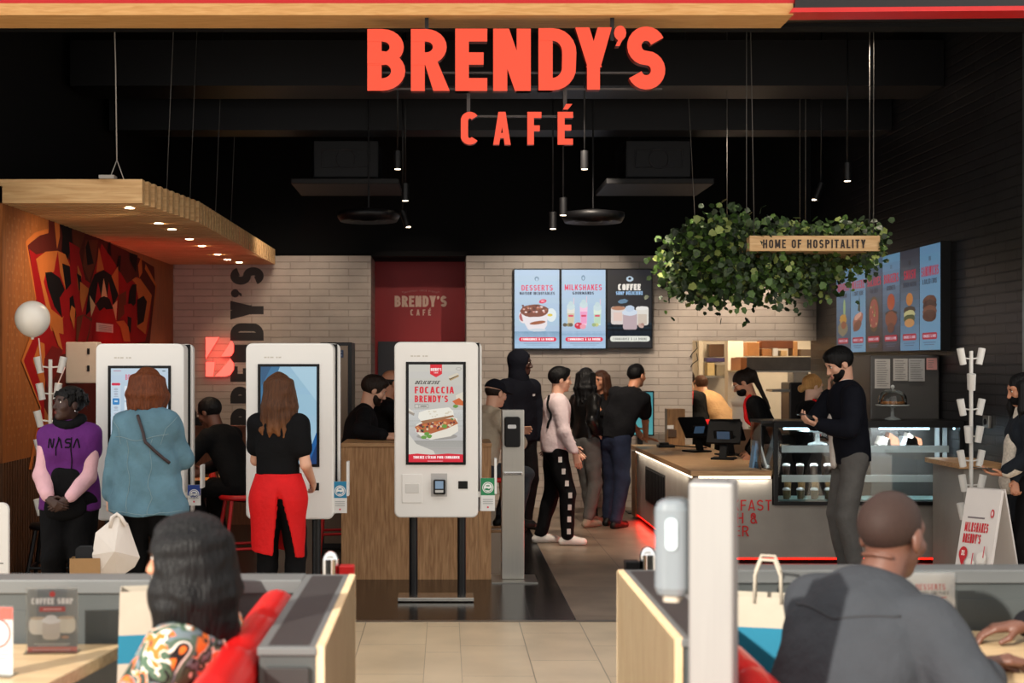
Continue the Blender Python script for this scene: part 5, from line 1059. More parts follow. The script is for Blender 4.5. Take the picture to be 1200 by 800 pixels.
def d_des(p, w, h):
    p.step = .00015; p.rect(-w/2, 0, w/2, h, (232, 228, 224)); p.rect(-w/2, 0, w/2, h*.09, (216, 70, 66)); p.rect(-w*.2, h*.035, w*.42, h*.055, (240, 190, 184))
    p.text('DESSERTS', 0, h*.735, h*.09, (214, 84, 80), .15, .5, .16, sy=1, fit=w*.6); p.text('PRÉPARÉS SUR PLACE', 0, h*.665, h*.05, (110, 116, 122), .15, .5, .14, sy=1, fit=w*.75); p.rect(-w*.33, h*.615, w*.33, h*.628, (214, 84, 80))
    p.ell(w*.24, h*.535, w*.09, w*.09, (214, 84, 80)); p.ell(w*.24, h*.535, w*.07, w*.07, (240, 226, 222)); p.text('3€', w*.24, h*.515, h*.04, (214, 84, 80), .2, .5, sy=1)
    p.ell(w*.06, h*.25, w*.32, h*.1, (226, 206, 186)); p.poly([(-w*.3, h*.42), (w*.36, h*.42), (w*.28, h*.2), (-w*.2, h*.2)], (230, 222, 212)); p.ell(w*.32, h*.34, w*.15, h*.08, (226, 220, 190)); p.ell(0, h*.43, w*.32, h*.09, (206, 150, 120), wob=.06)
    for _ in range(16): p.ell(random.uniform(-.2, .2)*w, h*(.43+random.uniform(-.05, .06)), w*.05, h*.02, random.choice([(196, 50, 50), (150, 60, 50), (226, 120, 100)]), n=8, wob=.2)
def at(u, Z): return (u-CX)*Z/FPX
card_stand(at(61, 4.27), 4.27, 58*4.27/FPX, 74*4.27/FPX, d_cc, 'clear table holder with a grey coffee advert on the wooden booth table', R(2))
card_stand(at(-4, 3.95), 3.95, 38*3.95/FPX, 80*3.95/FPX, d_red, 'clear table holder with a red topped card at the very edge of the picture', R(-6))
card_stand(at(1091, 4.5), 4.5, 57*4.5/FPX, 76*4.5/FPX, d_des, 'clear table holder with white dessert advert in front of the man in the sweatshirt', R(0))
# paper carrier bags
def bag(p, w, d, h, mats, label, rz=0., bands=(), handle=True, lean=(0, 0), name='paper_bag', open_top=True):
    t = thing(name, label, 'bag', p, rz); m = MB(); lx, ly = lean; N_ = 7
    def ring(f, s_=1.): x, y = w/2*s_*(1+.03*f), d/2*s_*(1-.25*f); return [(-x+lx*f, -y+ly*f, h*f), (x+lx*f, -y+ly*f, h*f), (x+lx*f, 0+ly*f, h*f-.004), (x+lx*f, y+ly*f, h*f), (-x+lx*f, y+ly*f, h*f), (-x+lx*f, ly*f, h*f-.004)]
    prev = None; fs_ = [0, .12]+[b for b in bands]+[1]; fs_ = sorted(set(fs_))
    for i in range(len(fs_)-1):
        a, b = ring(fs_[i]), ring(fs_[i+1]); mi = 1 if bands and bands[0] <= fs_[i] < bands[-1] else 0
        m.add(a+b, [(k, (k+1) % 6, 6+(k+1) % 6, 6+k) for k in range(6)], mi)
    m.add(ring(0), [(5, 4, 3, 2, 1, 0)], 0); o = m.build('bag_body', mats, t, local=True); sl_ = o.modifiers.new('thick', 'SOLIDIFY'); sl_.thickness = .003
    if handle:
        for yy in (-d*.37, d*.37): MB().tube([(-w*.2+lx, yy+ly, h-.02), (-w*.19+lx, yy+ly, h+.07), (-w*.1+lx, yy+ly, h+.12), (w*.1+lx, yy+ly, h+.12), (w*.19+lx, yy+ly, h+.07), (w*.2+lx, yy+ly, h-.02)], .006, 6).build('handle', mats[0], t, local=True)
    return t
kraft = M('bag_white', (180, 170, 154), .8, vary=.04, bump=.3, bs=14); teal_m = M('bag_teal', (18, 112, 140), .75, vary=.06); tan = M('bag_tan', (170, 132, 88), .8, vary=.06, bump=.3, bs=14)
bag((at(186, 4.15), 4.15, .46), .26, .15, .56, [kraft, teal_m], 'open white carrier bag with a blue band beside the seated woman', R(12), (.62, .77), handle=False, lean=(.02, .01))
bag((at(205, 4.32), 4.32, .46), .20, .13, .61, [kraft, teal_m], 'second carrier bag with blue corner, peeking up behind the first one', R(-20), (.62, .82), handle=False, lean=(.05, 0))
bag((at(900, 4.45), 4.45, .46), .21, .14, .49, [kraft, teal_m], 'white and blue carrier bag with handles on the bench behind the man in the sweatshirt', R(-14), (.50, .80), handle=True)
tb = bag((at(101, 8.5), 8.5, 0), .18, .12, .50, [tan, tan], 'brown paper bag with dark print on the floor between two standing people', R(4), (), handle=False)
p = Pic(lambda a, b: Vector((a, -.0625, b)), (0, -1, 0), .0003); p.k = 2
for q_ in _thick(_arc(.045, .37, .022, .03, 60, 300), .011)+_thick([(-.03, .34), (-.03, .40)], .008): p.poly(q_, M('ink_black', (28, 24, 22), .7), keep=True)
p.build('print', tb, local=True)
MB().rbox((-.06, -.03, .46), (.05, .03, .57), .025, axis=1).build('dark_cloth', M('cloth_dark', (30, 32, 36), .9), tb, local=True)
q = W(113, 668, 9.1)
pl_ = M('plastic_white', (232, 224, 216), .5, vary=.03, bump=.5, bs=9, sub=.1)
# steel post with the dispenser in the foreground
fp = thing('sanitizer_post', 'brushed steel post with grey soap dispenser in the foreground aisle, by the slatted booth wall', 'post', (at(833, 3.2), 3.2, 0), R(-16)); hz = W(0, 566, 3.2).z
m = MB(); m.box((-.052, -.0, .01), (.052, .16, hz)); m.build('column', M('post_steel', (150, 149, 148), .45, .5, vary=.05, vs=4, stretch=(20, 20, 1)), fp, bevel=.006, local=True)
MB().box((-.022, .02, hz), (.036, .1, hz+.002)).build('cap_slot', M('slot_grey2', (110, 112, 114), .4), fp, local=True); MB().box((-.16, -.12, 0), (.16, .26, .01)).build('base_plate', steel, fp, local=True)
m = MB(); m.rbox((-.135, .0, hz-.275), (-.053, .13, hz-.045), .03, axis=2, n=6); ds = m.build('dispenser', M('dispenser_grey', (120, 128, 134), .25, vary=.03), fp, bevel=.022, local=True)
MB().rbox((-.105, -.006, hz-.16), (-.078, .0, hz-.085), .012, axis=1).build('sight_window', M('window_pale', (206, 222, 228), .12), ds, local=True); MB().rbox((-.115, .02, hz-.287), (-.075, .1, hz-.27), .012, axis=2).build('nozzle', M('nozzle_beige', (186, 176, 160), .4), ds, local=True)
# belt barrier posts behind the booths
def barrier(u, vt, Z, sgn, red, label):
    p = W(u, vt, Z); t = thing('barrier_post', label, 'barrier post', (p.x, Z, 0)); m = MB(); m.cyl((p.x, Z, .02), (p.x, Z, p.z-.035), .032, n=20); m.ball((p.x, Z, p.z-.035), (.032, .032, .035), 16); m.build('post', chrome, t)
    MB().box((p.x+sgn*.034, Z-.03, p.z-.10), (p.x+sgn*.09, Z+.03, p.z-.055)).build('belt_cassette', red_gloss if red else black_plastic, t, bevel=.004); MB().lathe([(0, 0), (.16, 0), (.16, .012), (.04, .03), (0, .03)], (p.x, Z, 0), 24).build('base', chrome, t)
barrier(387.5, 645, 5.2, 1, True, 'chrome barrier post with red belt box behind the booth by the red stools'); barrier(759, 640, 5.3, -1, False, 'chrome barrier post with black belt box behind the steel post')
# white board at the picture's edge
wb = thing('info_board', 'white rounded info board at the very edge of the picture by the ribbed wall', 'board', (at(-10, 8.0), 8.0, 0)); a = W(-34, 589, 8.0); b = W(9.5, 690, 8.0); MB().rbox((a.x, 8.0, .02), (b.x, 8.03, a.z), .04, axis=1).build('panel', white_plastic, wb); MB().box((a.x+.02, 7.9, 0), (b.x-.02, 8.15, .02)).build('foot', black_metal, wb)
pc = Pic(*front(8.0), step=.001); pc.rect(-6, 659, 4, 660.6, (150, 146, 142)); pc.ell(3, 673, 1.2, 1.2, (206, 120, 120)); pc.build('print', wb)
# folding milkshake board by the dark wall
ab = thing('folding_board', 'white folding floor board advertising milkshakes, beside the woman with the phone', 'advertising board', (at(1135, 9.3), 9.3, 0), 0.)
P0 = W(1107, 705, 9.2); tl, trr = W(1133, 570, 9.45), W(1170, 578, 9.35); bl_, br = W(1101, 706, 9.25), W(1146, 720, 9.1)
ex = Vector((trr.x-tl.x, -.22, 0)).normalized(); wA = .33; base = Vector((tl.x, 9.5, 0)); zt_ = W(0, 572, 9.4).z
lean_ = Vector((-.16, -.10, 0)); A0 = Vector((tl.x, 9.45, zt_)); A1 = A0+ex*.26; B0 = Vector((A0.x, A0.y, 0))+lean_*1.1; B1 = B0+ex*.26
nf = (A1-A0).cross(B0-A0).normalized(); nf = nf if nf.y < 0 else -nf
m = MB(); m.prism([B0, B1, A1, A0], -nf*.03); m.build('front_panel', M('board_white', (214, 208, 204), .5, vary=.02), ab, bevel=.004)
bk = -Vector((lean_.x, lean_.y, 0))*1.0+Vector((.06, .1, 0)); C0 = Vector((A0.x, A0.y, 0))+bk; C1 = C0+ex*.26; q_ = Vector((.03, .04, 0)); m = MB(); m.prism([A0+q_, A1+q_, C1+q_, C0+q_], Vector((.02, .025, 0))); m.build('rear_panel', M('board_white', (214, 208, 204), .5, vary=.02), ab)
U_ = (A1-A0); V_ = (B0-A0); p = Pic(lambda a, b: A0+U_*a+V_*b, nf, .0008)
class _T: pass
def btxt(s_, cx_, y, h, c, fit, t=.2):
    qd, L = text_quads(s_, 1, t, .5, .13)
    for poly in qd: p.poly([(cx_-fit/2+a/L*fit, y-b*h) for a, b in poly], c, keep=True); p.k += .02
    p.k += 1
p.poly([(.16, .225), (.64, .225), (.64, .238), (.16, .238)], (120, 110, 112)); btxt('MILKSHAKES', .45, .345, .075, (196, 24, 40), .66, .22); btxt("BRENDY'S", .37, .435, .075, (196, 24, 40), .5, .22)
p.ell(.84, .19, .05, .035, (196, 60, 70)); p.ell(.84, .19, .025, .02, (226, 200, 200)); p.ell(.2, .52, .12, .055, (190, 20, 34)); p.poly([(.12, .56), (.28, .56), (.2, .62)], (190, 20, 34)); btxt('XL', .2, .535, .04, (240, 224, 220), .1, .25)
for cx_, y0_, c, c2 in ((.22, .68, (196, 206, 186), (176, 196, 160)), (.45, .6, (150, 110, 150), (124, 70, 120)), (.75, .54, (214, 176, 130), (176, 100, 66))):
    p.poly([(cx_-.13, y0_), (cx_+.13, y0_), (cx_+.1, .985), (cx_-.1, .985)], (212, 206, 200)); p.poly([(cx_-.11, y0_+.06), (cx_+.11, y0_+.06), (cx_+.09, .96), (cx_-.09, .96)], c); p.poly([(cx_-.1, y0_+.16), (cx_+.1, y0_+.16), (cx_+.08, y0_+.24), (cx_-.08, y0_+.24)], c2); p.ell(cx_, y0_, .13, .045, (226, 222, 216), wob=.08); p.rect(cx_+.03, y0_-.09, cx_+.06, y0_, (200, 90, 100))
p.ell(.78, .93, .06, .025, (60, 36, 30)); p.build('print', ab)
# ------------------------------------------------------------------ dining corner behind the kiosks
bp_ = thing('bench_back', 'brown wooden bench back in front of the brick wall with sideways letters', 'bench', (-2.5, 14.5, 0)); a = W(219, 501, 14.5); b = W(290, 600, 14.5); MB().box((a.x, 14.5, 0), (b.x+.1, 14.58, a.z)).build('panel', wood('bench_wood', '5E3722', '7A4A2E', (9, 9, .8), .5), bp_); MB().box((a.x, 14.47, a.z), (b.x+.1, 14.62, a.z+.02)).build('rail', wood('bench_wood', '5E3722', '7A4A2E'), bp_)
tt = thing('dining_table', 'wooden dining table lit red, behind the gap between two kiosks', 'table', (at(240, 11.6), 11.6, 0)); zt2 = W(0, 574, 11.4).z; MB().box((at(200, 11.2), 11.3, zt2-.04), (at(256, 11.2), 12.1, zt2)).build('tabletop', oak_h, tt, bevel=.003); MB().cyl((at(236, 11.6), 11.6, .02), (at(236, 11.6), 11.6, zt2-.04), .04).build('leg', black_metal, tt); MB().lathe([(0, 0), (.22, 0), (.22, .012), (.05, .03), (0, .03)], (at(236, 11.6), 11.6, 0), 20).build('base', black_metal, tt)
spot('table_red_lamp', (at(243, 11.4), 11.4, 1.5), (at(246, 11.5), 11.5, .7), 7, 60, .8, (1, .12, .06))
def simple_lathe(name, lab, cat, prof, p, mat, n=16): m = MB(); m.lathe(prof, p, n); return one(name, lab, cat, m, mat, loc=p)
P_ = lambda u, Z: (at(u, Z), Z, zt2+.001)
simple_lathe('paper_cup', 'pale paper cup on the red lit dining table', 'cup', [(0, 0), (.03, 0), (.04, .11), (.036, .11)], P_(228, 11.3), M('cup_tan', (206, 176, 136), .6))
simple_lathe('sauce_bottle', 'red pointed sauce bottle on the dining table', 'bottle', [(0, 0), (.03, 0), (.034, .08), (.02, .13), (.008, .15), (.004, .2), (0, .2)], P_(249, 11.8), M('ketchup', (176, 40, 24), .3))
simple_lathe('sauce_bottle', 'small pale capped bottle on the dining table by the seated person in black', 'bottle', [(0, 0), (.025, 0), (.028, .1), (.012, .13), (.012, .15), (0, .15)], P_(260, 11.8), M('mayo', (214, 196, 150), .3))
simple_lathe('red_bowl', 'shiny red bowl near the edge of the dining table', 'bowl', [(0, 0), (.03, 0), (.07, .04), (.065, .042), (.02, .012), (0, .012)], P_(250, 11.3), red_gloss)
simple_lathe('food_basket', 'round tray of golden fries on the dining table', 'food', [(0, 0), (.09, 0), (.12, .04), (.1, .07), (.05, .085), (0, .09)], P_(238, 11.6), M('fries', (206, 150, 70), .6, vary=.3, vs=40, bump=.6))
simple_lathe('dark_bottle', 'dark glass bottle on the rail of the wooden bench back', 'bottle', [(0, 0), (.04, 0), (.04, .14), (.015, .2), (.015, .24), (0, .24)], (at(226, 14.55), 14.55, W(0, 501, 14.5).z+.021), M('bottle_dark', (26, 22, 22), .2))
m = MB(); q = (at(233, 14.55), 14.55, W(0, 501, 14.5).z+.021); m.rbox((q[0]-.06, 14.5, q[2]), (q[0]+.05, 14.6, q[2]+.09), .02, axis=2); one('dark_box', 'small black box beside the dark bottle on the bench back', 'box', m, black_plastic, bevel=.01)
# stools
def stool(x, y, h, mat, label, rz=0., r=.17, seat=None):
    t = thing('bar_stool', label, 'stool', (x, y, 0), rz); MB().lathe([(0, h-.04), (r, h-.04), (r*1.03, h-.02), (r*.98, h), (0, h)], (0, 0, 0), 24).build('seat', seat or mat, t, local=True)
    for sx in (-1, 1):
        for sy in (-1, 1): MB().cyl((sx*r*1.05, sy*r*1.05, 0), (sx*r*.62, sy*r*.62, h-.035), .016, n=10).build('leg', mat, t, local=True)
    z_ = h*.36; f = r*1.05-(r*.43)*.36; m = MB()
    for (a, b), (c, d) in (((-f, -f), (f, -f)), ((f, -f), (f, f)), ((f, f), (-f, f)), ((-f, f), (-f, -f))): m.cyl((a, b, z_), (c, d, z_), .012, n=8)
    m.build('foot_ring', mat, t, local=True)
stool(at(284, 10.9), 11.0, .66, red_metal, 'red metal bar stool under the seated person in black', R(20), .2)
stool(at(394, 11.6), 11.75, .72, red_metal, 'red metal bar stool standing behind the oak bar panel', R(10))
stool(at(442, 12.5), 12.5, .78, red_metal, 'red metal bar stool under the balding man, behind the advert kiosk', R(10))
stool(at(574, 11.95), 11.95, .72, oak, 'wooden bar stool at the bar end under the person in the cap', R(5), seat=red_gloss)
stool(at(30, 10.0)+.1, 10.35, .5, black_metal, 'black low stool against the ribbed wall behind the girl in the hoodie', R(5))
# lift or fridge cabinet beside the white brick wall
lf = thing('steel_cabinet', 'tall black framed steel cabinet between the brick wall and the blue screen kiosk', 'cabinet', (at(402, 12.6), 12.6, 0)); a = W(375, 401, 12.6); b = W(412, 620, 12.6); MB().box((a.x, 12.62, 0), (b.x, 13.1, a.z)).build('body', black_metal, lf, bevel=.004); A = W(380, 405, 12.6); B = W(407.5, 620, 12.6); MB().box((A.x, 12.605, .05), (B.x, 12.62, A.z)).build('door', M('cabinet_steel', (120, 104, 90), .35, .7, vary=.1, vs=3, stretch=(30, 30, 1)), lf); 
pc = Pic(*front(12.603), step=.0005); pc.rect(393, 410, 402.5, 419, (50, 66, 96)); pc.rect(394.5, 412, 401, 413, (140, 160, 190)); pc.rect(394.5, 415, 401, 417, (110, 130, 160)); pc.build('sticker', lf)
# ------------------------------------------------------------------ soft shapes: distance fields turned into one continuous surface
A3 = lambda *p: np.array(p, float)
def nrm(v): v = np.asarray(v, float); return v/(np.linalg.norm(v)+1e-12)
class Soft:
    def __init__(s): s.ops = []; s.lo = A3(9, 9, 9); s.hi = -s.lo
    def _bb(s, lo, hi): s.lo = np.minimum(s.lo, lo); s.hi = np.maximum(s.hi, hi)
    def cap(s, a, b, ra, rb=None, k=.02, flat=None, sub=False):
        """tapered limb from a to b; flat=(direction, factor) makes it thinner that way"""
        a, b = np.asarray(a, float), np.asarray(b, float); rb = ra if rb is None else rb; R_ = max(ra, rb)
        lo, hi = np.minimum(a, b)-R_, np.maximum(a, b)+R_; n, f = (nrm(flat[0]), flat[1]) if flat else (None, 1)
        def fn(X, Y, Z):
            P = np.stack([X-a[0], Y-a[1], Z-a[2]], -1); ab = b-a
            if n is not None: P = P+((P@n)*(1/f-1))[..., None]*n; ab = ab+(ab@n)*(1/f-1)*n
            t = np.clip((P@ab)/(ab@ab+1e-12), 0, 1); return (np.linalg.norm(P-t[..., None]*ab, axis=-1)-(ra+(rb-ra)*t))*(f if f < 1 else 1)
        s.ops.append((fn, lo, hi, k, sub)); 
        if not sub: s._bb(lo, hi)
        return s
    def ell(s, c, r, k=.02, axes=None, sub=False):
        c = np.asarray(c, float); r = np.asarray(r, float); Q = np.eye(3) if axes is None else np.array([nrm(x) for x in axes])
        ext = np.sqrt(((Q*r[:, None])**2).sum(0)); lo, hi = c-ext, c+ext
        def fn(X, Y, Z):
            P = np.stack([X-c[0], Y-c[1], Z-c[2]], -1)@Q.T; k0 = np.linalg.norm(P/r, axis=-1); k1 = np.linalg.norm(P/(r*r), axis=-1); return k0*(k0-1)/(k1+1e-9)
        s.ops.append((fn, lo, hi, k, sub))
        if not sub: s._bb(lo, hi)
        return s
    def cut(s, p, n, k=.004):
        p = np.asarray(p, float); n = nrm(n); s.ops.append((lambda X, Y, Z: (X-p[0])*n[0]+(Y-p[1])*n[1]+(Z-p[2])*n[2], None, None, k, 'cut')); return s
    def field(s, h, fold=0., seed=0, fscale=22):
        pad = 4*h; lo = s.lo-pad; hi = s.hi+pad; dims = np.maximum(4, np.ceil((hi-lo)/h).astype(int)+1)
        ax = [lo[i]+h*np.arange(dims[i]) for i in range(3)]; F = np.full(dims, 1.0)
        for fn, a, b, k, mode in s.ops:
            if mode == 'cut':
                X, Y, Z = np.meshgrid(*ax, indexing='ij', sparse=True); F = np.maximum(F, fn(X, Y, Z)+0*X); continue
            m = k*1.2+2*h; i0 = np.maximum(0, np.floor((a-m-lo)/h).astype(int)); i1 = np.minimum(dims, np.ceil((b+m-lo)/h).astype(int)+1)
            if (i1 <= i0).any(): continue
            sl_ = tuple(slice(p, q) for p, q in zip(i0, i1)); X, Y, Z = np.meshgrid(*[ax[i][sl_[i]] for i in range(3)], indexing='ij'); d = fn(X, Y, Z); G = F[sl_]
            if mode is True: d = -d; w = np.maximum(k-np.abs(G-d), 0)/k; F[sl_] = np.maximum(G, d)+w*w*k*.25
            else: w = np.maximum(k-np.abs(G-d), 0)/k; F[sl_] = np.minimum(G, d)-w*w*k*.25
        if fold:
            I = np.nonzero(np.abs(F) < .05); P = np.stack([ax[i][I[i]] for i in range(3)], -1); rg = np.random.RandomState(seed); q = np.zeros(len(P))
            for _ in range(5):
                kv = rg.normal(0, 1, 3); kv = kv/np.linalg.norm(kv)*fscale*rg.uniform(.5, 1.6); q += np.sin(P@kv+rg.uniform(0, 6)+1.4*np.sin(P@(rg.normal(0, 1, 3)*fscale*.4)))
            F[I] += fold*q/2.2
        return F, lo
    def mesh(s, h, **k): F, lo = s.field(h, **k); return nets(F, lo, h)
def nets(F, lo, h):
    """surface through the zero level of F as quads"""
    S = F < 0; n = np.array(F.shape)-1; cnt = np.zeros(n, int)
    offs = [(i, j, k) for i in (0, 1) for j in (0, 1) for k in (0, 1)]
    for o in offs: cnt += S[o[0]:o[0]+n[0], o[1]:o[1]+n[1], o[2]:o[2]+n[2]]
    act = np.argwhere((cnt > 0) & (cnt < 8)); idm = np.full(n, -1); idm[tuple(act.T)] = np.arange(len(act)); acc = np.zeros((len(act), 3)); num = np.zeros(len(act))
    for a in offs:
        for ax in range(3):
            if a[ax]: continue
            b = list(a); b[ax] = 1; fa = F[tuple((act+a).T)]; fb = F[tuple((act+b).T)]; m = (fa < 0) != (fb < 0); t = np.where(m, fa/(fa-fb+1e-12), 0)
            p = np.array(a, float)[None]+np.zeros((len(act), 1)); p[:, ax] = t; acc += p*m[:, None]; num += m
    V = (act+acc/num[:, None])*h+lo; Q = []
    for ax in range(3):
        o1, o2 = [i for i in range(3) if i != ax]; a = [slice(None)]*3; b = [slice(None)]*3; a[ax] = slice(0, -1); b[ax] = slice(1, None); ch = S[tuple(a)] != S[tuple(b)]
        I = np.argwhere(ch); I = I[(I[:, o1] > 0) & (I[:, o2] > 0) & (I[:, o1] < n[o1]) & (I[:, o2] < n[o2])]; e1 = np.zeros(3, int); e1[o1] = 1; e2 = np.zeros(3, int); e2[o2] = 1
        q = np.stack([idm[tuple((I-e1-e2).T)], idm[tuple((I-e2).T)], idm[tuple(I.T)], idm[tuple((I-e1).T)]], 1); ins = S[tuple(I.T)]; flip = ins if ax != 1 else ~ins
        q[~flip] = q[~flip][:, ::-1]; Q.append(q)
    Q = np.concatenate(Q); Q = Q[(Q >= 0).all(1)]
    # one relaxing pass keeps the cloth smooth
    s = np.zeros_like(V); c = np.zeros(len(V))
    for i in range(4): np.add.at(s, Q[:, i], V[Q[:, (i+1) % 4]]); np.add.at(c, Q[:, i], 1)
    V = .45*V+.55*s/np.maximum(c, 1)[:, None]; return V, Q
def ik(a, b, l1, l2, pole):
    d = b-a; L = np.linalg.norm(d); u = d/(L+1e-9)
    if L > (l1+l2)*.999: b = a+u*(l1+l2)*.999; L = (l1+l2)*.999
    x = (l1*l1-l2*l2+L*L)/(2*L); hgt = math.sqrt(max(0, l1*l1-x*x)); p = np.asarray(pole, float); p = nrm(p-(p@u)*u); return a+u*x+p*hgt, b
def hand_mesh(w, d, n, side, s, curl=.5, thumb=.5, h=.0034):
    """palm, thumb and four unequal bent fingers; d points along the fingers, n out of the palm, side=+1 when the thumb lies towards n x d"""
    d = nrm(d); n = nrm(n-(n@d)*d); t = np.cross(n, d)*side; S = Soft(); P = lambda a, b, c: w+(d*a+t*b+n*c)*s
    S.cap(P(-.03, 0, 0), P(.02, 0, 0), .026*s, .026*s, .01, (n, .72))
    L = ((.028, .046, .027, .021), (.009, .050, .031, .023), (-.010, .046, .029, .022), (-.028, .036, .022, .019))
    for i, (b, l1, l2, l3) in enumerate(L):
        k = P(.088-.004*abs(i-1), b, 0); S.cap(P(.012, b*.6, 0), k, .0135*s, .0115*s, .012)
        ang = 0; p = k; fan = t*(b*.9)
        for l, c_, r in ((l1, .75, .0098), (l2, 1.0, .0088), (l3, .7, .0078)):
            ang += c_*curl*(1+.08*i); q = p+nrm(d*math.cos(ang)+n*math.sin(ang)+fan*math.cos(ang))*l*s; S.cap(p, q, r*s, (r-.001)*s, .004); p = q
    b0 = P(.022, .026, .008); b1 = b0+nrm(d*.62+t*(.75-.35*thumb)+n*(.15+.55*thumb))*.042*s; b2 = b1+nrm(d*.85+t*(.3-.4*thumb)+n*(.1+.4*thumb))*.032*s
    S.cap(P(.004, .012, .004), b0, .018*s, .014*s, .012); S.cap(b0, b1, .0125*s, .0105*s, .006); S.cap(b1, b2, .0105*s, .0085*s, .004); return S.mesh(h)
EYEW = M('eye_white', (225, 220, 214), .2); EYED = M('eye_dark', (26, 16, 12), .15)
def skin_m(name, c): return M('skin_'+name, c, .48, vary=.07, vs=14)
SK = {'deep': skin_m('deep', (62, 38, 30)), 'brown': skin_m('brown', (100, 64, 50)), 'tan': skin_m('tan', (186, 128, 98)), 'fair': skin_m('fair', (214, 164, 138)), 'pale': skin_m('pale', (226, 182, 158))}
LIP = {'deep': M('lip_deep', (120, 52, 44), .4), 'brown': M('lip_brown', (120, 62, 54), .4), 'tan': M('lip_tan', (160, 84, 76), .4), 'fair': M('lip_fair', (182, 92, 88), .4), 'pale': M('lip_fair', (182, 92, 88), .4)}
def hair_m(name, c1, c2, rough=.42):
    m = M('hair_'+name, c1, rough, vary=0, bump=.9, bs=7, stretch=(26, 26, 2.2)); N = m.node_tree.nodes; N['Principled BSDF'].inputs['Specular IOR Level'].default_value = .22; N['Principled BSDF'].inputs['Roughness'].default_value = .5
    for x in N:
        if x.type == 'MIX_RGB': x.inputs[1].default_value = tuple(lin(c1))+(1,); x.inputs[2].default_value = tuple(lin(c2))+(1,)
    for x in N:
        if x.type == 'TEX_NOISE': x.inputs['Scale'].default_value = 4
    return m
HB = hair_m('black', (6, 6, 7), (15, 13, 14)); HBR = hair_m('brown', (34, 20, 14), (84, 50, 32)); HAU = hair_m('auburn', (54, 25, 12), (126, 66, 34)); HBL = hair_m('blonde', (150, 96, 48), (222, 170, 104)); HDK = hair_m('dark', (20, 15, 13), (52, 38, 30)); HOM = hair_m('ombre', (30, 18, 12), (104, 64, 38))
def lighter_ends(m, c, z0, z1):
    N = m.node_tree.nodes; L = m.node_tree.links; b = N['Principled BSDF']; src = b.inputs['Base Color'].links[0].from_socket
    tc = N.new('ShaderNodeTexCoord'); sx = N.new('ShaderNodeSeparateXYZ'); L.new(tc.outputs['Object'], sx.inputs[0]); mr = N.new('ShaderNodeMapRange'); mr.inputs[1].default_value = z0; mr.inputs[2].default_value = z1; L.new(sx.outputs[2], mr.inputs[0])
    mx = N.new('ShaderNodeMixRGB'); L.new(mr.outputs[0], mx.inputs[0]); L.new(src, mx.inputs[1]); mx.inputs[2].default_value = tuple(lin(c))+(1,); L.new(mx.outputs[0], b.inputs['Base Color'])
lighter_ends(HOM, (150, 94, 50), 1.36, 1.12)
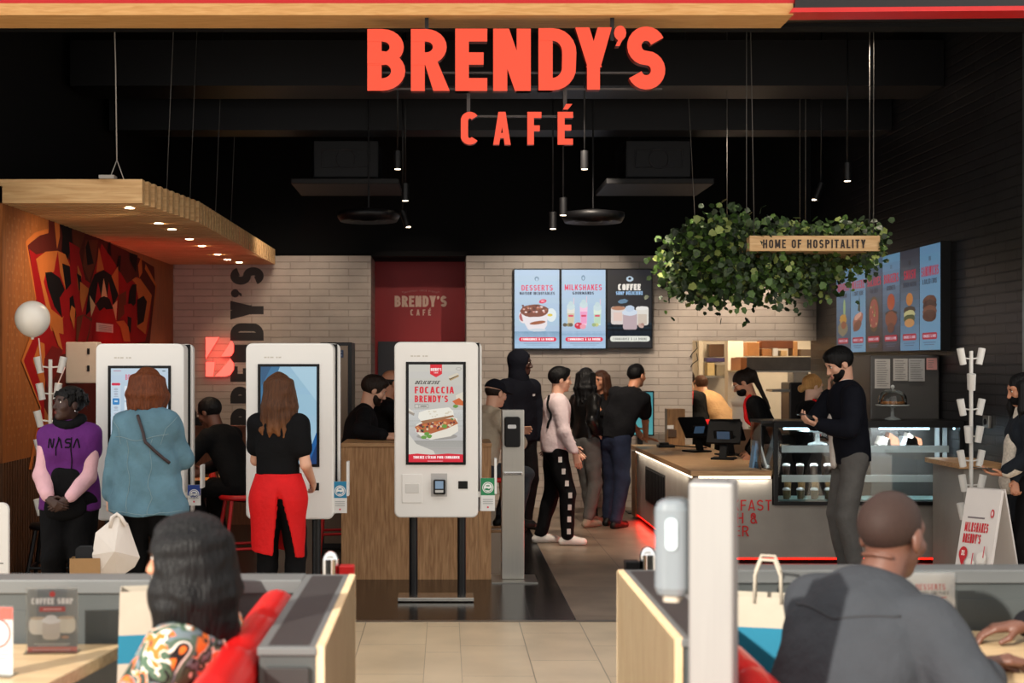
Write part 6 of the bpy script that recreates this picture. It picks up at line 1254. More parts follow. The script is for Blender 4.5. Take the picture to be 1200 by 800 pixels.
def person(label, X, Y, rot, ht=1.72, sex='m', skin='fair', lean=0, side=0, twist=0, head=(0, 0), pel=None, lh=None, rh=None, lpole=None, rpole=None, lhand=None, rhand=None, lf=None, rf=None, lfoot=0, rfoot=0, knee=(0, 1, 0),
           top=None, legs=None, shoes=None, hair=None, res=1., face=True, beard=None, bulk=1., group=None, extras=None, neck=0., z=0., hcurl=(.45, .45), kneel=None, arm=1., hscale=1.):
    """one person: continuous body, with clothes and hair as children; returns (body object, joints)"""
    s = ht/1.75; J = {}; f0 = A3(0, 1, 0); r0 = A3(1, 0, 0)
    P = np.asarray(pel, float) if pel is not None else A3(0, 0, .95*s)
    d = nrm(A3(math.sin(R(side)), math.sin(R(lean)), math.cos(R(lean)))); f = nrm(f0-d*d[1]); r = np.cross(f, d)
    c_, s_ = math.cos(R(twist)), math.sin(R(twist)); f, r = f*c_+r*s_, r*c_-f*s_            # twist > 0 turns towards the person's right
    shw = (.17 if sex == 'm' else .15)*s*(.6+.4*bulk); hipw = .155*s*bulk; wst = (.145 if sex == 'm' else .125)*s*bulk; chs = (.168 if sex == 'm' else .15)*s*bulk; FL = .70
    cen = P+d*.27*s; sh = P+d*.455*s; nb = P+d*.52*s; nd = nrm(d+A3(0, 0, .35)+f*(.12+neck))
    yaw, pit = R(head[0]), R(head[1]); hf0 = f*math.cos(yaw)+r*math.sin(yaw); hf0 = nrm(A3(hf0[0], hf0[1], hf0[2]*.2)); up = A3(0, 0, 1); hf = hf0*math.cos(pit)-up*math.sin(pit); hu = up*math.cos(pit)+hf0*math.sin(pit); hr = np.cross(hf, hu)
    if len(head) > 2: a = R(head[2]); hr, hu = hr*math.cos(a)-hu*math.sin(a), hu*math.cos(a)+hr*math.sin(a)
    hc = nb+nd*.115*s+hu*.055*s+hf*.012*s; hs = s*(1.0 if sex == 'm' else .98)*hscale
    HP_ = lambda x, y, z_: hc+(hr*x+hf*y+hu*z_)*hs; HA = (hr, hf, hu)
    SL, SR = sh-r*shw, sh+r*shw; ua, fa = .285*s*arm, .25*s*arm
    lw = np.asarray(lh, float) if lh is not None else SL+(-r*.05+f*.03)*s-A3(0, 0, .515*s); rw = np.asarray(rh, float) if rh is not None else SR+(r*.05+f*.03)*s-A3(0, 0, .515*s)
    EL, lw = ik(SL, lw, ua, fa, lpole if lpole is not None else -f*1-r*.4); ER, rw = ik(SR, rw, ua, fa, rpole if rpole is not None else -f*1+r*.4)
    HL, HR = P-r0*.088*s-A3(0, 0, .03*s), P+r0*.088*s-A3(0, 0, .03*s); tl, sl = .43*s, .42*s
    LA = np.asarray(lf, float) if lf is not None else A3(-.10*s, -.01, .085*s); RA = np.asarray(rf, float) if rf is not None else A3(.10*s, .01, .085*s)
    KL, LA = ik(HL, LA, tl, sl, A3(*knee)+A3(-.08, 0, 0)); KR, RA = ik(HR, RA, tl, sl, A3(*knee)+A3(.08, 0, 0))
    # ---- body
    B = Soft(); g = .86
    B.cap(P, P+d*.1*s, hipw*g, wst*g, .03, (f, FL)); B.cap(P+d*.1*s, cen+d*.1*s, wst*g, chs*g, .03, (f, FL)); B.cap(SL+r*.03*s, SR-r*.03*s, .052*s, None, .04)
    B.cap(nb-d*.05*s, HP_(0, -.02, -.07), (.058 if sex == 'm' else .048)*s, (.055 if sex == 'm' else .046)*s, .02)
    for S_, E_, W_ in ((SL, EL, lw), (SR, ER, rw)): B.cap(S_, E_, .048*s*bulk, .038*s, .02); B.cap(E_, W_, .039*s, .026*s, .012)
    for H_, K_, A_ in ((HL, KL, LA), (HR, KR, RA)): B.cap(H_, K_, .082*s*bulk, .052*s, .02); B.cap(K_, A_, .055*s, .034*s, .012)
    V1, Q1 = B.mesh(.014*res if not (top and top.get('sleeve') == 'short') else .009)
    # ---- head
    E = Soft(); E.ell(HP_(0, -.016, .034), A3(.076, .096, .083)*hs, .02, HA); E.ell(HP_(0, .028, -.035), A3(.060, .064, .082)*hs, .03, HA); E.ell(HP_(0, .068, -.092), A3(.026, .024, .02)*hs, .03, HA)
    E.ell(HP_(0, .052, .03), A3(.062, .04, .03)*hs, .03, HA); E.cap(HP_(0, .090, .012), HP_(0, .110, -.026), .007*hs, .0115*hs, .012); E.ell(HP_(0, .100, -.032), A3(.017, .012, .009)*hs, .008, HA)
    for q in (-1, 1):
        E.ell(HP_(q*.045, .062, -.022), A3(.022, .022, .022)*hs, .02, HA); E.ell(HP_(q*.078, -.008, -.008), A3(.010, .022, .033)*hs, .008, HA); E.ell(HP_(q*.031, .104, .012), A3(.017, .022, .012)*hs, .01, HA, sub=True)
    E.ell(HP_(0, .088, -.062), A3(.024, .012, .012)*hs, .01, HA); E.cap(HP_(0, -.025, -.05), nb, (.056 if sex == 'm' else .047)*s, (.06 if sex == 'm' else .05)*s, .025)
    V2, Q2 = E.mesh(.0055*min(1, res))
    Vs, Qs, Ms = [V1, V2], [Q1, Q2+len(V1)], [np.zeros(len(Q1), int), np.zeros(len(Q2), int)]; off = len(V1)+len(V2)
    def addm(v, q, mi):
        nonlocal off
        Vs.append(np.asarray(v, float)); Qs.append(np.asarray(q)+off); Ms.append(np.full(len(q), mi)); off += len(v)
    for W_, E_, hd_, sd, cu in ((lw, EL, lhand, 1, hcurl[0]), (rw, ER, rhand, -1, hcurl[1])):
        dd = nrm(W_-E_); dr, nn = (dd, (r if sd > 0 else -r)) if hd_ is None else (A3(*hd_[0]), A3(*hd_[1]))
        v, q = hand_mesh(W_, dr, np.asarray(nn, float), sd, s*(1.0 if sex == 'm' else .92), cu, .5, .0042 if res >= 1 else .0034); addm(v, q, 0)
    def blob(c, rr, mi, axes=HA, n=8):
        vs, qs = [], []
        for i in range(n//2+1):
            a = math.pi*i/(n//2)
            for k in range(n): t = 2*math.pi*k/n; vs.append(c+axes[0]*rr[0]*math.sin(a)*math.cos(t)+axes[1]*rr[1]*math.sin(a)*math.sin(t)+axes[2]*rr[2]*math.cos(a))
        for i in range(n//2):
            for k in range(n): qs.append((i*n+k, (i+1)*n+k, (i+1)*n+(k+1) % n, i*n+(k+1) % n))
        addm(vs, qs, mi)
    if face:
        for q in (-1, 1):
            blob(HP_(q*.031, .078, .012), A3(.014, .012, .0085)*hs, 1); blob(HP_(q*.031, .0865, .012), A3(.0062, .005, .0062)*hs, 2); blob(HP_(q*.031, .091, .031), A3(.019, .006, .0042)*hs, 4)
            blob(HP_(q*.031, .0805, .021), A3(.0165, .010, .0028)*hs, 4)
        blob(HP_(0, .0965, -.057), A3(.021, .006, .0045)*hs, 3); blob(HP_(0, .0955, -.066), A3(.018, .006, .0055)*hs, 3)
    hm = hair['mat'] if hair else HB
    o = raw_mesh('person', np.concatenate(Vs), np.concatenate(Qs), [SK[skin], EYEW, EYED, LIP[skin], HB if hair is None else hm], None, np.concatenate(Ms), loc=(X, Y, z)); o.rotation_euler = (0, 0, R(rot)); T(o, label, 'person', group)
    J.update(dict(P=P, d=d, f=f, r=r, cen=cen, sh=sh, nb=nb, hc=hc, HP=HP_, HA=HA, SL=SL, SR=SR, EL=EL, ER=ER, lw=lw, rw=rw, KL=KL, KR=KR, LA=LA, RA=RA, HL=HL, HR=HR, s=s, hs=hs, o=o, hu=hu, hf=hf, hr=hr))
    # ---- upper garment
    if top:
        lo_ = top.get('loose', 1.); C = Soft(); hem = top.get('hem', -.03)*s; fl_ = top.get('flare', 0.); th = .012*s
        if pel is not None and pel[2] < .8: hem = max(hem, -.06*s)
        C.cap(P+d*(hem-.06*s), P+d*.1*s, (hipw+th)*lo_*(1+fl_), (wst+th)*lo_, .04, (f, FL*1.0)); C.cap(P+d*.1*s, cen+d*.1*s, (wst+th)*lo_, (chs+th)*(.5+.5*lo_), .04, (f, FL)); C.cap(SL+r*.02*s-d*.01*s, SR-r*.02*s-d*.01*s, .062*s, None, .05); C.cap(nb-d*.055*s-r*.05*s, nb-d*.055*s+r*.05*s, .055*s, None, .05)
        if sex == 'f':
            for q in (-1, 1): C.ell(cen+d*.07*s+r*q*.07*s+f*.085*s, A3(.062, .05, .06)*s, .05, (r, f, d))
        if top.get('belly'): C.ell(P+d*.16*s+f*.06*s, A3(.14, .10, .13)*s*top['belly'], .06, (r, f, d))
        slv = top.get('sleeve', 'long'); sr_ = top.get('sr', 1.)
        def sleeves(C, both=(0, 1)):
            for i, (S_, E_, W_) in enumerate(((SL, EL, lw), (SR, ER, rw))):
                if i not in both: continue
                if slv == 'long':
                    we = W_-nrm(W_-E_)*.015*s; C.cap(S_, E_, .066*s*sr_, .054*s*sr_, .03); C.cap(E_, W_-(W_-E_)*.16, .056*s*sr_, .046*s*sr_, .02); C.cap(W_-(W_-E_)*.16, we, .040*s*sr_, .036*s, .012)
                elif slv == 'short': m_ = S_+(E_-S_)*.62; C.cap(S_, m_, .066*s*sr_, .060*s*sr_, .03)
        if not top.get('sleeve_mat'): sleeves(C)
        else:
            for S_, E_ in ((SL, EL), (SR, ER)): C.cap(S_, S_+(E_-S_)*.36, .071*s*sr_, .069*s*sr_, .04)
        C.cut(P+d*hem, -d)
        if top.get('open'): pass
        V, Q = C.mesh(.0105*res, fold=top.get('fold', .0045), seed=len(label), fscale=top.get('fs', 24)); to = raw_mesh(top.get('name', 'jacket'), V, Q, top['mat'], o); J['top'] = to; J['topVQ'] = (V, Q)
        if top.get('sleeve_mat'):
            for i in (0, 1): C = Soft(); sleeves(C, (i,)); V, Q = C.mesh(.0105*res, fold=top.get('fold', .0045), seed=i+3, fscale=24); raw_mesh('sleeve', V, Q, top['sleeve_mat'], o)
        if top.get('collar'):
            C = Soft(); C.cap(nb-d*.05*s, nb+nd*.022*s, .082*s, .070*s, .02, (f, .9)); C.cap(nb-d*.09*s, nb+nd*.09*s, .060*s, .058*s, .006, sub=True); C.cut(nb+nd*.032*s-f*.02*s, nd+f*.25); V, Q = C.mesh(.007*res); raw_mesh('collar', V, Q, top.get('collar_mat', top['mat']), o)
        if top.get('hoodback'):
            C = Soft(); C.cap(nb-f*.045*s-r*.055*s-d*.01*s, nb-f*.045*s+r*.055*s-d*.01*s, .05*s, None, .03); C.cap(nb-f*.06*s-d*.04*s, nb-f*.09*s-d*.10*s, .07*s, .045*s, .04, (f, .6)); C.cap(nb-r*.07*s+d*.0, nb+f*.07*s-d*.05*s-r*.03*s, .034*s, .024*s, .02); C.cap(nb+r*.07*s, nb+f*.07*s-d*.05*s+r*.03*s, .034*s, .024*s, .02); V, Q = C.mesh(.009*res, fold=.003, seed=4); raw_mesh('hood', V, Q, top.get('hood_mat', top['mat']), o)
        if top.get('hoodup'):
            C = Soft(); C.ell(HP_(0, -.022, .035), A3(.098, .118, .108)*hs, .03, HA); C.cap(HP_(0, -.02, -.02), nb-d*.02*s, .095*hs, .11*s, .05); C.ell(HP_(0, .12, -.03), A3(.066, .105, .112)*hs, .015, HA, sub=True); V, Q = C.mesh(.008*res, fold=.003, seed=5); raw_mesh('hood', V, Q, top.get('hood_mat', top['mat']), o)
    # ---- trousers
    if legs:
        C = Soft(); q = legs.get('loose', 1.); fl_ = legs.get('flare', 1.); C.cap(HL+r0*.02*s, HR-r0*.02*s, .115*s*bulk, None, .05, (f0 if pel is None else A3(0, 1, 0), .98)); C.cap(P, P+d*.09*s, (hipw+.004*s), (wst+.004*s), .03, (f, FL))
        for H_, K_, A_ in ((HL, KL, LA), (HR, KR, RA)):
            e = K_+(A_-K_)*legs.get('length', .97); C.cap(H_, K_, .096*s*(.5+.5*q)*bulk, .068*s*q, .03); C.cap(K_, e, .068*s*q, .053*s*q*fl_, .012)
        V, Q = C.mesh(.0115*res, fold=legs.get('fold', .004), seed=len(label)+7, fscale=26); J['legs'] = raw_mesh(legs.get('name', 'trousers'), V, Q, legs['mat'], o); J['legsVQ'] = (V, Q)
    if shoes:
        for A_, ft in ((LA, lfoot), (RA, rfoot)):
            fd = A3(math.sin(R(ft)), math.cos(R(ft)), 0); b = A3(A_[0], A_[1], 0); gz = A_[2]-.085*s; C = Soft(); U = A3(0, 0, 1); C.cap(b-fd*.045*s+U*(gz+.034), b+fd*.165*s+U*(gz+.030), .040*s, .040*s, .02); C.cap(b+U*(gz+.085*s), b+fd*.09*s+U*(gz+.04), .042*s, .036*s, .03); C.cap(b-fd*.01+U*(gz+.05), b+U*(gz+.105*s), .042*s, .042*s, .02); C.cut(b+U*(gz+.002), -U); V, Q = C.mesh(.0075); raw_mesh('shoe', V, Q, shoes, o)
    # ---- hair
    if hair:
        C = Soft(); kd = hair['kind']; th = hair.get('th', .012); pn = 'hair'
        if kd != 'none':
            C.ell(HP_(0, -.018, .036), A3(.077+th, .097+th, .083+th)*hs, .01, HA)
        dn = A3(0, 0, -1); L_ = hair.get('len', .2); rg = np.random.RandomState(len(label))
        if kd in ('long', 'bob'):
            for i, a in enumerate(np.linspace(-hair.get('wrap', 118), hair.get('wrap', 118), hair.get('n', 15))):
                dirn = hr*math.sin(R(a))-hf*math.cos(R(a)); p = HP_(0, -.018, .045)+dirn*(.082+.012*abs(math.cos(R(a))))*hs; m1 = p+dn*L_*.5*s+dirn*.022*s+A3(*rg.normal(0, .005, 3)); e = p+dn*L_*s*rg.uniform(.9, 1.04)+dirn*(.016+hair.get('spread', 0))*s-hf*.01+A3(*rg.normal(0, .008, 3))
                w_ = hair.get('w', .026); C.cap(p, m1, w_*s, (w_+.002)*s, .016); C.cap(m1, e, (w_+.002)*s, w_*.55*s, .016)
                if hair.get('wavy'): t = e+A3(*rg.normal(0, .012, 3))+dn*.05*s; C.cap(e, t, w_*.7*s, .008*s, .012)
            C.ell(HP_(0, .115, -.045), A3(.058+hair.get('open', 0), .085, .105)*hs, .012, HA, sub=True)
        elif kd in ('short', 'pony', 'bun', 'crop', 'dreads'):
            fr_ = hair.get('fringe', .062); C.ell(HP_(0, .125, -.035), A3(.082, .088, .098)*hs, .014, HA, sub=True); C.ell(HP_(0, .088, -.022), A3(.115, .052, .070)*hs, .012, HA, sub=True)
            low = hair.get('nape', -.07); C.cut(HP_(0, -.07, low), -hu*.9-hf*.0+hf*.42)
            for q in (-1, 1): C.ell(HP_(q*.09, .0, -.03), A3(.03, .032, .042)*hs, .01, HA, sub=True)
            if kd == 'short' and hair.get('top'): C.ell(HP_(0, .02, .095), A3(.062, .075, .03)*hs*hair['top'], .03, HA)
            if kd == 'pony':
                b = HP_(0, -.10, .085); m1 = b-hf*.05*s+hu*.0+dn*.06*s; e = m1+A3(*hair.get('dir', (.0, -.10, -.30)))*s; C.ell(b, A3(.03, .03, .03)*hs, .02); C.cap(b, m1, .024*s, .036*s, .02); C.cap(m1, e, .036*s, .012*s, .02)
            if kd == 'bun': C.cap(HP_(0, -.09, -.02), HP_(0, -.13, -.045), .03*s, .034*s, .02); C.ell(HP_(0, -.135, -.05), A3(.036, .03, .036)*hs, .02)
            if kd == 'dreads':
                for i in range(34):
                    a = rg.uniform(-150, 150); z_ = rg.uniform(.02, .1); dirn = hr*math.sin(R(a))-hf*math.cos(R(a)); p = HP_(0, -.018, z_)+dirn*.075*hs; m1 = p+dirn*.035*s+hu*.01; e = m1+dirn*rg.uniform(.0, .04)*s+dn*rg.uniform(.04, .10)*s; 
                    if abs(a) > 105 : e = m1+dirn*.01+dn*.02
                    C.cap(p, m1, .010*s, .009*s, .008); C.cap(m1, e, .009*s, .005*s, .006)
        elif kd == 'buzz': C.ell(HP_(0, .12, -.03), A3(.08, .085, .1)*hs, .02, HA, sub=True); C.cut(HP_(0, -.07, -.04), -hu+hf*.3)
        elif kd == 'bald': C.cut(HP_(0, 0, .035), hu*1-hf*.2); C.cut(HP_(0, -.07, -.06), -hu+hf*.4); C.ell(HP_(0, .115, -.03), A3(.09, .1, .12)*hs, .012, HA, sub=True)
        elif kd == 'cap':
            pn = 'baseball_cap'; C.cut(HP_(0, 0, .03), -hu-hf*.12); C.cap(HP_(-.035, .10, .028), HP_(.035, .10, .028), .055*hs, None, .02, (hu, .22)); C.ell(HP_(0, -.018, .02), A3(.075, .094, .075)*hs, .004, HA, sub=True)
        V, Q = C.mesh(hair.get('h', .0065)*min(1.2, res), fold=hair.get('fold', .002), seed=2, fscale=hair.get('fs', 60)); J['hair'] = raw_mesh(pn, V, Q, hm, o)
        if kd == 'cap':
            C = Soft(); C.ell(HP_(0, -.018, .03), A3(.081, .100, .088)*hs, .01, HA); C.ell(HP_(0, .125, -.035), A3(.082, .088, .098)*hs, .014, HA, sub=True); C.cut(HP_(0, 0, .03), hu); C.cut(HP_(0, -.07, -.07), -hu+hf*.4); V, Q = C.mesh(.0065); raw_mesh('hair', V, Q, HDK, o)
    if beard:
        C = Soft(); C.ell(HP_(0, .030, -.045), A3(.0625, .0665, .083)*hs, .01, HA); C.ell(HP_(0, .068, -.094), A3(.0275, .0265, .0235)*hs, .02, HA); C.ell(HP_(0, .10, -.004), A3(.05, .07, .046)*hs, .01, HA, sub=True); C.cut(HP_(0, 0, -.005), hu*.9+hf*.22); C.ell(HP_(0, .104, -.06), A3(.024, .018, .012)*hs, .006, HA, sub=True)
        V, Q = C.mesh(.0055, fold=.001, seed=1, fscale=90); raw_mesh('beard', V, Q, beard, o)
    return o, J
def soft_part(name, C, mats, parent, h=.009, **k): V, Q = C.mesh(h, **k); return raw_mesh(name, V, Q, mats, parent)
def on_surface(o, VQ, quads, origin, right, up, ray, mat, name, lift=.004, parent=None):
    """flat lettering laid onto a garment's surface"""
    V, Q = VQ; bv = BVHTree.FromPolygons([tuple(p) for p in V], [tuple(q) for q in Q]); m = MB(); e = 0
    for q in quads:
        pts = []
        for a, b in q:
            p = Vector(origin)+Vector(right)*a+Vector(up)*b; hit = bv.ray_cast(p-Vector(ray)*.5, Vector(ray), 1.0); pts.append((hit[0] if hit[0] is not None else p)-Vector(ray)*(lift+e))
        m.add(pts, [tuple(range(len(pts)))]); e += .00005
    return m.build(name, mat, parent or o, local=True)
def strap(o, VQ, pts, w, mat, name='strap', lift=.004, n=24, axis=None):
    """ribbon that runs over a garment through points given with outward directions"""
    V, Q = VQ; bv = BVHTree.FromPolygons([tuple(p) for p in V], [tuple(q) for q in Q]); P = []
    for i in range(n):
        t = i/(n-1)*(len(pts)-1); k = min(int(t), len(pts)-2); q = Vector(pts[k]).lerp(Vector(pts[k+1]), t-k); h = bv.find_nearest(q); P.append(h[0]+h[1]*lift)
    m = MB(); m.tube(P, w, 6); return m.build(name, mat, o, local=True)
# ------------------------------------------------------------------ cloth
def cloth(name, c, rough=.85, vary=.1, **k): return M('cloth_'+name, c, rough, vary=vary, vs=k.pop('vs', 12), bump=k.pop('bump', .7), bs=k.pop('bs', 26), spec=k.pop('spec', .25), **k)
CBK = cloth('black', (13, 13, 15), spec=.15); CBK2 = cloth('black_soft', (19, 19, 22), spec=.15); CNV = cloth('navy', (15, 17, 26), spec=.15); CRED = cloth('red', (206, 18, 22), .7); CGR = cloth('grey_jeans', (92, 90, 88), vary=.2); CGY = cloth('grey_marl', (54, 57, 62), vary=.12)
CPUR = cloth('purple', (96, 38, 112)); CPNK = cloth('pink', (226, 178, 186)); CDEN = cloth('denim', (88, 122, 138), .8, .3, vs=6); CJEAN = cloth('blue_jeans', (36, 44, 66), vary=.25); CWHT = cloth('white_pink', (222, 202, 204)); CSHOE = cloth('shoe_white', (226, 222, 216), .5, bump=0); CSHB = cloth('shoe_black', (18, 18, 18), .5, bump=0)
CBEI = cloth('beige', (196, 156, 112)); CSAND = cloth('sand', (178, 164, 144)); LEA = M('leather_black', (18, 17, 17), .28, vary=.1, bump=.4, bs=22)
def w2l(o, p):
    q = Vector(p)-o.location; a = -o.rotation_euler.z; return Vector((q.x*math.cos(a)-q.y*math.sin(a), q.x*math.sin(a)+q.y*math.cos(a), q.z))
def pxl(u, v, Z, X, Y, rot):
    """photograph point at depth Z in the frame of a person standing at (X, Y) turned by rot"""
    p = W(u, v, Z); q = (p.x-X, p.y-Y); a = -R(rot); return A3(q[0]*math.cos(a)-q[1]*math.sin(a), q[0]*math.sin(a)+q[1]*math.cos(a), p.z)
# 1 girl in the two tone hoodie, facing the viewer, head turned to her right (picture left)
X, Y, ro = at(82, 9.0), 9.0, 180
o, J = person('girl in a purple hoodie with pink sleeves, hands folded, leaning beside the white kiosk', X, Y, ro, 1.535, 'f', 'deep', arm=1.08, hscale=1.1, head=(46, -4), top=dict(name='hoodie', mat=CPUR, sleeve_mat=CPNK, loose=1.30, hem=-.10, sr=1.12, hoodback=True, hood_mat=CBK, collar=True, collar_mat=CBK, fold=.006), legs=dict(mat=CBK, loose=1.42, fold=.006), shoes=CSHB, bulk=1.14,
    hair=dict(kind='dreads', mat=HB, th=.014), lh=(-.045, .225, .83), rh=(.075, .235, .835), lpole=(-.8, -1, -.3), rpole=(.8, -1, -.3), lhand=((.75, .25, -.5), (.3, -.9, 0)), rhand=((-.75, .25, -.45), (-.3, -.9, .0)))
s = J['s']; C = Soft(); P = J['P']; d = J['d']; f = J['f']; r = J['r']
C.cap(P+d*(-.08*s)-r*.07*s+f*.130*s, P+d*(.16*s)-r*.05*s+f*.125*s, .085*s, .06*s, .05, (f, .5)); C.cap(P+d*(-.08*s)+r*.07*s+f*.130*s, P+d*(.16*s)+r*.05*s+f*.125*s, .085*s, .06*s, .05, (f, .5)); soft_part('front_pocket', C, CBK, o, .008, fold=.003)
def worm(h):
    t = .15; Qs = []; x = 0
    for ch in 'NASA':
        if ch == 'N': pl = [(.07, 0), (.07, .8), (.13, .93), (.22, .86), (.46, .14), (.55, .07), (.61, .2), (.61, 1)]; w = .68
        elif ch == 'A': pl = [(.05, 0), (.27, .82), (.36, .93), (.45, .82), (.67, 0)]; w = .72
        else: pl = [(.6, .93), (.2, .93), (.08, .8), (.08, .64), (.2, .54), (.48, .54), (.6, .42), (.6, .2), (.48, .07), (.04, .07)]; w = .68
        Qs += [[((a+x)*h, b*h) for a, b in q] for q in _thick(pl, t)]; x += w+.2
    return Qs, x*h
qd, L = worm(.062); on_surface(o, J['topVQ'], [[(a-L/2, b) for a, b in q] for q in qd], J['cen']+d*.10*s+f*.1, -Vector(r), Vector(d), -Vector(f), CBK, 'lettering')
for q in (-1, 1): strap(o, J['topVQ'], [J['nb']+r*q*.05*s+f*.16*s-d*.06*s, J['cen']+r*q*.054*s+f*.26*s+d*.12*s, J['cen']+r*q*.054*s+f*.26*s-d*(.03-.05*q)*s], .004, CBK, 'drawstring', .003)
C = Soft(); ring = [J['nb']+d*(.058-.05*math.cos(a)*(math.cos(a) > 0))*s+(r*math.sin(a)*.086+f*math.cos(a)*.084)*s for a in np.linspace(-math.pi, math.pi, 17)]
for a, b in zip(ring[:-1], ring[1:]): C.cap(a, b, .036*s, None, .01)
C.cap(J['nb']-f*.09*s-r*.05*s-d*.02*s, J['nb']-f*.09*s+r*.05*s-d*.02*s, .06*s, None, .03); soft_part('hood_collar', C, CBK, o, .008, fold=.003)
m = MB(); m.ball(J['HP'](-.085, -.005, -.045), .006, 8); m.build('earring', chrome, o, local=True)
# 2 woman in the denim jacket, back to us
X, Y, ro = at(172, 8.72), 8.72, -6
o, J = person('woman in an oversized denim jacket seen from behind, holding a white carrier', X, Y, ro, 1.665, 'f', 'fair', head=(8, 6), top=dict(mat=CDEN, loose=1.40, hem=-.155, sr=1.18, collar=True, fold=.007, flare=.12), legs=dict(mat=CBK, loose=1.1), shoes=CSHB, bulk=1.12, hair=dict(kind='bob', mat=HAU, len=.205, wrap=125, w=.030, th=.016, n=19, fold=.003),
    lh=(-.265, .03, .80), rh=(.10, .26, 1.20), rpole=(.5, -.2, -1), lpole=(-1, -.4, 0), face=False, lhand=((-.05, .1, -1), (1, 0, 0)), hcurl=(1.2, .5))
s = J['s']; bag_hand = J['lw']; bag_o = o
strap(o, J['topVQ'], [J['SL']*.55+J['SR']*.45-J['f']*.12+J['d']*.04, J['cen']+J['r']*.05-J['f']*.2+J['d']*.06, J['cen']+J['r']*.20-J['f']*.12-J['d']*.08], .011, M('strap_dark', (44, 26, 30), .5), lift=.006)
seam = M('denim_seam', (122, 146, 154), .8)
strap(o, J['topVQ'], [J['cen']-J['r']*.24-J['f']*.16+J['d']*.09, J['cen']-J['f']*.25+J['d']*.075, J['cen']+J['r']*.24-J['f']*.16+J['d']*.09], .0022, seam, 'seam', .0012)
for q in (-.11, .11): strap(o, J['topVQ'], [J['cen']+J['r']*q*1.1-J['f']*.25+J['d']*.07, J['P']+J['r']*q*.9-J['f']*.3+J['d']*.05, J['P']+J['r']*q*.9-J['f']*.3-J['d']*.13], .0018, seam, 'seam', .001)
strap(o, J['topVQ'], [J['P']+J['r']*.26*math.sin(a)-J['f']*.26*math.cos(a)-J['d']*.125 for a in np.linspace(-1.3, 1.3, 7)], .0018, seam, 'seam', .001)
for S_, E_, q in ((J['SL'], J['EL'], -1), (J['SR'], J['ER'], 1)): strap(o, J['topVQ'], [S_+J['d']*.03-J['f']*.02+J['r']*q*.05, S_-J['f']*.12+J['r']*q*.02-J['d']*.04, S_-J['f']*.10-J['r']*q*.03-J['d']*.14], .0018, seam, 'seam', .001)
bl = W(136, 607, 8.6); bg = thing('plastic_bag', 'white folded carrier bag hanging from the denim jacket woman\'s hand', 'bag', (at(138, 8.55), 8.55, .0))
C = Soft(); zz0 = W(0, 677, 8.55).z; zz1 = W(0, 617, 8.55).z
m = MB(); xs = at(138, 8.55)
prof = [(112, 624, .0), (134, 606, .02), (140, 606, .02), (150, 613, .06), (164, 653, .10), (158, 664, .10), (138, 677, .06), (110, 681, .0), (108, 650, -.03)]
cA = [W(u, v, 8.50+dz) for u, v, dz in prof]; cB = [W(139+(u-139)*.93, v+(1 if v > 640 else 0), 8.62+dz) for u, v, dz in prof]; n = len(prof)
mid = W(134, 646, 8.44); m.add(cA+[mid], [(k, (k+1) % n, n) for k in range(n)]); m.add(cB, [tuple(range(n))]); m.add(cA+cB, [(k, n+k, n+(k+1) % n, (k+1) % n) for k in range(n)]); bb = m.build('bag_body', pl_, bg)
m = MB(); m.add([W(158, 664, 8.5), W(138, 677, 8.5), W(150, 668, 8.49), W(162, 656, 8.5)], [(0, 1, 2, 3)])
m = MB(); m.tube([W(129, 618, 8.5), W(131, 606, 8.5), W(137, 602, 8.52), W(142, 606, 8.52), W(148, 616, 8.52)], .012, 8); m.build('handle', pl_, bb)
# 3 staff member in the red apron, back to us, looking left
X, Y, ro = at(326, 8.85), 8.85, -14
o, J = person('staff member in black shirt and long red apron, back turned, at the blue screen kiosk', X, Y, ro, 1.64, 'f', 'fair', head=(-62, 8), top=dict(name='shirt', mat=CBK, sleeve='short', loose=1.04, hem=-.02, sr=1.12), legs=dict(mat=CBK, loose=1.12, flare=1.15), shoes=CSHB, hair=dict(kind='long', mat=HOM, len=.34, wrap=112, w=.024, n=17, wavy=True, fold=.004, spread=.01, fs=45),
    lh=(-.13, .31, 1.02), rh=(.17, .18, .93), lpole=(-.45, -1, -.3), rpole=(.25, -1, 0), bulk=.96)
s = J['s']; P = J['P']; d = J['d']; f = J['f']; r = J['r']
C = Soft(); 
C.cap(P+d*.10*s, P-A3(0, 0, .06*s), .165*s, .20*s, .03, (f, .80)); C.cap(P-A3(0, 0, .06*s), P-A3(0, 0, .50*s), .20*s, .185*s, .03, (f, .80))
C.cap(P+d*.13*s, P-A3(0, 0, .06*s), .144*s, .178*s, .008, (f, .78), sub=True); C.cap(P-A3(0, 0, .06*s), P-A3(0, 0, .60*s), .178*s, .152*s, .008, (f, .78), sub=True); C.cut(P+d*.115*s, d); C.cut(P-A3(.0, 0, .44*s), (-.12, .0, -1))
# the wrap opens at the back to the right of the spine
C.cap(P+r*.06*s-f*.16*s+d*.03*s, P+r*.125*s-f*.15*s-d*.62*s, .012*s, .125*s, .004, sub=True); soft_part('apron', C, CRED, o, .007, fold=.0015)
m = MB(); b = [P+d*.095*s+r*(.15*math.sin(a))*s-f*(.118*math.cos(a))*s for a in np.linspace(-1.6, 1.6, 14)]; m.tube(b, .011, 6); m.build('apron_tie', CRED, o, local=True)
m = MB(); b = [J['nb']-f*.058*s+r*a*s+d*(-.005-.3*a*a)*s for a in np.linspace(-.07, .07, 9)]; m.tube(b, .006, 6); m.build('neck_strap', M('strap_tan', (196, 140, 100), .7), o, local=True)
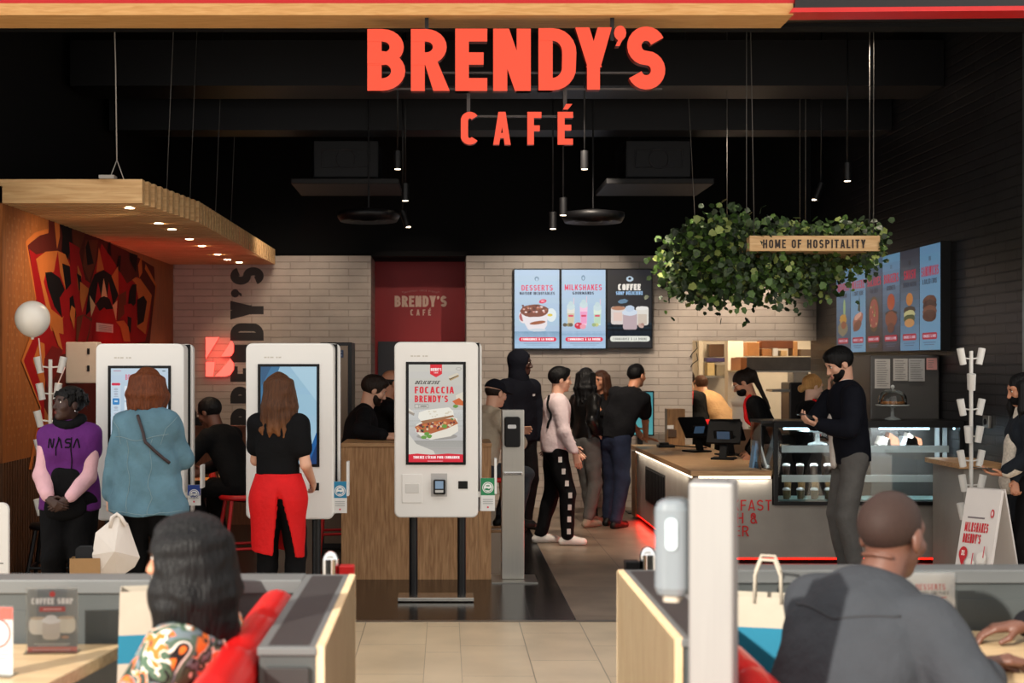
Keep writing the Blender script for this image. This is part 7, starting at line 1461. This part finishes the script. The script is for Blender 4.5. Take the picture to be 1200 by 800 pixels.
# 4 seated person in black between two kiosks
X, Y, ro = at(283, 10.9), 11.0, 60
o, J = person('seated person in black bending over the red lit dining table between two kiosks', X, Y, ro, 1.7, 'm', 'brown', lean=32, pel=(0, 0, .74), head=(0, 20), lf=(-.12, .30, .30), rf=(.12, .32, .30), top=dict(name='sweater', mat=CBK, loose=1.12, sr=1.15), legs=dict(mat=CBK), shoes=CSHB, hair=dict(kind='short', mat=HB), lh=(-.12, .52, .82), rh=(.14, .54, .82), lpole=(-1, 0, -.6), rpole=(1, 0, -.6))
# 5 diner behind: raised hand with food, mostly hidden by the denim jacket
X, Y, ro = at(196, 12.2), 12.3, -75
o, J = person('diner in pale top raising a hand with food behind the woman in denim', X, Y, ro, 1.68, 'm', 'brown', pel=(0, 0, .66), lf=(-.12, .34, .09), rf=(.12, .34, .09), top=dict(name='shirt', mat=CSAND), legs=dict(mat=CBK), hair=dict(kind='short', mat=HB), lh=(-.10, .34, 1.02), rh=pxl(233, 534, 12.1, X, Y, ro), rpole=(.5, -.2, -1), rhand=((.1, .1, 1), (0, 1, 0)), hcurl=(.5, .25))
# 6 bearded man at the bar, looking right
X, Y, ro = at(418, 11.75), 11.75, -86
o, J = person('bearded man in a black sweater leaning on the oak bar, looking down sideways', X, Y, ro, 1.76, 'm', 'fair', lean=16, pel=(-.0, -.06, .82), head=(-8, 22), lf=(-.12, .25, .34), rf=(.12, .25, .34), top=dict(name='sweater', mat=CBK2, loose=1.12, sr=1.15, collar=True, fold=.006), legs=dict(mat=CBK), hair=dict(kind='short', mat=HDK, top=1.1, th=.014), beard=HDK, shoes=CSHB,
    lh=pxl(440, 512, 11.45, X, Y, ro), rh=pxl(452, 511, 11.2, X, Y, ro), lpole=(-1, -.3, -.5), rpole=(1, -.4, -.4), lhand=((.1, 1, -.1), (0, 0, -1)), rhand=((-.2, 1, 0), (-.6, 0, -.6)), hcurl=(.6, .8))
# 7 bald man beyond him
X, Y, ro = at(442, 12.5), 12.5, -80
o, J = person('balding man in black beyond the bearded one, half hidden by the advert kiosk', X, Y, ro, 1.76, 'm', 'tan', lean=10, pel=(0, 0, .85), head=(-14, 14), lf=(-.12, .25, .34), rf=(.12, .25, .34), top=dict(name='jacket', mat=CBK, loose=1.14, sr=1.15, collar=True), legs=dict(mat=CBK), hair=dict(kind='bald', mat=HDK, th=.004), lh=(-.1, .36, 1.13), rh=(.12, .42, 1.13), rpole=(1, -.3, -.4), lpole=(-1, -.3, -.5), shoes=CSHB)
# 8 boy in the cap
X, Y, ro = at(571, 11.95), 11.95, -58
o, J = person('boy in a dark cap and sand hoodie beside the steel dispenser post', X, Y, ro, 1.70, 'm', 'fair', lean=14, pel=(0, -.08, .80), head=(-4, 12), lf=(-.11, .22, .34), rf=(.11, .24, .34), top=dict(name='hoodie', mat=CSAND, loose=1.16, sr=1.2, hoodback=True, fold=.007), legs=dict(mat=CGY), hair=dict(kind='cap', mat=CNV), lh=(-.1, .38, 1.10), rh=(.16, .26, 1.02), rpole=(1, -.6, -.2), lpole=(-1, -.3, -.5), shoes=CSHB)
# 9 tall hooded man
X, Y, ro = at(608, 14.1), 14.1, -142
o, J = person('tall man in a black tracksuit with the hood up beside the steel dispenser post', X, Y, ro, 1.83, 'm', 'deep', head=(-40, 4), top=dict(name='hoodie', mat=CNV, loose=1.22, hem=-.08, sr=1.3, hoodup=True, fold=.006), legs=dict(mat=CBK, loose=1.15), shoes=CSHB, lh=(-.22, .12, .92), rh=(.24, .12, .92), bulk=1.06)
pcq = [[(-.02, 0), (.02, 0), (.02, .022), (-.02, .022)]]; on_surface(o, J['topVQ'], pcq, J['cen']+J['d']*.1-J['r']*.08+J['f']*.1, -Vector(J['r']), Vector(J['d']), -Vector(J['f']), M('badge_white', (210, 210, 210), .6), 'badge')
on_surface(o, ([tuple(v.co) for v in [c for c in o.children if c.name.startswith('hood') and not c.name.startswith('hoodie')][0].data.vertices], [tuple(p.vertices) for p in [c for c in o.children if c.name.startswith('hood') and not c.name.startswith('hoodie')][0].data.polygons]), [[(-.012, 0), (.012, 0), (.012, .008), (-.012, .008)]], J['HP'](0, .08, .10), -Vector(J['hr']), Vector(J['hu']), -Vector(J['hf']), M('badge_white', (210, 210, 210), .6), 'badge')
# 10 boy in white sweatshirt
X, Y, ro = at(650, 12.95), 12.95, -88
o, J = person('boy in a pale pink sweatshirt and black checked track pants standing in the queue', X, Y, ro, 1.665, 'm', 'fair', lean=3, head=(-6, 4), top=dict(name='sweatshirt', mat=CWHT, loose=1.2, hem=-.03, sr=1.22, collar=True, fold=.006), legs=dict(mat=CBK, loose=1.22, fold=.006), shoes=CSHOE, hair=dict(kind='short', mat=HB, th=.016, top=1.0, nape=-.06), lh=(-.2, .20, .90), rh=(.21, .17, .86), rpole=(.5, -1, 0), rhand=((-.1, .3, -1), (-1, 0, 0)), lf=(-.09, -.13, .083), rf=(.10, .10, .083), bulk=1.0)
s = J['s']
for k in range(7):
    t = .08+k*.142; p = J['HR']+(J['KR']-J['HR'])*min(1, t*2)+(J['RA']-J['KR'])*max(0, t*2-1); on_surface(o, J['legsVQ'], [[(-.018, -.026), (.018, -.026), (.018, .026), (-.018, .026)]], p+A3(0, .012, 0), Vector((0, 1, 0)), Vector((0, 0, 1)), Vector((-1, 0, 0)), M('check_white', (206, 202, 198), .8), 'check_patch', .009)
strap(o, J['topVQ'], [J['SL']*.35+J['SR']*.65-J['f']*.1+J['d']*.08, J['SR']-J['f']*.02-J['d']*.08-J['r']*.02, J['cen']+J['r']*.16-J['f']*.12-J['d']*.06][:3], .012, CBK, lift=.006)
C = Soft(); b = J['P']+J['f']*.19*s+J['r']*.05*s+J['d']*.06*s; C.cap(b-J['d']*.03, b-J['d']*.14*s+J['f']*.03, .045*s, .055*s, .02, (J['f'], .6)); soft_part('shoulder_bag', C, CBK, o, .008)
# 11 woman in leather jacket, back three quarter
X, Y, ro = at(686, 14.35), 14.35, -52
o, J = person('dark haired woman in a black leather jacket and grey jeans, hand on her hip', X, Y, ro, 1.655, 'f', 'fair', head=(-14, 2), top=dict(mat=LEA, loose=1.14, hem=.03, sr=1.3, collar=True, fold=.008), legs=dict(mat=CGR, loose=1.18, length=.90), shoes=cloth('shoe_grey', (150, 136, 120)), hair=dict(kind='long', mat=HB, len=.30, wrap=112, w=.025, wavy=True), rh=(.175, .03, .99), rpole=(.5, -1, .25), rhand=((-.2, .75, -.6), (-.9, -.3, 0)), lh=(-.2, .2, 1.05), lf=(-.08, .16, .083), rf=(.09, -.05, .083))
# 12 woman facing us with phone
X, Y, ro = at(705, 15.0), 15.0, 150
o, J = person('long haired woman in black facing the viewer between two customers, phone in hand', X, Y, ro, 1.625, 'f', 'tan', head=(12, 4), top=dict(name='coat', mat=CBK, loose=1.08, hem=-.28, sr=1.15, fold=.005), legs=dict(mat=CBK, loose=1.0), shoes=CSHB, hair=dict(kind='long', mat=HBR, len=.36, wrap=122, w=.022, wavy=True, open=-.004), lh=(-.10, .25, 1.18), rh=(.10, .24, 1.06), lpole=(-1, -.2, -.7), rpole=(1, -.2, -.7), lhand=((.5, .5, .5), (.6, -.5, .2)), hcurl=(.8, .6))
q = J['lw']; qq = o.matrix_basis @ Vector(q+A3(.075, .05, .06)) if False else None
def to_world(o, p):
    a = o.rotation_euler.z; return Vector((o.location.x+p[0]*math.cos(a)-p[1]*math.sin(a), o.location.y+p[0]*math.sin(a)+p[1]*math.cos(a), o.location.z+p[2]))
def phone(p, ax, up, label, col=(30, 30, 34), lit_=None):
    """slab phone: ax along its long side, up out of its screen"""
    ax, up = Vector(ax).normalized(), Vector(up).normalized(); sd = ax.cross(up).normalized(); up = sd.cross(ax); t = thing('phone', label, 'phone', p); m = MB(); m.obox(p, ax*.074, sd*.036, up*.004); m.build('case', M('phone_%d' % col[0], col, .3), t, bevel=.003)
    m = MB(); c = Vector(p)+up*.0045; m.add([c-ax*.068-sd*.032, c+ax*.068-sd*.032, c+ax*.068+sd*.032, c-ax*.068+sd*.032], [(0, 1, 2, 3)]); m.build('screen', lit_ or M('phone_glass', (14, 14, 16), .08), t); return t
p = to_world(o, J['lw']+A3(.055, .065, .075)); phone(p, (.1, 0, 1), (0, .6, .3), 'pale phone held up by the long haired woman in black', (206, 204, 206))
# 13 man leaning on the counter
X, Y, ro = at(719, 14.3), 14.3, -42
o, J = person('man in a black polo shirt and jeans leaning one arm on the counter', X, Y, ro, 1.76, 'm', 'tan', lean=24, side=10, head=(6, 0), neck=.1, top=dict(name='polo_shirt', mat=CBK2, sleeve='short', loose=1.16, hem=-.06, sr=1.25, collar=True, fold=.006), legs=dict(mat=CJEAN, loose=1.2, fold=.006), shoes=CSHB, hair=dict(kind='short', mat=HB, th=.008, nape=-.06), rh=pxl(757, 514.5, 14.6, X, Y, ro), rpole=(1, -.5, .1), lh=pxl(752, 514.5, 14.85, X, Y, ro), lpole=(-1, 0, -.5), rhand=((.2, 1, -.1), (0, 0, -1)), hcurl=(.3, .15), lf=(-.1, .05, .085), rf=(.1, -.1, .085))
# 14, 15 kitchen staff
X, Y, ro = at(820, 16.85), 16.8, 30
o, J = person('kitchen worker in black with red apron straps, half hidden by the brick wall edge', X, Y, ro, 1.66, 'f', 'tan', lean=22, head=(30, 26), top=dict(name='shirt', mat=CBK, loose=1.06), legs=dict(mat=CBK), shoes=CSHB, hair=dict(kind='short', mat=HDK, th=.014), face=False, lh=(-.1, .4, .95), rh=(.16, .4, .95))
C = Soft(); P = J['P']; d = J['d']; f = J['f']; r = J['r']; s = J['s']; C.cap(P+d*.06*s-r*.02, P+d*.06*s+r*.02, .165*s, None, .01, (f, .74)); C.cut(P+d*.10*s, d); C.cut(P+d*.02*s, -d); soft_part('apron_band', C, CRED, o, .009)
strap(o, J['topVQ'], [J['nb']-r*.05-f*.1-d*.02, J['cen']-r*.12-f*.1+d*.05, J['cen']-r*.15-d*.05], .014, CRED, 'apron_strap')
X, Y, ro = at(854, 17.3), 17.35, 40
o, J = person('kitchen worker in a beige sweater bent forward beyond the opening', X, Y, ro, 1.72, 'm', 'fair', lean=44, head=(20, 20), top=dict(name='sweater', mat=CBEI, loose=1.2, sr=1.2, hem=-.03), legs=dict(mat=CBK), shoes=CSHB, hair=dict(kind='short', mat=HBR, th=.016), face=False, lh=(-.16, .55, .95), rh=(.2, .56, .95))
# 16 cashier with glasses and ponytail, facing left and down
X, Y, ro = at(907, 12.95), 12.95, 78
o, J = person('cashier with glasses, dark ponytail and black face mask bending behind the counter', X, Y, ro, 1.70, 'f', 'tan', lean=24, head=(4, 28), top=dict(name='shirt', mat=CBK, sleeve='long', loose=1.06, sr=1.05), legs=dict(mat=CBK), shoes=CSHB, hair=dict(kind='pony', mat=HDK, th=.012, dir=(.02, -.16, -.34)), lh=(-.14, .22, .86), rh=(.14, .24, .86))
HPf = J['HP']; s = J['s']
m = MB()
for q in (-1, 1):
    c = [HPf(q*.031+.021*math.cos(a), .098, .012+.017*math.sin(a)) for a in np.linspace(0, 2*math.pi, 15)]; m.tube(c, .0028, 5); m.tube([HPf(q*.052, .095, .016), HPf(q*.078, .0, .012)], .0026, 5)
m.tube([HPf(-.01, .102, .014), HPf(.01, .102, .014)], .0026, 5); m.build('glasses', M('frame_clear', (214, 204, 200), .3), o, local=True)
C = Soft(); C.ell(HPf(0, .045, -.072), A3(.066, .062, .05)*J['hs'], .01, J['HA']); C.cut(HPf(0, .1, -.04), J['hu']+J['hf']*.1); soft_part('face_mask', C, CBK, o, .006)
strap(o, J['topVQ'], [J['nb']+J['r']*.06-J['d']*.0, J['sh']+J['r']*.07+J['f']*.06, J['cen']+J['r']*.09+J['f']*.12-J['d']*.03], .018, CRED, 'apron_strap', .004); strap(o, J['topVQ'], [J['nb']-J['r']*.06, J['sh']-J['r']*.07+J['f']*.06, J['cen']-J['r']*.09+J['f']*.12-J['d']*.03], .018, CRED, 'apron_strap', .004)
# 17 blonde cashier looking right
X, Y, ro = at(945, 12.85), 12.85, -78
o, J = person('blonde cashier with a low bun looking at the customer across the display case', X, Y, ro, 1.60, 'f', 'pale', lean=4, head=(-2, 10), top=dict(name='shirt', mat=CBK, loose=1.04), legs=dict(mat=CBK), shoes=CSHB, hair=dict(kind='bun', mat=HBL, th=.012), lh=(-.12, .36, 1.02), rh=(.14, .33, 1.04))
strap(o, J['topVQ'], [J['nb']+J['r']*.05, J['sh']+J['r']*.09+J['f']*.06, J['cen']+J['r']*.1+J['f']*.12-J['d']*.08], .014, CRED, 'apron_strap'); strap(o, J['topVQ'], [J['cen']+J['r']*.14-J['d']*.04, J['cen']+J['r']*.1+J['f']*.1-J['d']*.05], .014, CRED, 'apron_strap')
# 18 man on the phone at the display case
X, Y, ro = at(998, 10.75), 10.75, 90
o, J = person('bearded man in dark bomber jacket and grey trousers reading his phone at the display case', X, Y, ro, 1.835, 'm', 'fair', lean=5, head=(-10, 26), top=dict(mat=CNV, loose=1.17, hem=-.06, sr=1.22, collar=True, fold=.006), legs=dict(mat=CGR, loose=1.12, fold=.005), shoes=CSHB, hair=dict(kind='short', mat=HB, th=.016, top=1.0), beard=HB, lh=pxl(957, 497, 10.6, X, Y, ro), rh=pxl(973, 459, 10.92, X, Y, ro), lpole=(-.7, -.8, -.5), rpole=(.1, -.25, -1), lhand=(pxl(940, 492, 10.5, X, Y, ro)-pxl(957, 497, 10.55, X, Y, ro), (.1, .0, 1)), rhand=((-.1, .1, 1), (-.3, -1, .1)), hcurl=(.55, .7))
C = Soft(); d = J['d']; f = J['f']; r = J['r']; s = J['s']
C.cap(J['nb']+f*.05*s-d*.03*s+r*.01, J['cen']+f*.132*s-d*.02*s, .035*s, .040*s, .03, (f, .6)); C.cap(J['cen']+f*.132*s-d*.02*s, J['P']+f*.140*s-d*.06*s, .040*s, .042*s, .03, (f, .6)); C.cap(J['nb']-d*.02*s, J['nb']+d*.02*s, .068*s, .062*s, .02); soft_part('white_shirt', C, cloth('shirt_white', (214, 206, 198)), o, .008, fold=.002)
p = to_world(o, J['lw']); dq = W(940, 492, 10.5)-W(957, 497, 10.55); phone(p+dq.normalized()*.10+Vector((0, 0, .04)), dq, (.2, .2, 1), 'phone in the hands of the man in the bomber jacket', (40, 40, 44))
# 19 woman at the far right with mask and phone
X, Y, ro = at(1203, 9.55), 9.55, 84
o, J = person('woman with black face mask looking at a phone at the picture\'s side edge', X, Y, ro, 1.63, 'f', 'tan', head=(-2, 16), top=dict(name='coat', mat=cloth('coat_dark', (24, 30, 38)), loose=1.14, hem=-.30, sr=1.15, fold=.006), legs=dict(mat=CBK), shoes=CSHB, hair=dict(kind='long', mat=HB, len=.34, wrap=112, w=.026, wavy=True), lh=pxl(1176, 555, 9.45, X, Y, ro), rh=pxl(1186, 618, 9.3, X, Y, ro), lpole=(-1, -.4, -.6), rpole=(1, -.6, 0), lhand=((.25, 1, -.05), (.1, 0, 1)), hcurl=(.5, .6))
C = Soft(); HPf = J['HP']; C.ell(HPf(0, .04, -.058), A3(.068, .068, .056)*J['hs'], .01, J['HA']); C.cut(HPf(0, .1, -.018), J['hu']+J['hf']*.1); soft_part('face_mask', C, CBK, o, .006)
C = Soft(); f = J['f']; d = J['d']; C.cap(J['cen']+f*.10*J['s'], J['P']+f*.14*J['s'], .07, .09, .03, (f, .6)); C.cap(J['nb']+f*.04, J['cen']+f*.1, .05, .07, .03, (f, .6)); C.cap(J['EL']+(J['lw']-J['EL'])*.55, J['EL']+(J['lw']-J['EL'])*.86, .05, .043, .01); soft_part('blouse', C, M('lace_white', (206, 196, 182), .8, vary=.3, vs=60, bump=.5, bs=60), o, .008, fold=.004)
p = to_world(o, J['lw']+A3(.02, .115, .035)); phone(p, Vector((-.95, -.1, .08)), (.1, 0, 1), 'phone on the open palm of the woman with a face mask', (60, 44, 34))
# 20 seated woman in the booth (near), back three quarter
X, Y, ro = at(240, 3.62), 3.6, 74
floral = M('floral', (40, 50, 40), .6, bump=.1)
def make_floral():
    m = bpy.data.materials.new('blouse_print'); m.use_nodes = True; N = m.node_tree.nodes; L = m.node_tree.links; b = N['Principled BSDF']; b.inputs['Roughness'].default_value = .6; b.inputs['Specular IOR Level'].default_value = .25
    tc = N.new('ShaderNodeTexCoord'); n1 = N.new('ShaderNodeTexNoise'); n1.inputs['Scale'].default_value = 7; n1.inputs['Detail'].default_value = 1; L.new(tc.outputs['Object'], n1.inputs['Vector'])
    mm = N.new('ShaderNodeMixRGB'); mm.blend_type = 'ADD'; mm.inputs[0].default_value = .22; L.new(tc.outputs['Object'], mm.inputs[1]); L.new(n1.outputs['Color'], mm.inputs[2])
    vo = N.new('ShaderNodeTexVoronoi'); vo.inputs['Scale'].default_value = 9; L.new(mm.outputs[0], vo.inputs['Vector'])
    r1 = _ramp(N, [(0, '26352B'), (.12, 'E8762B'), (.24, '1E1A1C'), (.32, 'E6DED2'), (.37, '4F6354'), (.50, '6C7A80'), (.60, 'DC6A28'), (.68, '2A3A30')]); r1.color_ramp.interpolation = 'CONSTANT'; L.new(vo.outputs['Distance'], r1.inputs[0])
    n2 = N.new('ShaderNodeTexNoise'); n2.inputs['Scale'].default_value = 13; n2.inputs['Detail'].default_value = 2; n2.inputs['Distortion'].default_value = 1.2; L.new(tc.outputs['Object'], n2.inputs['Vector'])
    r2 = _ramp(N, [(0, '2A3A30'), (.36, 'E06F2A'), (.44, 'EDE6DA'), (.465, '4C6450'), (.53, '1C1A1C'), (.57, '6E7C82'), (.63, 'D8662C'), (.70, '2A3A30')]); r2.color_ramp.interpolation = 'CONSTANT'; L.new(n2.outputs['Fac'], r2.inputs[0])
    n3 = N.new('ShaderNodeTexNoise'); n3.inputs['Scale'].default_value = 5; L.new(tc.outputs['Object'], n3.inputs['Vector']); r3 = _ramp(N, [(.49, '000000'), (.51, 'FFFFFF')]); L.new(n3.outputs['Fac'], r3.inputs[0])
    mx = N.new('ShaderNodeMixRGB'); L.new(r3.outputs[0], mx.inputs[0]); L.new(r1.outputs[0], mx.inputs[1]); L.new(r2.outputs[0], mx.inputs[2]); L.new(mx.outputs[0], b.inputs['Base Color']); return m
FLO = make_floral()
o, J = person('seated woman with shoulder length black hair and a bright patterned blouse, back turned', X, Y, ro, 1.62, 'f', 'tan', lean=3, pel=(0, 0, .55), head=(-6, 4), lf=(-.12, .45, .09), rf=(.12, .45, .09), top=dict(name='blouse', mat=FLO, loose=1.14, sr=1.3, hem=-.05, fold=.007), legs=dict(mat=CBK), shoes=CSHB, hair=dict(kind='long', mat=HB, len=.295, wrap=118, w=.030, th=.020, n=21, fold=.0035, h=.0055, fs=70, spread=.006), lh=(-.16, .30, .66), rh=(.16, .30, .66), lpole=(-1, -.5, -.5), rpole=(1, -.5, -.5), res=.8)
# 21 seated man in the grey sweatshirt (near), back three quarter, head turned right
X, Y, ro = 1.012, 3.70, -50
o, J = person('close cropped man in a dark grey sweatshirt sitting at the booth table, back turned', X, Y, ro, 1.84, 'm', 'brown', lean=30, pel=(0, 0, .58), head=(-4, 2), neck=.2, lf=(-.14, .46, .09), rf=(.14, .46, .09), top=dict(name='sweatshirt', mat=CGY, loose=1.2, sr=1.3, hem=-.05, fold=.006, collar=True), legs=dict(mat=CBK), shoes=CSHB, hair=dict(kind='buzz', mat=M('buzz', (50, 35, 30), .7, vary=.12, spec=.25, vs=80), th=.003, fold=0), lh=pxl(1150, 772, 3.95, X, Y, ro)+A3(0, 0, -.02), rh=pxl(1150, 790, 3.75, X, Y, ro), lpole=(-.6, 0, -1), rpole=(.8, -.3, -.8), lhand=((.2, 1, 0), (.6, 0, -.6)), rhand=((-.3, 1, 0), (-.7, 0, -.4)), hcurl=(.6, .6), res=.8, bulk=1.1, face=True)
s = J['s']; strap(o, J['topVQ'], [J['SL']-J['f']*.14*s-J['d']*.02*s, J['nb']-J['f']*.16*s-J['d']*.14*s, J['SR']-J['f']*.14*s-J['d']*.02*s], .0035, M('seam_dark', (46, 48, 52), .9), 'yoke_seam', .001)
for k, z_ in enumerate((-.055, -.075)): m = MB(); m.tube([J['HP'](x, -.087-.014*math.cos(x*20)*1.0+abs(x)*.35+.012*k, z_-.02*abs(x)*4) for x in np.linspace(-.045, .045, 9)], .006, 6); m.build('neck_crease', SK['brown'], o, local=True)
# 22 diner across the table, mostly outside the picture
X, Y, ro = at(1345, 4.12), 4.12, 84
o, J = person('diner whose hand rests on the booth table at the picture\'s edge', X, Y, ro, 1.72, 'm', 'brown', pel=(0, 0, .52), lean=8, lf=(-.13, .42, .09), rf=(.13, .42, .09), top=dict(name='sweater', mat=CBK2), legs=dict(mat=CBK), shoes=CSHB, hair=dict(kind='short', mat=HB), lh=(-.1, .2, .84), rh=pxl(1196, 733, 4.4, X, Y, ro), rpole=(1, -.3, -.3), rhand=((.05, 1, -.12), (0, 0, -1)), hcurl=(.5, .5))
